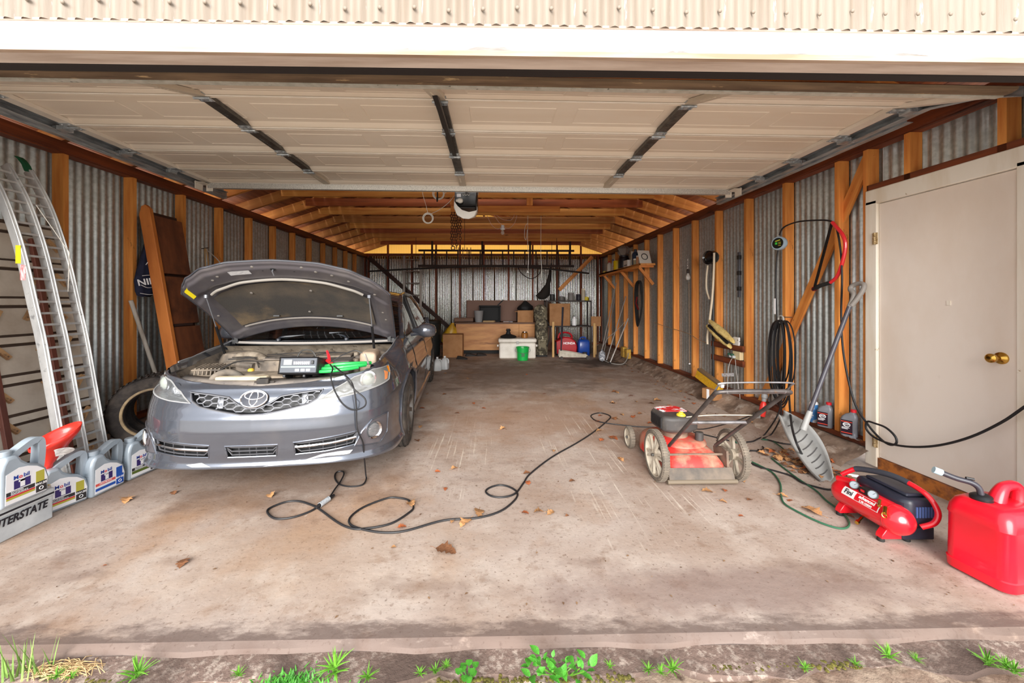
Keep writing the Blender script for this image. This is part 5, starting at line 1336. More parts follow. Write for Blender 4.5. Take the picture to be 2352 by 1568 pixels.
MB().lathe([(.028, 0), (.032, .01), (.032, .12), (.02, .15), (.014, .16)], 16).build('body', mat('red_bottle', (220, 54, 46), .35), t)
MB().lathe([(.02, .16), (.022, .165), (.022, .19), (.03, .2), (.03, .24), (.01, .245)], 16).build('nozzle', mat('grey_nozzle', (150, 150, 150), .5), t)
LID = MB().lathe([(.022, 0), (.024, .002), (.022, .004), (.018, .003)], 16)  # jar lids lying flat on the sill
lm = LID.mesh('jar_lid', CHROME)
for k, (y, z) in enumerate(((3.15, .18), (3.105, .18), (3.065, .18))):
    tag(place(lm, 'jar_lid', None, T(2.955 + .01 * k, y, z + .001)), 'bright shallow jar lid on the sill plate between the oil bottle and passage door', 'tin', 'jar lids on the sill plate')
# ---- line spool, hoses, saw on the studs
t = thing('line_spool', 'round trimmer line spool with a green and black label on a stud', 'spool', facing((2.955, 3.905, 1.91), (-1, -.35, .05)))
MB().lathe([(.0, -.028), (.066, -.028), (.070, -.02), (.070, .018), (.066, .024), (.0, .024)], 32).build('case', mat('pale_blue_plastic', (168, 190, 206), .25, coat=.5), t)
lb = MB().lathe([(.056, .0245), (.055, .026), (.0, .0262)], 32).build('label_disc', mat('spool_black', (22, 26, 22), .4), t)
MB().cbox((0, .026, .0268), (.05, .010, .001), rot=(0, 0, 12)).build('label_band', mat('spool_yellow', (206, 196, 60), .4), lb)
MB().cbox((-.014, -.002, .0268), (.022, .022, .001)).build('label_block', mat('spool_green', (70, 206, 70), .4), lb)
for z in (.006, -.008, -.026): MB().cbox((.02, z, .0268), (.026, .005, .001)).build('label_line', mat('spool_yellow', (206, 196, 60), .4), lb)
BCORD = mat('black_cord', (30, 29, 31), .5)
EXT = [(-1.113, 2.473, 0.007), (-1.139, 2.405, 0.007), (-1.209, 2.342, 0.007), (-1.299, 2.326, 0.007), (-1.376, 2.373, 0.007), (-1.414, 2.440, 0.007), (-1.353, 2.519, 0.007), (-1.272, 2.527, 0.007), (-1.176, 2.484, 0.007), (-1.100, 2.433, 0.007), (-0.925, 2.284, 0.007), (-0.825, 2.223, 0.007), (-0.745, 2.214, 0.007), (-0.606, 2.260, 0.007), (-0.524, 2.374, 0.007), (-0.509, 2.440, 0.007), (-0.557, 2.523, 0.007), (-0.630, 2.556, 0.007), (-0.706, 2.554, 0.007), (-0.824, 2.447, 0.007), (-0.866, 2.335, 0.007), (-0.837, 2.257, 0.007), (-0.743, 2.206, 0.007), (-0.611, 2.174, 0.007), (-0.493, 2.192, 0.007), (-0.298, 2.288, 0.007), (-0.101, 2.310, 0.007), (0.041, 2.381, 0.007), (0.136, 2.508, 0.007), (0.161, 2.606, 0.007), (0.117, 2.684, 0.007), (0.047, 2.720, 0.007), (-0.024, 2.687, 0.007), (-0.055, 2.627, 0.007), (-0.011, 2.565, 0.007), (0.066, 2.553, 0.007), (0.147, 2.600, 0.007), (0.215, 2.749, 0.007), (0.277, 2.894, 0.007), (0.488, 3.200, 0.007), (0.767, 3.516, 0.007), (0.997, 3.804, 0.007), (1.232, 4.145, 0.007), (1.324, 4.325, 0.007), (1.247, 4.457, 0.007), (1.114, 4.361, 0.007), (1.113, 4.177, 0.007), (1.212, 4.077, 0.007), (1.384, 4.002, 0.007), (1.479, 3.965, 0.007), (1.663, 3.934, 0.007), (1.894, 3.875, 0.007), (2.119, 3.643, 0.007), (2.243, 3.493, 0.007)]
CH1 = [(-1.112, 2.640, 0.793), (-1.082, 2.640, 0.691), (-1.023, 2.640, 0.602), (-0.950, 2.640, 0.569), (-0.882, 2.640, 0.595), (-0.882, 2.640, 0.646), (-0.950, 2.640, 0.706), (-1.000, 2.640, 0.774), (-1.009, 2.640, 0.786)]
CH2 = [(-0.996, 2.645, 0.785), (-0.960, 2.645, 0.720), (-0.942, 2.645, 0.600), (-0.940, 2.645, 0.496), (-0.931, 2.645, 0.421), (-0.910, 2.680, 0.334), (-0.914, 2.720, 0.227), (-0.943, 2.843, 0.040), (-0.932, 2.820, 0.012), (-0.934, 2.742, 0.008), (-1.009, 2.720, 0.007), (-1.098, 2.754, 0.007), (-1.171, 2.849, 0.007), (-1.200, 2.943, 0.007), (-1.163, 2.958, 0.010), (-1.127, 2.906, 0.013), (-1.105, 2.787, 0.013), (-1.099, 2.680, 0.012), (-1.086, 2.558, 0.014)]
GREEN = [(2.080, 3.140, 0.008), (2.108, 3.009, 0.008), (2.123, 2.918, 0.008), (2.111, 2.833, 0.008), (2.044, 2.690, 0.008), (1.919, 2.518, 0.008), (1.872, 2.424, 0.008), (1.882, 2.336, 0.008), (1.907, 2.253, 0.008), (1.940, 2.193, 0.008), (1.983, 2.159, 0.008), (2.034, 2.166, 0.008), (2.087, 2.207, 0.008), (2.131, 2.275, 0.008), (2.161, 2.359, 0.008), (2.175, 2.459, 0.008), (2.213, 2.567, 0.008), (2.226, 2.637, 0.008), (2.237, 2.776, 0.008), (2.280, 3.005, 0.008), (2.308, 3.135, 0.008)]
BLKA = [(2.055, 3.112, 0.009), (2.085, 2.976, 0.009), (2.147, 2.915, 0.009), (2.218, 2.815, 0.009), (2.214, 2.709, 0.009), (2.264, 2.640, 0.009), (2.315, 2.604, 0.009), (2.389, 2.614, 0.009)]
BLKB = [(2.860, 3.654, 0.432), (2.555, 3.250, 0.360), (2.416, 3.050, 0.278), (2.341, 2.900, 0.194), (2.543, 3.062, 0.012), (2.500, 2.923, 0.012), (2.540, 2.871, 0.012), (2.627, 2.852, 0.012), (2.647, 2.816, 0.012)]
TAIL1 = [(2.880, 3.776, 0.382), (2.640, 3.500, 0.273), (2.655, 3.696, 0.012), (2.488, 3.563, 0.012), (2.390, 3.501, 0.012), (2.294, 3.486, 0.012)]
TAIL2 = [(2.880, 3.805, 0.331), (2.663, 3.500, 0.250), (2.720, 3.695, 0.012), (2.558, 3.584, 0.012), (2.575, 3.540, 0.012), (2.636, 3.454, 0.012), (2.719, 3.421, 0.012)]
GRN2 = [(2.528, 3.563, 0.010), (2.594, 3.523, 0.010), (2.579, 3.420, 0.010), (2.550, 3.322, 0.010), (2.498, 3.240, 0.010)]
BLK3 = [(2.119, 3.221, 0.010), (2.232, 3.291, 0.010), (2.304, 3.290, 0.010), (2.385, 3.335, 0.010), (2.408, 3.383, 0.010)]
DOORC = [(2.930, 3.901, 1.094), (2.930, 3.920, 1.455), (2.930, 3.908, 1.725), (2.930, 3.889, 1.835)]
ARC = [(2.950, 3.898, 1.994), (2.950, 3.838, 2.063), (2.950, 3.670, 2.082), (2.950, 3.467, 2.056), (2.950, 3.307, 2.018), (2.950, 3.243, 1.956), (2.940, 3.190, 1.761), (2.940, 3.174, 1.501), (2.940, 3.182, 1.207), (2.940, 3.166, 0.914), (2.930, 3.108, 0.669), (2.930, 3.043, 0.471), (2.930, 2.952, 0.358), (2.930, 2.867, 0.285), (2.920, 2.776, 0.253), (2.920, 2.721, 0.279), (2.920, 2.727, 0.328), (2.920, 2.792, 0.370), (2.920, 2.874, 0.376), (2.920, 2.935, 0.370), (2.920, 2.942, 0.310), (2.920, 2.874, 0.266), (2.920, 2.746, 0.264), (2.920, 2.600, 0.300), (2.920, 2.445, 0.371), (2.920, 2.285, 0.481), (2.920, 2.144, 0.614), (2.920, 2.050, 0.727), (2.880, 1.850, 0.950), (2.800, 1.740, 1.200)]
t = thing('black_hose', 'long black hose arching over the spool, down the stud and across the passage door', 'hose', T(0, 0, 0))
t_hose = t
sw = thing('bow_saw', 'red bow saw with a black grip hung from a nail on the stud', 'saw', T(0, 0, 0))
X0 = 2.952
fr_ = spline([(X0, 3.28, 2.00), (X0 - .005, 3.24, 1.955), (X0 - .01, 3.17, 1.87), (X0 - .01, 3.145, 1.78), (X0 - .01, 3.17, 1.65), (X0, 3.23, 1.53), (X0, 3.30, 1.475)], 5)
MB().tube(fr_, .014, 8).build('frame', mat('red_saw_tube', (226, 44, 52), .35, coat=.3), sw)
MB().tube(spline([(X0, 3.30, 1.475), (X0 - .008, 3.40, 1.45), (X0, 3.475, 1.42)], 5), .0, 8, rs=[.018] * 5 + [.02] * 3 + [.014] * 3).build('grip', BLACKR, sw)
MB().beam((X0, 3.285, 1.995), (X0, 3.465, 1.44), .004, .028, up=(0, -.9, -.3)).build('blade_guard', BLACKP, sw)
MB().lathe([(.02, -.01), (.02, .01)], 12, M=facing((X0, 3.47, 1.425), (-1, 0, 0))).build('tension_lever', mat('dark_red', (120, 26, 30), .4), sw)
# hank of black cable
t = thing('cable_hank', 'large hank of black cable hanging from a stud beside the diagonal brace', 'cable', T(2.905, 3.79, 1.10))
random.seed(21)
for k in range(11):
    w_ = .05 + .012 * k; l = random.uniform(.62, .86); a = random.uniform(-.03, .03); xo = -.012 * (k % 4)
    MB().tube(spline([(xo, a, .02), (xo, w_ * .7 + a, -.05), (xo, w_ + a, -l * .4), (xo, w_ * .8 + a, -l * .8), (xo, a * .5, -l), (xo - .01, -w_ * .8 + a, -l * .8), (xo - .01, -w_ + a, -l * .4), (xo - .01, -w_ * .7 + a, -.05)], 5, True), .0065, 6).build('cable_loop', BCORD, t)
MB().torus((0, 0, 0), .035, .008, 16, 6, M=T(-.02, 0, .03, ry=90)).build('tie', mat('grey_tie', (168, 166, 160), .6), t)
MB().cyl((.09, 0, .05), (-.03, 0, .055), .005, n=6).build('hook_nail', GREYST, t)
MB().box((-.02, .08, .08), (-.015, .10, .24)).build('tag_strip', LB['white'], t)

MB().tube(spline(ARC, 5), .0075, 8).build('hose_run', BCORD, t_hose)
MB().tube(spline(DOORC, 5), .0075, 8).build('hose_drop', BCORD, t_hose)
# ---- cords over the floor
t = thing('extension_cord', 'black extension cord looping over the concrete floor to the mower', 'cord', T(0, 0, 0))
MB().tube(spline(EXT, 6), .0062, 8).build('cord', BCORD, t)
a, b = Vector((-1.106, 2.458, .016)), Vector((-1.082, 2.538, .016))
MB().cyl(a, b, .016, n=12).build('socket', mat('pale_connector', (188, 192, 196), .4, c2=(150, 156, 160), s=60), t)
MB().cyl(a + (a - b) * .35, a, .008, .014, n=10).build('strain_relief', BCORD, t)
t = thing('garden_cord', 'green extension cord looped on the floor before the red compressor', 'cord', T(0, 0, 0))
GRC = mat('green_cord', (42, 92, 66), .55)
MB().tube(spline(GREEN, 6), .0058, 7).build('cord', GRC, t)
MB().tube(spline(GRN2, 6), .0058, 7).build('cord_end', GRC, t)
t = thing('power_cord', 'black power cord running from the mower wheel to the red compressor', 'cord', T(0, 0, 0))
MB().tube(spline(BLKA, 6), .0062, 7).build('cord', BCORD, t)
t = thing('air_hose', 'thick black hose lying in front of the snow shovel blade', 'hose', T(0, 0, 0))
MB().tube(spline(BLKB, 6), .0085, 8).build('hose', BCORD, t)
MB().cyl(BLKB[-1], Vector(BLKB[-1]) + Vector((.05, -.04, .005)), .011, n=10).build('white_fitting', LB['white'], t)
for P_, l_ in ((TAIL1, 'black cable end with green plug on the floor behind the mower'), (TAIL2, 'black cable end trailing along the kerb behind the snow shovel'), (BLK3, 'short loop of black cable among the leaves beside the mower wheel')):
    t = thing('cable_end', l_, 'cable', T(0, 0, 0))
    MB().tube(spline(P_, 6), .0062, 7).build('cable', BCORD, t)
    if P_ is TAIL1: MB().cbox(Vector(P_[-1]) + Vector((-.03, 0, .004)), (.06, .022, .02)).build('plug', mat('green_plug', (46, 120, 98), .5), t)
# ================================================================ back of the garage and the far right wall
CARD = mat('brown_cardboard', (176, 128, 84), .8, c2=(160, 112, 70), s=5)
PLYW = mat('varnished_plywood', (206, 148, 88), .55, c2=(170, 108, 58), s=2.2, st=(.5, 1, 3), lo=.42, hi=.66, c3=(136, 80, 44), s3=3, st3=(.4, 1, 4), lo3=.58, hi3=.7)
BKP = mat('matt_black', (20, 19, 20), .7)
def bx(name, lo, hi, m, parent=None, bev=.004, M=None): return MB().box(lo, hi, M=M).build(name, m, parent, bev=bev)
# ladder against the back wall
t = thing('ladder', 'aluminium ladder standing upright against the back wall', 'ladder', T(-2.22, 10.52, 0, rx=0))
for x in (-.225, .225): bx('rail', (x - .03, -.02, 0), (x + .03, .02, 2.56), mat('dull_ladder_alu', (150, 140, 132), .5, .4), t)
RG = MB().cyl((-.2, 0, 0), (.2, 0, 0), .016, n=8).mesh('rung', mat('dull_ladder_alu', (150, 140, 132), .5, .4))
for k in range(8): place(RG, 'rung', t, T(0, -.005, .18 + .325 * k))
# ladder hung on its side below the roof ties
DKW = mat('dark_old_wood', (58, 36, 26), .75, c2=(40, 24, 18), s=5, st=(.3, 3, 3))
t = thing('hung_ladder', 'dark wooden ladder hung sideways below the roof ties', 'ladder', T(0, 9.965, .03))
for z in (2.60, 2.20): plank('rail', (-1.95, 0, z), (2.1, 0, z), .03, .05 if z > 2.4 else .06, DKW, t)
for k in range(14): plank('rung', (-1.8 + .29 * k, 0, 2.2), (-1.8 + .29 * k, 0, 2.6), .03, .035, DKW, t, up=(0, 1, 0))
for x in (-1.6, -.3, .95, 2.0): plank('hanger_strap', (x, .035, 2.2), (x, .035, 2.90), .05, .015, DKW, t, up=(0, 1, 0))
t = thing('long_pipe', 'long dark bowed pipe hanging below the sideways ladder', 'pipe', T(0, 9.38, 0))
MB().tube(spline([(-3.05, 0, 2.04), (-2.0, 0, 2.10), (-.9, 0, 2.15), (.2, 0, 2.17), (1.2, 0, 2.12), (2.35, 0, 2.0)], 8), .022, 8).build('tube', mat('rusty_dark_pipe', (52, 44, 40), .6, .4), t)
for x in (-1.9, 1.55): MB().cyl((x, .015, 2.08), (x, .03, 2.90), .005, n=6).build('hanger_wire', BKP, t)
o = MB().tube(spline([(.62, 9.94, 2.25), (.64, 9.93, 2.17), (.74, 9.93, 2.02), (.97, 9.93, 1.90), (1.18, 9.93, 2.02), (1.25, 9.93, 2.2), (1.26, 9.94, 2.27)], 6), .012, 6).build('drooping_hose', DKW)
tag(o, 'dark loop of hose hanging from the sideways ladder', 'hose')
# chest of plywood with clutter on it
t = thing('plywood_chest', 'long plywood chest below the back wall', 'chest', T(.05, 9.62, 0))
bx('front_panel', (-1.0, -.02, .09), (.58, .0, .76), PLYW, t)
bx('front_panel', (.585, -.02, .09), (.98, .0, .76), PLYW, t)
bx('body', (-1.0, .0, .09), (.98, .58, .74), PLYW, t); bx('lid', (-1.03, -.03, .745), (1.0, .60, .785), mat('dark_lid_wood', (112, 74, 48), .6, c2=(84, 54, 36), s=4, st=(.4, 3, 3)), t)
bx('base', (-.98, .03, 0), (.96, .56, .09), BKP, t)
t = thing('ribbed_panel', 'brown ribbed panel standing behind the plywood chest', 'panel', T(.42, 10.36, .0))
bx('sheet', (-1.15, 0, 0), (1.15, .02, 1.34), mat('brown_ribbed', (120, 84, 66), .6), t)
RB = MB().box((-1.15, -.012, 0), (1.15, 0, .022)).mesh('rib', mat('brown_ribbed', (120, 84, 66), .6))
for k in range(14): place(RB, 'rib', t, T(0, 0, .73 + .044 * k))
t = thing('grey_bucket', 'grey bucket beside a black crate on the plywood chest', 'bucket', T(-.38, 9.74, .785))
MB().lathe([(.09, 0), (.12, .28), (.125, .29), (.115, .28), (.085, .01)], 20, caps=False).build('body', mat('grey_bucket_plastic', (142, 140, 140), .5), t)
MB().lathe([(.0, .004), (.088, .005)], 20).build('base', mat('grey_bucket_plastic', (142, 140, 140), .5), t)
t = thing('black_crate', 'open black crate behind the grey bucket', 'crate', T(-.10, 9.99, .785))
for lo, hi in (((-.28, -.15, 0), (.28, .15, .03)), ((-.28, .12, 0), (.28, .15, .42)), ((-.28, -.15, 0), (-.25, .15, .42)), ((.25, -.15, 0), (.28, .15, .42)), ((-.28, -.15, .39), (.28, .15, .42))): bx('crate_side', lo, hi, BKP, t)
plank('lever', (.2, -.1, .42), (.34, -.1, .56), .02, .03, BKP, t)
t = thing('tool_tray', 'low brown tray on the left end of the plywood chest', 'tray', T(-.72, 9.78, .785))
for lo, hi in (((-.28, -.16, 0), (.22, .16, .02)), ((-.28, -.16, 0), (.22, -.14, .11)), ((-.28, .14, 0), (.22, .16, .11)), ((-.28, -.16, 0), (-.26, .16, .11)), ((.2, -.16, 0), (.22, .16, .11))): bx('tray_side', lo, hi, mat('dark_lid_wood', (112, 74, 48)), t)
t = thing('rag', 'folded tan rag on the plywood chest before the crate', 'rag', T(-.12, 9.66, .785))
MB().prism([(-.16, -.03), (-.05, -.05), (.12, -.04), (.17, .02), (.02, .05), (-.14, .04)], 0, .045).build('cloth', mat('tan_rag', (176, 146, 106), .9), t, bev=.015)
t = thing('pliers', 'steel pliers lying on the plywood chest', 'pliers', T(.38, 9.64, .787))
MB().beam((-.14, 0, .012), (.06, .03, .012), .02, .016).beam((-.14, .05, .012), (.10, 0, .012), .02, .016).build('jaws', CHROME, t)
t = thing('carton', 'cardboard carton on the right end of the plywood chest', 'carton', T(.80, 9.80, .785))
bx('box', (-.20, -.16, 0), (.20, .16, .30), CARD, t); bx('flap', (-.27, -.16, .26), (-.20, .10, .275), CARD, t); bx('dark_end', (-.21, -.15, .02), (-.202, .15, .28), BKP, t)
t = thing('black_bag', 'crumpled black bag on top of the cardboard carton', 'bag', T(.80, 9.80, 1.087))
g = MB(); random.seed(2)
g.loft([[(r * (1 + .25 * math.sin(3 * a + z * 9)) * math.cos(a), r * .7 * math.sin(a), z) for a in [2 * PI * k / 16 for k in range(16)]] for z, r in ((0, .16), (.04, .19), (.10, .17), (.16, .10), (.22, .05), (.24, .02))]); g.build('sack', BKP, t, ang=60)
# cooler and what stands on it
t = thing('cooler', 'large white cooler on the floor', 'cooler', T(.545, 8.95, 0))
CW = mat('cooler_white', (226, 220, 210), .45, c2=(206, 198, 186), s=4)
bx('body', (-.42, -.20, .0), (.42, .20, .36), CW, t, bev=.03); bx('lid', (-.44, -.21, .365), (.44, .21, .46), CW, t, bev=.03)
for x in (-.45, .45): bx('handle', (x - .02, -.08, .26), (x + .02, .08, .31), CW, t, bev=.008)
bx('latch', (-.03, -.22, .33), (.03, -.205, .40), mat('latch_grey', (170, 168, 164), .5), t)
t = thing('pail', 'bright green pail in front of the white cooler', 'bucket', T(.645, 8.55, 0))
GB = mat('green_pail', (20, 172, 74), .35, coat=.3)
MB().lathe([(.115, 0), (.12, .004), (.142, .27), (.152, .275), (.152, .295), (.142, .295), (.135, .27), (.11, .01)], 28, caps=False).lathe([(0, .006), (.115, .006)], 28).build('body', GB, t)
MB().tube(spline([(-.152, 0, .26), (-.16, -.06, .2), (0, -.165, .17), (.16, -.06, .2), (.152, 0, .26)], 5), .004, 5).build('bail', mat('wire_grey', (130, 130, 130), .4, .6), t)
MB().box((-.035, -.139, .09), (.035, -.130, .16)).build('printed_square', mat('dark_green_print', (8, 100, 40), .5), t)
t = thing('camp_stove', 'black stove with a chrome top on the white cooler', 'stove', T(.34, 8.95, .46))
MB().lathe([(.16, 0), (.20, .02), (.17, .05), (.06, .09), (.04, .16), (.06, .17), (.05, .19)], 20).build('burner', BKP, t)
MB().lathe([(.05, .19), (.055, .20), (.04, .215)], 16).build('knob', CHROME, t)
t = thing('jar', 'brown glass jar with a wire clasp on the white cooler', 'jar', T(.72, 8.92, .46))
MB().lathe([(.07, 0), (.08, .01), (.08, .10), (.06, .125)], 18).build('glass', mat('amber_jar', (150, 96, 40), .25, coat=.5), t)
MB().lathe([(.064, .125), (.064, .15), (.02, .155)], 18).build('lid', CHROME, t)
# cardboard box, yellow bag, bin, jugs on the left
t = thing('carton', 'plain brown carton on the floor beside the black bin', 'carton', T(-.96, 9.15, 0)); bx('box', (-.23, -.17, 0), (.23, .17, .53), CARD, t)
for k, (lo, hi) in enumerate((((-.23, -.17, .53), (.23, 0, .535)), ((-.23, .005, .53), (.23, .17, .535)))): bx('flap', lo, hi, CARD, t, bev=0)
t = thing('bag', 'yellow plastic bag behind the brown carton', 'bag', T(-1.14, 9.50, .28))
g = MB(); g.loft([[(r * (1 + .2 * math.sin(4 * a + z * 11)) * math.cos(a) + .25 * z, r * .6 * math.sin(a), z) for a in [2 * PI * k / 16 for k in range(16)]] for z, r in ((0, .10), (.05, .15), (.22, .165), (.36, .12), (.46, .05), (.50, .03))]); g.build('sack', mat('yellow_bag', (210, 164, 34), .4, c2=(170, 124, 24), s=6), t, ang=60)
bx('stand', (-.10, -.10, -.28), (.10, .10, .0), BKP, t)
t = thing('bin', 'tall black bin beyond the car', 'bin', T(-1.50, 9.25, 0))
MB().lathe([(.19, 0), (.20, .01), (.225, .80), (.24, .81), (.24, .84), (.215, .86), (.0, .88)], 24).build('body', mat('bin_black', (32, 34, 32), .6), t)
for k in range(6): MB().torus((0, 0, 0), .205 + .005 * k, .006, 24, 5, M=T(0, 0, .12 + .13 * k)).build('rib', mat('bin_black', (32, 34, 32), .6), t)
MLK = mat('translucent_jug', (214, 216, 216), .35, al=.82, c2=(196, 200, 202), s=5)
def milk(x, y, rz, label):
    t = thing('water_jug', label, 'jug', T(x, y, 0, rz=rz), 'translucent gallon jugs by the car')
    rings = []
    for z, w_ in ((0, .06), (.01, .072), (.13, .074), (.17, .066), (.215, .035), (.225, .02), (.245, .02)): rings.append([(a, b, z) for a, b in rr(w_, w_, w_ * .5, 4)])
    MB().loft(rings).build('body', MLK, t, ang=50)
    MB().tube(spline([(.03, 0, .21), (.065, 0, .20), (.078, 0, .16), (.072, 0, .12)], 4), .012, 8).build('handle', MLK, t)
    MB().lathe([(.021, 0), (.021, .015), (.018, .018)], 12, M=T(0, 0, .24)).build('cap', LB['white'], t)
milk(-1.07, 7.28, 20, 'translucent gallon jug touching the car rear wheel'); milk(-.945, 7.42, -15, 'translucent gallon jug farther from the car rear wheel')
# golf bag and neighbours
CAMO = mat('camouflage_cloth', (112, 104, 84), .85, c2=(62, 56, 44), s=9, lo=.47, hi=.53, c3=(168, 160, 138), s3=11, lo3=.58, hi3=.62)
t = thing('golf_bag', 'camouflage golf bag standing beside the white cooler', 'golf bag', T(1.14, 9.15, 0))
MB().loft([[(r * math.cos(a) + dx, r * .8 * math.sin(a), z) for a in [2 * PI * k / 18 for k in range(18)]] for z, r, dx in ((0.02, .13, 0), (.06, .15, 0), (.40, .155, .01), (.72, .15, 0), (.86, .145, -.01), (.90, .16, -.01), (.96, .15, -.01))]).build('body', CAMO, t, ang=60)
MB().loft([[(r * math.cos(a) - .02, r * .8 * math.sin(a), z) for a in [2 * PI * k / 18 for k in range(18)]] for z, r in ((.94, .16), (1.06, .17), (1.16, .15), (1.22, .08), (1.24, .02))]).build('hood', CAMO, t, ang=60)
bx('pocket', (-.10, -.19, .14), (.10, -.10, .42), CAMO, t, bev=.03); bx('pocket', (-.08, -.18, .50), (.08, -.09, .70), CAMO, t, bev=.03)
MB().tube(spline([(.10, -.12, .88), (.19, -.10, .70), (.18, -.1, .45), (.12, -.12, .25)], 5), .012, 6).build('strap', BKP, t)
bx('base_ring', (-.13, -.12, 0), (.13, .12, .04), BKP, t, bev=.01)
STK = mat('pale_stake', (206, 168, 112), .7, c2=(180, 138, 84), s=4, st=(3, 3, .4))
def stake(label, x, y, h): tag(bx('wooden_stake', (x - .025, y - .02, 0), (x + .025, y + .02, h), STK), label, 'stake')
stake('pale wooden stake between the golf bag and the generator', 1.40, 9.0, .83); stake('pale wooden stake beside the blue water jug', 2.36, 8.95, .80)
# steel shelf
t = thing('storage_shelf', 'dark steel shelf in the back corner', 'shelf', T(1.80, 9.85, 0))
SH = mat('dark_shelf_steel', (58, 50, 46), .6, .3)
for x in (-.46, .66):
    for y in (-.2, .2): bx('upright', (x - .018, y - .018, 0), (x + .018, y + .018, 1.33), SH, t)
for z in (.66, 1.30): bx('shelf_board', (-.48, -.22, z), (.68, .22, z + .035), SH, t)
t = thing('carton', 'tall cardboard carton on the steel shelf', 'carton', T(1.66, 9.72, .697)); bx('box', (-.26, -.12, 0), (.26, .20, .56), CARD, t)
t = thing('white_bottle', 'white bottle beside the carton on the steel shelf', 'bottle', T(2.05, 9.72, .697)); MB().lathe([(.05, 0), (.055, .01), (.055, .16), (.03, .2), (.025, .23)], 14).build('body', LB['white'], t); MB().lathe([(.027, .23), (.027, .25)], 12).build('cap', BKP, t)
random.seed(12)
for k, (x, h, r, c, l) in enumerate(((1.50, .16, .07, (44, 44, 44), 'squat black tin on top of the steel shelf'), (1.74, .10, .09, (96, 92, 88), 'low grey tin on top of the steel shelf'), (1.98, .20, .075, (128, 124, 120), 'clear grey jar on top of the steel shelf'), (2.18, .16, .06, (40, 38, 46), 'dark bottle on top of the steel shelf'), (2.30, .30, .05, (196, 184, 160), 'tall cream can on top of the steel shelf'), (2.38, .09, .06, (214, 190, 40), 'small yellow tub on top of the steel shelf'))):
    t = thing('tin', l, 'container', T(x, 9.80, 1.335))
    MB().lathe([(r * .96, 0), (r, .006), (r, h * .85), (r * .9, h * .9)], 16).build('body', mat('tin_%d' % k, c, .5), t); MB().lathe([(r * .92, h * .88), (r * .92, h), (r * .5, h + .01)], 16).build('lid', mat('tin_lid_%d' % k, tuple(min(255, q + 30) for q in c), .4), t)
# hanging dark netting above the shelf
t = thing('net_bag', 'dark mesh bag hanging from the roof above the steel shelf', 'net', T(1.36, 10.0, 1.36))
g = MB(); g.loft([[(r * math.cos(a) * (1 + .2 * math.sin(3 * a)) + dx, r * .5 * math.sin(a), z) for a in [2 * PI * k / 14 for k in range(14)]] for z, r, dx in ((0, .06, -.10), (.10, .17, -.08), (.2, .13, -.02), (.4, .06, .06), (.7, .035, .12), (.95, .015, .15))]); g.build('mesh_sack', mat('dark_net', (38, 32, 28), .9), t, ang=70)
MB().tube([(.15, 0, .95), (.16, 0, 1.5)], .006, 5).build('cord', BKP, t)
t = thing('generator', 'red portable generator under the steel shelf', 'generator', T(1.74, 9.25, 0))
HR = mat('generator_red', (172, 18, 30), .35, coat=.4)
MB().prism([(-.24, .05), (.24, .05), (.26, .22), (.22, .36), (.10, .45), (-.06, .47), (-.16, .40), (-.25, .36)], -.14, .14, M=Matrix(((1, 0, 0, 0), (0, 0, 1, 0), (0, 1, 0, 0), (0, 0, 0, 1)))).build('shell', HR, t, bev=.03, seg=3)
MB().tube(spline([(-.18, 0, .42), (-.14, 0, .53), (0, 0, .56), (.12, 0, .52), (.16, 0, .42)], 5), .022, 8).build('handle', HR, t)
letters('HONDA', .075, LB['white'], t, facing((.06, -.146, .31), (0, -1, 0)), off=.002)
bx('end_panel', (-.27, -.13, .05), (-.22, .13, .34), BKP, t, bev=.01)
for x in (-.18, .18): bx('foot', (x - .03, -.12, 0), (x + .03, .12, .05), BKP, t)
t = thing('water_jug', 'blue plastic water jug beside the generator', 'jug', T(2.16, 9.2, 0))
BJ = mat('blue_jug', (24, 66, 150), .35, coat=.3)
MB().loft([[(a, b, z) for a, b in rr(w_, w_ * .85, .05, 4)] for z, w_ in ((0, .12), (.02, .14), (.34, .14), (.38, .12), (.40, .09))]).build('body', BJ, t, ang=50)
MB().tube(spline([(-.08, 0, .38), (-.06, 0, .44), (.04, 0, .44), (.06, 0, .38)], 4), .018, 8).build('handle', BJ, t); MB().lathe([(.03, .39), (.03, .42)], 12, M=T(.09, 0, 0)).build('cap', BKP, t)
t = thing('floor_jack', 'cream floor jack with an upright dark handle before the generator', 'jack', T(1.82, 8.72, 0, rz=-4))
JC = mat('cream_jack', (188, 180, 164), .5, c2=(160, 150, 132), s=8)
for y in (-.10, .10): MB().prism([(-.34, .05), (-.32, .20), (-.12, .17), (.30, .10), (.34, .045)], y - .012, y + .012, M=Matrix(((1, 0, 0, 0), (0, 0, 1, 0), (0, 1, 0, 0), (0, 0, 0, 1)))).build('side_plate', JC, t)
bx('cross_plate', (-.30, -.10, .06), (-.10, .10, .15), JC, t); bx('lift_arm', (-.1, -.05, .07), (.28, .05, .12), JC, t)
MB().lathe([(.05, .12), (.055, .14), (.05, .15)], 14, M=T(.26, 0, 0)).build('saddle', SH, t)
for x, r in ((-.28, .035), (.31, .045)):
    for y in (-.13, .13): MB().cyl((x, y - .015, r), (x, y + .015, r), r, n=14).build('wheel', SH, t)
MB().tube([(-.28, 0, .18), (-.26, .02, .62), (-.235, .04, 1.18)], .0, 8, rs=[.014, .02, .024]).build('handle', mat('dark_handle', (34, 32, 44), .5), t)
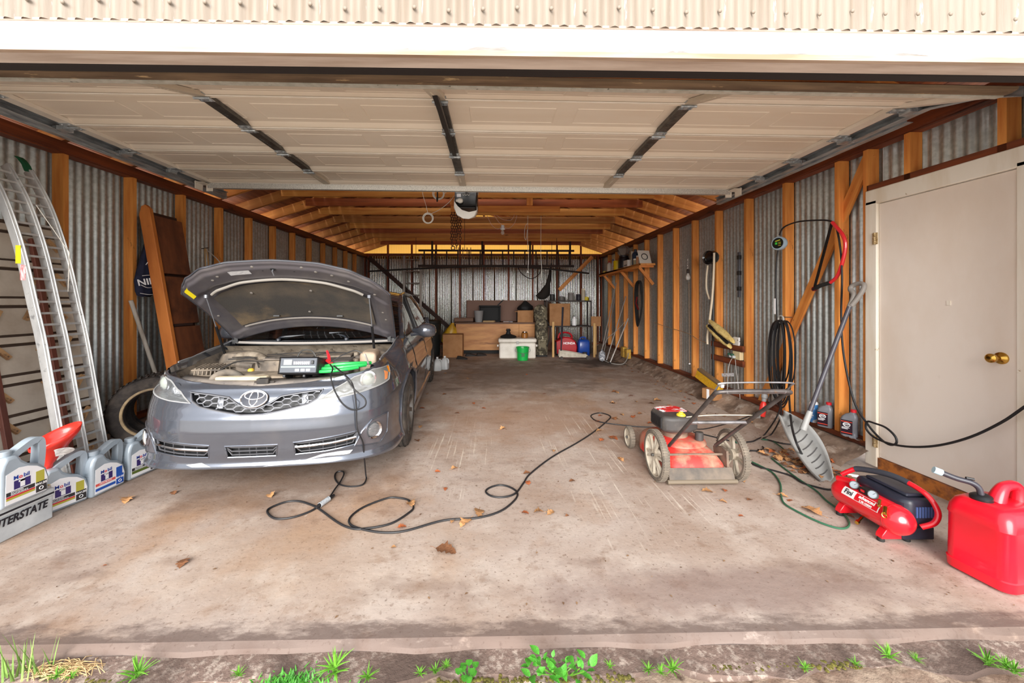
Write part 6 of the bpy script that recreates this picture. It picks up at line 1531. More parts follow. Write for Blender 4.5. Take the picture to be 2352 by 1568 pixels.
# shoes and flat dark scraps on the floor
for k, (x, y, rz, l) in enumerate(((-.55, 9.2, 10, 'dark shoe on the floor below the plywood chest'), (-.30, 9.26, 25, 'dark shoe next to another below the plywood chest'), (-.72, 8.72, -20, 'black slipper on the bare concrete before the carton'), (-1.28, 8.9, 70, 'black slipper beside the tall bin'))):
    t = thing('shoe', l, 'shoe', T(x, y, 0, rz=rz))
    MB().loft([[(xx, w_ * math.cos(a), max(0., h * math.sin(a))) for a in [PI * q / 8 for q in range(9)]] for xx, w_, h in ((-.13, .02, .02), (-.11, .04, .07), (-.03, .042, .07), (.05, .05, .05), (.11, .042, .035), (.135, .01, .015))], closed=False).build('upper', mat('dark_shoe', (40, 34, 32), .7), t)
    bx('sole', (-.13, -.042, 0), (.13, .042, .012), BKP, t)
# ---- far right wall: shelf with bottles
t = thing('wall_shelf', 'wooden wall shelf on diagonal brackets below the roof', 'shelf', T(0, 0, 0))
plank('shelf_board', (2.85, 7.05, 2.0), (2.85, 9.75, 2.0), .30, .035, RAFT, t)
plank('front_strip', (2.71, 7.05, 1.975), (2.71, 9.75, 1.975), .02, .08, WOOD, t)
for y in (7.12, 8.13, 9.4): plank('bracket', (2.72, y, 1.95), (2.985, y, 1.63), .04, .05, WOOD, t); plank('bracket_arm', (2.72, y, 1.965), (2.99, y, 1.965), .04, .035, WOOD, t)
SZ = 2.018
def bott(name, label, cat, x, y, prof, c, cap=None, n=14):
    t = thing(name, label, cat, T(x, y, SZ))
    MB().lathe(prof, n).build('body', mat('shelf_' + name + '_%d' % (y * 100), c, .4), t)
    if cap:
        z = prof[-1][1]; r = prof[-1][0]; MB().lathe([(r * 1.1, z - .01), (r * 1.1, z + .02), (r * .8, z + .024)], n).build('cap', mat('shelf_cap_%d' % (y * 100), cap, .4), t)
bp_ = lambda r, h: [(r * .95, 0), (r, .008), (r, h * .75), (r * .6, h * .88), (r * .4, h * .9), (r * .4, h)]
bott('tub', 'small yellow tub at the end of the wall shelf', 'tub', 2.80, 9.62, [(.035, 0), (.04, .01), (.04, .05), (.03, .06)], (220, 200, 90))
bott('bottle', 'tan bottle with a red cap on the wall shelf', 'bottle', 2.84, 9.42, bp_(.05, .20), (190, 170, 140), (170, 40, 36))
bott('bottle', 'white bottle with a red cap on the wall shelf', 'bottle', 2.80, 9.22, bp_(.06, .24), (222, 214, 200), (190, 44, 40))
bott('bottle', 'slim white bottle with a blue cap on the wall shelf', 'bottle', 2.82, 9.0, bp_(.035, .26), (214, 210, 210), (44, 60, 140))
bott('jar', 'small pink-lidded jar on the wall shelf', 'jar', 2.80, 8.86, [(.04, 0), (.042, .09), (.03, .1)], (220, 206, 190), (210, 140, 130))
bott('can', 'bright yellow can on the wall shelf', 'can', 2.80, 8.62, [(.085, 0), (.088, .01), (.088, .20), (.085, .21)], (238, 204, 20))
bott('canister', 'big black canister with an orange label on the wall shelf', 'canister', 2.82, 8.26, [(.11, 0), (.115, .01), (.115, .22), (.10, .25), (.09, .26)], (28, 24, 28), (34, 34, 40))
t = thing('plastic_wrap', 'crumpled clear plastic bag on the black canister', 'bag', T(2.82, 8.26, SZ + .29))
MB().loft([[(r * (1 + .3 * math.sin(5 * a + z * 20)) * math.cos(a), r * (1 + .25 * math.cos(4 * a)) * math.sin(a), z) for a in [2 * PI * k / 16 for k in range(16)]] for z, r in ((0, .07), (.05, .11), (.14, .12), (.20, .06))]).build('wrap', mat('clear_wrap', (150, 140, 132), .25, al=.6), t, ang=30)
t = thing('small_carton', 'white carton with dark print on the wall shelf', 'carton', T(2.80, 7.86, SZ)); bx('box', (-.08, -.12, 0), (.08, .12, .14), mat('white_carton', (222, 214, 206), .6), t); bx('print', (-.081, -.09, .03), (-.0801, .09, .045), BKP, t, bev=0)
t = thing('foam_sheet', 'upright pale foam sheet on the wall shelf', 'sheet', T(2.86, 7.68, SZ)); bx('sheet', (-.09, -.012, 0), (.09, .012, .30), mat('foam_pale', (216, 206, 180), .8), t)
bott('bottle', 'dark blue spray bottle on the wall shelf', 'bottle', 2.80, 7.52, bp_(.065, .30), (40, 60, 84), (34, 34, 40))
for k, (x, y, h, c, l) in enumerate(((2.76, 7.40, .10, (150, 140, 110), 'grey-brown pot on the wall shelf'), (2.78, 7.30, .15, (206, 150, 110), 'orange-lidded bottle on the wall shelf'), (2.80, 7.22, .19, (226, 220, 214), 'white pill bottle on the wall shelf'), (2.87, 7.33, .20, (190, 170, 150), 'tan bottle behind the pots on the wall shelf'))):
    bott('pot', l, 'pot', x, y + .001 * k, [(.045, 0), (.046, h * .9), (.04, h)], c, (230, 225, 215))
t = thing('instruction_sheet', 'white printed card leaning on the wall shelf beside the stud', 'card', T(2.84, 7.10, SZ, rx=-20, rz=10)); bx('card', (-.12, -.004, 0), (.12, .004, .27), mat('card_white', (226, 220, 206), .7), t, bev=0)
MB().torus((0, 0, 0), .06, .008, 20, 5, M=T(0, -.005, .14, rx=90)).build('printed_ring', BKP, t)
# hose, rods and foam below the shelf
t = thing('rubber_hose', 'black rubber hose looped over a nail below the wall shelf', 'hose', T(2.93, 7.62, 1.70))
for k in range(4): MB().tube(spline([(-.01 * k, 0, .02), (-.01 * k, .11 + .02 * k, -.08), (-.01 * k, .13 + .02 * k, -.45), (-.01 * k, .05, -.80 - .03 * k), (-.01 * k, -.10 - .02 * k, -.5), (-.01 * k, -.10, -.1)], 6, True), .014, 7).build('hose_loop', BLACKR, t)
MB().tube([(-.02, .10, -.30), (-.02, .16, -.42), (-.02, .03, -.55)], .016, 6).build('red_clip', mat('dark_red', (120, 26, 30)), t)
SIL = mat('silver_pole', (206, 202, 196), .3, .7)
def pole(label, a, b, r=.011, cat='pole', nm='metal_pole'):
    t = thing(nm, label, cat, T(*a)); MB().cyl((0, 0, 0), Vector(b) - Vector(a), r, n=8).build('shaft', SIL, t); MB().cyl((0, 0, 0), (Vector(b) - Vector(a)) * .03, r * 1.6, n=8).build('tip', BLACKR, t)
pole('silver pole leaning beside the pale stake', (2.40, 8.60, .01), (2.88, 8.95, 1.75))
pole('silver pole leaning below the wall shelf brackets', (2.40, 8.15, .01), (2.90, 8.35, 1.42))
pole('short silver pole leaning beside the rubber hose', (2.42, 7.95, .01), (2.86, 8.1, .95), .014)
pole('thin dark-tipped rod beside the mesh brush', (2.55, 8.9, .01), (2.93, 9.2, 1.4), .008)
o = MB().tube(spline([(2.34, 8.25, .28), (2.44, 8.2, .50), (2.62, 8.15, .68), (2.80, 8.1, .88)], 6), .007, 6).build('flexible_rod', SIL); tag(o, 'thin flexible rod bent above the mesh brush', 'rod')
o = MB().tube(spline([(2.36, 8.2, .05), (2.45, 7.95, .02), (2.66, 7.85, .02), (2.80, 7.95, .15), (2.84, 8.05, .32)], 6), .010, 6).build('curved_hose', mat('grey_hose', (142, 138, 132), .5)); tag(o, 'grey curved hose on the floor around the poles', 'hose')
t = thing('mesh_brush', 'oval grey mesh brush standing on the floor beside the poles', 'brush', T(2.33, 8.20, .0))
MB().lathe([(.02, .02), (.06, .05), (.075, .13), (.065, .21), (.02, .25), (.012, .28)], 18).build('head', mat('speckled_mesh', (112, 116, 124), .7, c2=(206, 206, 210), s=40, lo=.5, hi=.56), t)
t = thing('foam_block', 'yellow foam block against the right wall', 'foam', T(2.84, 8.30, .10)); bx('foam', (-.05, -.08, 0), (.05, .08, .22), mat('yellow_foam', (206, 164, 70), .9, c2=(160, 120, 50), s=30), t, bev=.015)
t = thing('foam_block', 'second yellow foam block beside the black rubber hose', 'foam', T(2.84, 8.06, .10)); bx('foam', (-.05, -.07, 0), (.05, .07, .20), mat('yellow_foam', (206, 164, 70)), t, bev=.015)
t = thing('cardboard_sheet', 'square cardboard sheet beside the corner studs', 'cardboard', T(2.52, 9.4, .70)); bx('sheet', (-.12, -.006, 0), (.12, .006, .24), CARD, t, bev=0); bx('prop', (-.02, .006, -.70), (.02, .04, .12), STK, t)
# ---- stud-hung things on the right wall
t = thing('hanging_bulb', 'bare glass bulb hanging from a socket chain between studs', 'bulb', T(2.95, 5.76, 1.63))
MB().lathe([(.002, 0), (.022, .008), (.034, .03), (.034, .05), (.024, .075), (.015, .095), (.014, .11)], 18).build('glass', mat('bulb_glass', (226, 222, 214), .1, al=.5, coat=1.), t); MB().lathe([(.016, .105), (.02, .11), (.02, .16), (.012, .17)], 14).build('socket', SH, t)
g = MB()
for k in range(8): g.torus((0, 0, 0), .010, .003, 10, 5, M=T(0, 0, .185 + .021 * k, rx=90, rz=90 * (k % 2)))
g.build('chain', SIL, t)
t = thing('hose_reel', 'glossy black reel with a cream hose on a stud', 'reel', T(2.93, 5.09, 1.90))
MB().lathe([(.0, -.05), (.05, -.05), (.085, -.035), (.095, 0), (.085, .035), (.05, .05), (0, .05)], 28, M=T(0, 0, 0, ry=90, rz=20)).build('reel', mat('gloss_black', (16, 15, 17), .15, coat=1.), t)
g = MB()
for k in range(7): g.torus((0, 0, 0), .06 + .005 * k, .004, 24, 5, M=T(-.01 - .006 * k, 0, 0, ry=90, rz=20))
g.build('reel_ridges', mat('gloss_black', (16, 15, 17)), t)
CH = mat('cream_hose', (224, 208, 182), .5)
MB().tube(spline([(-.02, .06, -.10), (-.02, .09, -.25), (-.02, .09, -.42), (-.02, .02, -.56)], 6), .012, 8).build('hose', CH, t); MB().tube(spline([(-.02, -.09, .05), (-.03, -.10, -.15), (-.03, -.07, -.5), (-.03, .0, -.85), (-.03, .05, -1.05), (-.03, .05, -1.17)], 6), .014, 8).build('hose_tail', CH, t)
o = MB().cyl((2.965, 5.12, .16), (2.955, 5.10, 1.85), .014, n=8).build('black_rod', BLACKP); tag(o, 'long black rod standing against the stud below the hose reel', 'rod')
t = thing('dust_mop', 'yellow fuzzy mop head propped on the small wall rails', 'mop', T(2.90, 4.86, .90))
FZ = mat('yellow_fleece', (222, 196, 126), .95, c2=(196, 166, 96), s=30, bump=.9, bs=60)
for dz, dy in ((.035, -.03), (-.035, .03)):
    g = MB(); rings = []; random.seed(4)
    for k in range(13):
        f = k / 12; r = .052 * math.sin(PI * min(max(f, .06), .94)) ** .35
        c = Vector((0, .24 - .48 * f + dy, .105 - .21 * f + dz)); rings.append([(c.x + r * math.cos(a) * random.uniform(.85, 1.15), c.y + r * .45 * math.sin(a), c.z + r * math.sin(a) * random.uniform(.85, 1.15)) for a in [2 * PI * q / 14 for q in range(14)]])
    g.loft(rings); g.build('fleece', FZ, t, ang=70)
MB().beam((-.03, .20, .09), (-.03, -.22, -.10), .02, .03).build('clamp_bar', BLACKP, t)
t = thing('wall_rack', 'pair of dark wooden rails nailed between two studs', 'rack', T(0, 0, 0))
for z in (.74, .56): plank('rail', (2.975, 4.50, z), (2.975, 5.16, z), .03, .07, WOODD, t)
t = thing('white_package', 'white printed packet standing on the upper rail', 'packet', T(2.95, 4.60, .776)); bx('packet', (-.01, -.06, 0), (.01, .06, .10), mat('packet_white', (224, 222, 220), .5, c2=(120, 118, 120), s=30, lo=.55, hi=.6), t)
t = thing('outlet_box', 'cream outlet box with a green twist of wire between the rails', 'box', T(2.98, 4.62, .60)); bx('box', (-.02, -.07, 0), (.03, .07, .10), mat('cream_box', (222, 204, 160), .6), t)
for k in range(4): MB().lathe([(.0, -.02), (.02, -.01), (.022, .01), (0, .02)], 10, M=T(-.035, .02 + .03 * k, .03 + .02 * (k % 2))).build('wire_nut', mat('wire_green', (40, 84, 66) if k % 2 else (190, 196, 196), .5) if False else (mat('wire_green', (40, 84, 66), .5) if k % 2 else mat('wire_pale', (190, 196, 196), .5)), t)
MB().tube(spline([(-.03, .05, .02), (-.03, .12, -.08), (-.03, .15, -.25), (-.03, .16, -.45)], 5), .004, 5).build('wire', mat('pale_wire', (190, 186, 180), .5), t); MB().tube(spline([(-.03, .0, .0), (-.03, -.03, -.2), (-.03, -.08, -.38), (-.03, -.09, -.46)], 5), .003, 5).build('wire', mat('pale_wire', (190, 186, 180), .5), t)
t = thing('price_tag', 'white paper tag hanging on wires below the rails', 'tag', T(2.93, 4.74, .37, rx=-12)); bx('paper', (-.002, -.12, 0), (.002, .12, .04), mat('tag_white', (224, 224, 226), .6, c2=(140, 140, 148), s=60, lo=.56, hi=.6), t, bev=0)
t = thing('push_broom', 'yellow-bristled push broom head resting against the wall', 'broom', T(2.86, 5.02, .30, rx=12))
bx('head', (-.03, -.26, .0), (.03, .26, .03), mat('broom_wood', (128, 104, 76), .7), t)
g = MB(); g.loft([[(x - .0, y, z) for x, y, z in ((-.03, yy, -.004), (.03, yy, -.004), (.042, yy, -.10), (-.05, yy, -.10))] for yy in [-.26 + .52 * k / 12 for k in range(13)]]); g.build('bristles', mat('yellow_bristle', (228, 176, 30), .8, c2=(190, 138, 20), s=40, st=(3, 3, .3)), t)
bx('socket', (-.02, -.30, -.01), (.02, -.25, .035), LB['white'], t)
t = thing('spirit_level', 'grey level hanging on the side of a stud', 'level', T(2.985, 4.60, 1.36)); bx('bar', (-.012, -.018, 0), (.012, .018, .55), mat('level_grey', (84, 86, 92), .4, .4), t); 
for z in (.08, .27, .46): bx('vial', (-.016, -.024, z), (.016, .024, z + .05), BLACKP, t)
t = thing('thin_wire', 'thin wire stapled along the studs of the right wall', 'wire', T(0, 0, 0)); MB().tube(spline([(2.96, 7.0, .92), (2.98, 6.4, .86), (2.97, 5.8, .82), (2.96, 5.5, .76), (2.95, 5.2, .73)], 8), .005, 5).build('strand', mat('tan_wire', (176, 142, 106), .6), t)
t = thing('pull_string', 'thin pull string with a white ball on a stud', 'string', T(2.985, 5.78, .36)); MB().tube([(0, 0, 0), (0, .02, 1.25)], .003, 5).build('cord', mat('tan_wire', (176, 142, 106), .6), t); MB().lathe([(.0, -.015), (.014, -.006), (.014, .006), (0, .015)], 12).build('ball', LB['white'], t)
t = thing('scrap_carton', 'small torn carton behind the mower handle', 'carton', T(2.80, 4.86, .06, rz=20)); bx('box', (-.07, -.09, 0), (.07, .09, .13), CARD, t); bx('tape', (-.0705, -.02, 0), (-.0702, .02, .13), LB['white'], t, bev=0)
# ================================================================ under the roof
t = thing('door_opener', 'garage door opener with black housing, bare bulb and drooping white lens', 'door opener', T(-.33, 4.55, 2.42))
OB = mat('opener_black', (14, 14, 16), .3, coat=.4)
bx('housing', (-.135, .02, .02), (.135, .30, .21), OB, t, bev=.01)
bx('lamp_bay', (-.125, -.06, -.02), (.125, .02, .0), OB, t); bx('lamp_bay', (-.125, -.06, -.02), (-.115, .02, .17), OB, t, bev=0); bx('lamp_bay', (.115, -.06, -.02), (.125, .02, .17), OB, t, bev=0)
MB().lathe([(.002, 0), (.02, .006), (.03, .025), (.03, .045), (.018, .07), (.014, .09)], 16, M=T(-.03, -.03, .075, ry=-90)).build('bulb', mat('frosted_bulb', (240, 236, 226), .25), t)
g = MB(); g.loft([[(x, y, z) for x, y, z in ((-.13, -.07, .09 + d), (-.135, -.075, -.02 + d * .5), (-.10, -.08, -.10), (-.03, -.085, -.145), (.04, -.085, -.15), (.10, -.08, -.115), (.135, -.075, -.04), (.135, -.07, .0))] for d in (0,)] + [[(x * .98, y, z) for x, y, z in ((-.13, .14, .05), (-.135, .14, -.02), (-.10, .14, -.08), (-.03, .14, -.10), (.04, .14, -.10), (.10, .14, -.085), (.135, .14, -.04), (.135, .14, .0))]], closed=False); g.build('light_cover', mat('milky_lens', (238, 236, 230), .3), t, thick=.003, ang=60)
MB().prism([(-.132, .06), (-.128, -.02), (-.095, -.10), (-.03, -.145), (.04, -.15), (.10, -.112), (.132, -.05), (.04, -.07), (-.04, -.045), (-.09, .0)], .078, .082, M=Matrix(((1, 0, 0, 0), (0, 0, -1, 0), (0, 1, 0, 0), (0, 0, 0, 1)))).build('cover_front', mat('milky_lens', (238, 236, 230), .3), t)
for x in (-.03, .0, .03): MB().torus((0, 0, 0), .012, .003, 12, 5, M=T(x, .016, .165, rx=90)).build('terminal_screw', SIL, t)
bx('logic_label', (-.11, .012, .13), (-.06, .018, .17), LB['white'], t, bev=0)
MB().beam((0, .10, .235), (-.01, -2.75, .06), .03, .03).build('rail', mat('opener_rail', (70, 66, 64), .4, .6), t)
MB().tube([(0, -.30, .225), (-.005, -.34, .17)], .010, 6).build('trolley_arm', SH, t)
for x in (-.13, .13): MB().beam((x, .16, .20), (x, .16, .45), .025, .004).build('hanger_strap', GALVT, t)
MB().beam((-.16, .16, .45), (.16, .16, .45), .03, .03).build('hanger_angle', GALVT, t)
WC = mat('white_wire', (232, 226, 214), .5)
def coil(label, loc, r, tail):
    t = thing('wire_coil', label, 'wire', T(*loc)); random.seed(int(r * 1000))
    for k in range(6): MB().torus((0, 0, 0), r - .007 * (k % 3), .004, 26, 5, M=T(random.uniform(-.006, .006), .006 * k, random.uniform(-.006, .006), rx=90)).build('wire_turn', WC, t)
    MB().tube(spline(tail, 6), .003, 5).build('wire_tail', WC, t)
coil('small white wire coil hung on a hook beside the door opener', (-.72, 5.0, 2.71), .075, [(.075, 0, .0), (.16, -.1, .02), (.27, -.2, -.02)])
coil('lower white wire coil hanging from a single strand', (-.86, 5.0, 2.395), .07, [(0, 0, .07), (-.02, 0, .16), (-.06, 0, .30), (-.07, 0, .40)])
t = thing('hook', 'black hook holding the upper wire coil', 'hook', T(-.73, 4.98, 2.60)); MB().tube(spline([(0, 0, .28), (0, 0, .05), (0, -.02, 0), (0, -.04, .04)], 5), .009, 6).build('bar', BKP, t)
o = MB().tube(spline([(-.47, 4.55, 2.56), (-.55, 4.7, 2.52), (-.68, 4.85, 2.47), (-.80, 4.95, 2.44)], 5), .003, 5).build('thermostat_wire', WC); tag(o, 'thin white wire sagging from the opener to the lower coil', 'wire')
t = thing('tow_chain', 'rusty chain bundle hanging from the roof ties', 'chain', T(-.62, 6.325, 2.20))
RST = mat('rusty_chain', (72, 46, 34), .7, .4, c2=(104, 62, 40), s=30)
LK = MB().torus((0, 0, 0), .019, .006, 12, 6, sy=1.5).mesh('chain_link', RST)
random.seed(8)
for k, (x, y, n) in enumerate(((-.07, 0, 15), (0, .04, 16), (.07, .0, 14), (.035, -.03, 12), (-.035, .03, 13))):
    for q in range(n): place(LK, 'chain_link', t, T(x + .006 * math.sin(q), y, .70 - .046 * q, rx=90, ry=0, rz=90 * (q % 2)))
MB().torus((0, 0, 0), .03, .008, 14, 6, M=T(-.05, 0, -.01, rx=90)).build('hook_ring', RST, t)
t = thing('wire_basket', 'small wire basket hanging below the chain bundle', 'basket', T(-.48, 6.335, 2.04)); MB().cyl((0, 0, .1), (0, .012, .85), .004, n=6).build('hanger_wire', RST, t)

for z in (0, .05, .10): MB().cyl((-.10, 0, z), (.10, 0, z), .006, n=6).build('bar', RST, t)
for x in (-.1, -.03, .04, .1): MB().cyl((x, 0, -.02), (x, 0, .16), .006, n=6).build('bar', RST, t)
t = thing('ceiling_bulb', 'bare clear bulb in a white socket hung on wires under the roof', 'bulb', T(.15, 6.45, 2.43))
MB().lathe([(.002, 0), (.02, .006), (.03, .025), (.03, .045), (.018, .07), (.014, .085)], 16).build('glass', mat('clear_bulb', (226, 216, 200), .08, al=.35, coat=1.), t); MB().lathe([(.03, .085), (.045, .10), (.03, .12), (.028, .16)], 16).build('socket', LB['white'], t)
for p in ([(0, 0, .15), (-.08, 0, .1), (-.18, 0, .16), (-.26, 0, .32)], [(0, 0, .15), (.1, 0, .11), (.20, 0, .2), (.24, 0, .33)], [(0, 0, .16), (-.07, 0, .22), (-.14, 0, .33)], [(-.1, 0, .33), (.0, 0, .26), (.14, 0, .25), (.2, 0, .34)]): MB().tube(spline(p, 6), .0035, 5).build('wire', mat('pink_wire', (226, 188, 170), .5), t)
for x, z0, l in ((.62, 1.86, 'white pull string with a bell-shaped knob hanging under the roof'), (.86, 1.66, 'plain white pull string hanging low under the roof')):
    t = thing('light_string', l, 'string', T(x, 6.955, z0)); MB().tube(spline([(0, 0, 0), (.012, 0, .25), (-.004, 0, .5), (0, .005, 2.89 - z0)], 5), .004, 5).build('string', WC, t)
    if x < .8: MB().lathe([(.02, -.03), (.012, .0), (.004, .015)], 10).build('bell_knob', WC, t); MB().tube(spline([(0, 0, .88), (-.05, 0, .80), (-.06, 0, .62), (-.03, 0, .58), (-.01, 0, .75)], 5), .004, 5).build('string_loop', WC, t)
    else: MB().lathe([(.0, -.02), (.012, -.01), (0, .01)], 10).build('knot', WC, t)
# ================================================================ battery charger and jumper leads on the car
CM = T(-1.58, 2.52, 0, rz=4.8)
t = thing('battery_charger', 'black battery charger with a silver control panel on the engine bay', 'charger', CM @ T(.20, .245, .765, rx=-14, rz=-4))
bx('case', (-.14, -.02, .02), (.14, .13, .145), mat('charger_black', (32, 31, 33), .45), t, bev=.016)
fp = bx('front_panel', (-.128, -.024, .032), (.128, -.019, .135), mat('panel_silver', (84, 88, 95), .65, .1), t, bev=.002)
MB().tube([(-.136, -.022, .026), (.136, -.022, .026), (.136, -.022, .141), (-.136, -.022, .141)], .005, 6, closed=True).build('panel_rim', mat('rim_black', (24, 24, 26), .3), t)
bx('meter', (-.105, -.027, .085), (-.045, -.024, .125), mat('meter_white', (130, 132, 134), .5), fp, bev=.001)
bx('green_band', (-.12, -.0255, .068), (.12, -.024, .077), mat('pale_green_band', (150, 200, 176), .4), fp, bev=0)
bx('dark_band', (-.04, -.0253, .085), (.085, -.024, .115), mat('panel_dark', (64, 64, 74), .4), fp, bev=0)
for k in range(8): bx('panel_mark', (-.034 + .0145 * k, -.0262, .091), (-.024 + .0145 * k, -.0252, .110), LB['white'], fp, bev=0)
for x in (-.005, .035, .072): bx('panel_button', (x - .014, -.0265, .042), (x + .014, -.024, .058), LB['white'], fp, bev=0)
bx('toggle_switch', (.092, -.034, .092), (.108, -.024, .118), BLACKP, fp, bev=.002)
for x in (-.11, .03): bx('foot', (x, -.01, 0), (x + .02, .11, .02), BLACKP, t)
MB().tube(spline([(-.06, .06, .14), (-.03, .06, .195), (.04, .06, .20), (.09, .06, .14)], 6), .006, 6).build('carry_wire', GREYST, t)
t = thing('jumper_leads', 'green jumper leads with a red clamp lying on the engine bay', 'cable', CM)
GJ = mat('bright_green_lead', (44, 176, 84), .35, coat=.3)
for p, r in (([(.30, .36, .815), (.42, .34, .835), (.55, .36, .84), (.66, .44, .83)], .014), ([(.30, .31, .81), (.44, .28, .82), (.58, .31, .83), (.64, .36, .83)], .016), ([(.30, .27, .80), (.40, .24, .805), (.52, .25, .815), (.60, .30, .82)], .012)): MB().tube(spline(p, 6), r, 8).build('lead', GJ, t)
MB().tube([(.33, .44, .93), (.35, .42, .89), (.37, .38, .85)], .0, 6, rs=[.008, .012, .012]).build('red_clamp', mat('red_clamp', (206, 36, 44), .4), t); MB().tube([(.35, .36, .87), (.37, .37, .85), (.40, .36, .84)], .010, 6).build('red_clamp', mat('red_clamp', (206, 36, 44), .4), t)
MB().tube([(.62, .42, .90), (.64, .40, .865), (.66, .36, .835)], .008, 6).build('steel_clamp', SIL, t)
MB().tube(spline([(.38, .36, .85), (.46, .38, .90), (.54, .42, .93), (.60, .42, .91)], 6), .004, 5).build('thin_lead', BCORD, t)
t = thing('charger_cord', 'black charger cord looped over the bumper down to the floor', 'cord', T(0, 0, 0))
MB().tube(spline([tuple(CM @ Vector((.40, .30, .845))), tuple(CM @ Vector((.45, .20, .83)))] + CH1, 6), .0052, 7).build('cord_loop', BCORD, t)
MB().tube(spline([tuple(CM @ Vector((.44, .26, .84)))] + CH2, 6), .0052, 7).build('cord_drop', BCORD, t)
a, b = Vector((-1.082, 2.538, .016)), Vector((-1.068, 2.585, .015)); MB().cyl(a, b, .013, .008, n=10).build('plug', BCORD, t)
# ================================================================ fallen leaves
LV = [mat('leaf_tan', (196, 148, 100), .8, c2=(160, 110, 66), s=20, rv=.25), mat('leaf_brown', (140, 92, 58), .8, c2=(106, 66, 40), s=20, rv=.25), mat('leaf_rust', (178, 98, 52), .8, c2=(128, 62, 34), s=20, rv=.25)]
def leaf_mesh(seed, m):
    rnd = random.Random(seed); g = MB(); n = 11; up, lo = [], []
    for k in range(n):
        f = k / (n - 1); w_ = .42 * math.sin(PI * f ** .8) * (1 - .42 * (k % 2)) * rnd.uniform(.8, 1.2) + .01
        z = .16 * math.sin(PI * f) * rnd.uniform(.7, 1.3)
        up.append((f - .5, w_, z + rnd.uniform(.02, .22) * w_)); lo.append((f - .5, -w_, z + rnd.uniform(.0, .25) * w_))
    mid = [(k / (n - 1) - .5, 0, .10 * math.sin(PI * k / (n - 1))) for k in range(n)]
    g.loft([lo, mid, up], closed=False); g.tube([(-.5, 0, 0), (-.66, .03, .03), (-.78, .02, .02)], .012, 4)
    return g.mesh('fallen_leaf', m, ang=60)
LM = [leaf_mesh(k, LV[k % 3]) for k in range(9)]
random.seed(17)
def leaf(x, y, s, kind, label, group, z=.003, rz=None):
    o = place(LM[kind], 'fallen_leaf', None, T(x, y, z, rx=random.uniform(-14, 14), ry=random.uniform(-10, 10), rz=random.uniform(0, 360) if rz is None else rz, s=(s, s, s * random.uniform(.7, 1.2)))); return tag(o, label, 'leaf', group)
LEAVES = [(-0.249, 2.012, 0.120, 'broad brown leaf lying alone on the pale concrete'), (-0.168, 2.268, 0.100, 'tan leaf touching the extension cord curve'), (-0.093, 2.368, 0.100, 'tan leaf lying under the extension cord'), (-0.535, 2.474, 0.090, 'tan leaf lying across the big cord loop'), (-0.530, 2.229, 0.055, 'small rust-coloured leaf inside the cord loops'), (-0.243, 2.282, 0.050, 'small pale leaf beside the extension cord curve'), (0.279, 2.370, 0.070, 'pale leaf in the middle of the concrete floor'), (0.355, 2.359, 0.060, 'pale curled leaf in the middle of the concrete floor'), (-0.306, 3.003, 0.070, 'tan leaf before the car bumper'), (-0.431, 2.953, 0.045, 'small red leaf before the car bumper'), (-1.502, 2.610, 0.070, 'tan leaf before the car bumper corner'), (1.131, 4.141, 0.060, 'orange leaf touching the far cord loop'), (1.059, 3.848, 0.070, ''), (1.132, 3.644, 0.080, ''), (1.021, 3.594, 0.070, ''), (1.049, 3.155, 0.060, ''), (0.253, 2.910, 0.060, ''), (0.246, 2.755, 0.060, ''), (0.094, 3.934, 0.070, ''), (-0.428, 4.483, 0.070, ''), (-0.123, 4.685, 0.060, ''), (-0.765, 4.015, 0.060, ''), (-0.719, 3.608, 0.070, ''), (-0.257, 4.916, 0.060, ''), (-0.938, 5.414, 0.070, ''), (-0.692, 5.409, 0.070, ''), (-0.876, 4.700, 0.080, ''), (0.524, 3.342, 0.050, ''), (0.569, 2.777, 0.050, ''), (-0.337, 2.677, 0.040, ''), (1.766, 5.456, 0.070, ''), (1.515, 4.879, 0.070, ''), (0.195, 2.362, 0.050, ''), (-0.532, 2.049, 0.030, ''), (0.447, 2.329, 0.030, ''), (1.217, 4.351, 0.060, ''), (1.359, 4.254, 0.070, ''), (1.753, 5.499, 0.110, ''), (1.896, 5.258, 0.070, ''), (2.158, 5.009, 0.110, ''), (2.015, 4.861, 0.080, ''), (2.184, 4.715, 0.080, ''), (1.857, 4.964, 0.060, ''), (1.340, 4.238, 0.080, ''), (1.582, 4.309, 0.090, ''), (1.534, 4.895, 0.070, ''), (1.702, 4.424, 0.060, ''), (1.146, 3.640, 0.100, ''), (1.046, 3.148, 0.070, ''), (1.468, 2.605, 0.080, 'tan leaf on the concrete behind the mower flap'), (1.596, 2.616, 0.050, ''), (1.820, 2.762, 0.060, ''), (1.643, 2.742, 0.070, ''), (1.677, 4.072, 0.070, ''), (2.717, 5.510, 0.070, ''), (2.741, 5.269, 0.080, ''), (2.562, 4.849, 0.070, ''), (1.476, 4.389, 0.060, ''), (1.977, 2.348, 0.130, 'large tan oak leaf inside the green cord loop'), (1.946, 2.474, 0.040, ''), (1.939, 2.533, 0.070, ''), (1.688, 2.490, 0.050, ''), (1.507, 2.303, 0.030, ''), (1.497, 2.467, 0.050, ''), (2.155, 2.285, 0.070, ''), (-1.551, 1.945, 0.070, 'dark curled leaf on the concrete near the slab edge'), (-2.414, 2.568, 0.090, 'pale dry twig of leaves before the oil jugs'), (-2.186, 2.660, 0.050, ''), (-1.926, 1.937, 0.020, ''), (-0.884, 6.965, 0.060, ''), (2.853, 6.804, 0.050, ''), (0.592, 6.851, 0.060, ''), (-0.435, 6.487, 0.070, ''), (1.295, 6.106, 0.050, ''), (0.713, 5.398, 0.050, '')]
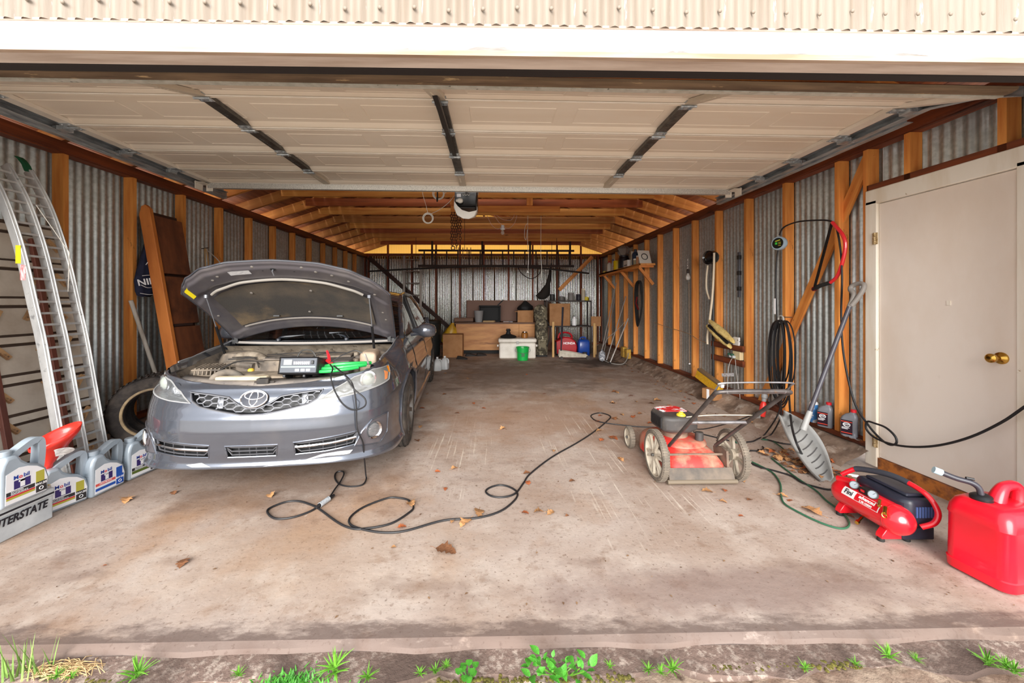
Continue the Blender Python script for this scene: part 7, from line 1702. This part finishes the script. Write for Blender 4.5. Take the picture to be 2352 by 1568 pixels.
for k, (x, y, s, l) in enumerate(LEAVES):
    if l: leaf(x, y, s, 2 if ('rust' in l or 'red' in l or 'orange' in l) else (1 + 3 * (k % 2) if 'brown' in l or 'dark' in l else 3 * (k % 3)), l, None)
    elif x > 1.0: leaf(x, y, s, k % 9, 'dry leaf scattered on the concrete around the mower and along the right kerb', 'leaves scattered near the mower')
    else: leaf(x, y, s, k % 9, 'dry leaf scattered on the bare concrete beside the car', 'leaves scattered beside the car')
for o in [q for q in bpy.data.objects if q.name.startswith('fallen_leaf') and not q.get('group')]: o['group'] = 'single leaves on the concrete'
random.seed(23)
for k in range(95):
    f = random.random() ** .8; e = random.gauss(0, .10)
    x = 2.30 + .22 * random.random() + e * .8 + .12 * f; y = 3.34 - .52 * f + random.gauss(0, .07)
    leaf(x, y, random.uniform(.035, .085), random.choice([0, 1, 3, 4, 6, 7, 2]), 'dry curled leaf in the litter between the mower wheel and the snow shovel', 'leaf litter by the snow shovel', z=.004 + .012 * random.random())
for k in range(26):
    y = random.uniform(3.6, 8.2); leaf(2.62 + random.gauss(0, .06), y, random.uniform(.03, .06), random.randrange(9), 'dry leaf scattered on the concrete around the mower and along the right kerb', 'leaves scattered near the mower', z=.012)
g = MB()
for k in range(900):                     # crumbs of leaf and grit
    if k < 500: x, y = random.uniform(-2.4, 2.6), random.uniform(1.6, 8.5)
    elif k < 760: x, y = random.gauss(2.35, .22), random.gauss(3.3, .6)
    else: x, y = random.uniform(2.45, 2.71), random.uniform(3.2, 8)
    if x > 2.72: continue
    a = random.uniform(0, PI); s = random.uniform(.003, .011); c, d = math.cos(a) * s, math.sin(a) * s
    g.add([(x - c, y - d, .002), (x + d * .5, y - c * .5, .004), (x + c, y + d, .002), (x - d * .5, y + c * .5, .005)], [(0, 1, 2, 3)])
o = g.build('leaf_crumbs', mat('crumb_brown', (104, 76, 54), .9, c2=(176, 140, 104), s=3)); o['kind'] = 'stuff'; tag(o, 'brown crumbs of leaf and grit strewn over the concrete floor', 'debris')
WEEDS = [(-1.681, 1.407, 'g', 0.180), (-1.726, 1.400, 'g', 0.120), (-1.630, 1.422, 'g', 0.160), (-1.269, 1.390, 's', 0.070), (-0.571, 1.392, 's', 0.080), (-0.913, 1.391, 's', 0.035), (-0.447, 1.370, 's', 0.045), (-0.211, 1.387, 's', 0.035), (-0.174, 1.408, 's', 0.030), (-0.264, 1.382, 's', 0.030), (-0.092, 1.366, 'c', 0.060), (0.424, 1.395, 's', 0.025), (0.561, 1.376, 's', 0.035), (0.648, 1.374, 's', 0.050), (0.603, 1.370, 's', 0.030), (1.480, 1.407, 's', 0.050), (1.820, 1.375, 's', 0.060), (1.577, 1.397, 's', 0.030), (1.333, 1.385, 's', 0.030), (1.865, 1.357, 's', 0.050), (1.874, 1.341, 's', 0.050), (1.135, 1.372, 's', 0.030), (-1.555, 1.396, 's', 0.040), (-1.498, 1.392, 's', 0.030)]
GRN = mat('weed_green', (92, 150, 40), .6, c2=(120, 176, 58), s=14, rv=.2); GRD = mat('leaf_green', (62, 138, 40), .5, c2=(96, 176, 60), s=18, rv=.15); GRS = mat('grass_green', (120, 158, 72), .6, c2=(150, 180, 100), s=10)
def blade(g, base, d, L, wd, bend):
    base = Vector(base); d = Vector(d); sd = Vector((-d.y, d.x, 0)).normalized(); P_ = []
    for k in range(5):
        f = k / 4; P_.append(base + Vector((d.x, d.y, 0)) * L * f + Vector((0, 0, L * (d.z * f - bend * f * f))))
    g.loft([[p - sd * wd * (1 - (k / 4) ** 1.6) * .5 for k, p in enumerate(P_)], [p + Vector((0, 0, wd * .1)) for p in P_], [p + sd * wd * (1 - (k / 4) ** 1.6) * .5 for k, p in enumerate(P_)]], closed=False)
WL = {'s': 'small spiky green weed sprout at the slab edge', 'g': 'tall grass tuft at the left slab corner beside dry straw', 'c': 'round-leaved clover at the slab edge'}
for k, (x, y, kd, s) in enumerate(WEEDS):
    g = MB(); random.seed(40 + k)
    if kd == 's':
        for q in range(16):
            a = 2 * PI * q / 16 + random.uniform(-.2, .2); el = random.uniform(.3, 1.0); blade(g, (0, 0, .005 + .35 * s * random.random()), (math.cos(a), math.sin(a), el), s * random.uniform(.6, .95), s * .14, .25)
        for q in range(5): blade(g, (0, 0, .4 * s), (random.uniform(-.3, .3), random.uniform(-.3, .3), 1.3), s * .7, s * .12, .1)
    elif kd == 'g':
        for q in range(9): blade(g, (random.uniform(-.03, .03), random.uniform(-.02, .02), 0), (random.uniform(-.35, .35), random.uniform(-.25, .2), 1.), s * random.uniform(.6, 1.1), .006, .15)
    else:
        for q in range(9):
            a = 2 * PI * q / 9; r = .02 + .014 * (q % 2); c = Vector((r * math.cos(a), r * math.sin(a), .025 + .01 * (q % 3)))
            g.tube([(0, 0, 0), c], .0015, 4); g.add([c + Vector((.013 * math.cos(b), .013 * math.sin(b), .004 * math.cos(2 * b))) for b in [2 * PI * w_ / 8 for w_ in range(8)]], [tuple(range(8))])
    o = g.build('weed' if kd != 'g' else 'grass_tuft', {'s': GRN, 'g': GRS, 'c': GRD}[kd], ang=60, M=T(x, y, -.036)); tag(o, {.07: 'large spiky weed beside the dry straw', .08: 'large spiky weed at the edge of the dense ground cover', .06: 'bushy spiky weed beside two smaller ones before the gas can'}.get(s, WL[kd]) if kd == 's' else (WL[kd] if kd == 'c' else {.18: 'tallest grass tuft at the slab corner', .16: 'grass tuft right behind the dry straw', .12: 'short grass tuft at the slab corner'}[s]), 'plant', {'s': 'spiky weeds along the slab edge', 'g': 'grass tufts at the slab corner', 'c': 'clover'}[kd])
t = thing('broadleaf_plant', 'broad-leaved green plant growing at the slab edge', 'plant', T(.244, 1.375, -.04)); random.seed(60)
g0 = MB(); n = 9
g0.loft([[(f - .0, -.30 * math.sin(PI * f ** .75), .06 * math.sin(PI * f) + .08 * math.sin(PI * f ** .75)) for f in [q / 8 for q in range(9)]], [(q / 8, 0, .06 * math.sin(PI * q / 8)) for q in range(9)], [(f, .30 * math.sin(PI * f ** .75), .06 * math.sin(PI * f) + .08 * math.sin(PI * f ** .75)) for f in [q / 8 for q in range(9)]]], closed=False)
LFM = g0.mesh('leaf', GRD, ang=60)
for q in range(46):
    x = random.uniform(-.12, .12); y = random.uniform(-.05, .03); z = random.uniform(.015, .075); s = random.uniform(.022, .046)
    place(LFM, 'leaf', t, T(x, y, z, rx=random.uniform(-20, 20), ry=random.uniform(-45, 10), rz=random.uniform(0, 360), s=(s, s, s)))
g = MB()
for q in range(10): g.tube([(random.uniform(-.03, .03), 0, 0), (random.uniform(-.1, .1), random.uniform(-.04, .02), .05)], .002, 4)
g.build('stems', GRN, t)
t = thing('ground_cover', 'low dense green ground cover at the slab edge left of the broad-leaved plant', 'plant', T(-.70, 1.372, -.04))
g = MB()
for q in range(420):
    x = random.gauss(0, .055); y = random.gauss(0, .018); blade(g, (x, y, 0), (random.uniform(-1, 1), random.uniform(-1, 1), random.uniform(.4, 1.2)), random.uniform(.012, .03), .008, .3)
o = g.build('leafy_mat', GRD, t, ang=60); o['kind'] = 'stuff'
g = MB()
for q in range(160): x = random.gauss(0, .05); y = random.gauss(0, .015); a = random.uniform(0, PI); g.tube([(x - .05 * math.cos(a), y - .02 * math.sin(a), .004), (x, y, .012 + .01 * random.random()), (x + .05 * math.cos(a), y + .02 * math.sin(a), .004)], .0013, 4)
o = g.build('dry_straw', mat('straw', (196, 164, 118), .9), M=T(-1.56, 1.425, -.035)); o['kind'] = 'stuff'; tag(o, 'dry tan straw lying at the left slab corner', 'straw')
g = MB(); random.seed(77)
for (x0, x1, yc) in ((.80, 1.36, 1.392), (-1.45, -1.28, 1.385), (-.2, .5, 1.36)):
    for q in range(int((x1 - x0) * 260)):
        x = random.uniform(x0, x1); y = yc + random.gauss(0, .008); s = random.uniform(.004, .009); g.lathe([(s, 0), (s * .7, s * .5), (.0005, s * .7)], 6, M=T(x, y, -.038))
o = g.build('moss', mat('dark_moss', (74, 70, 24), .9, c2=(110, 102, 40), s=30)); o['kind'] = 'stuff'; tag(o, 'dark green moss cushions along the slab edge', 'moss')
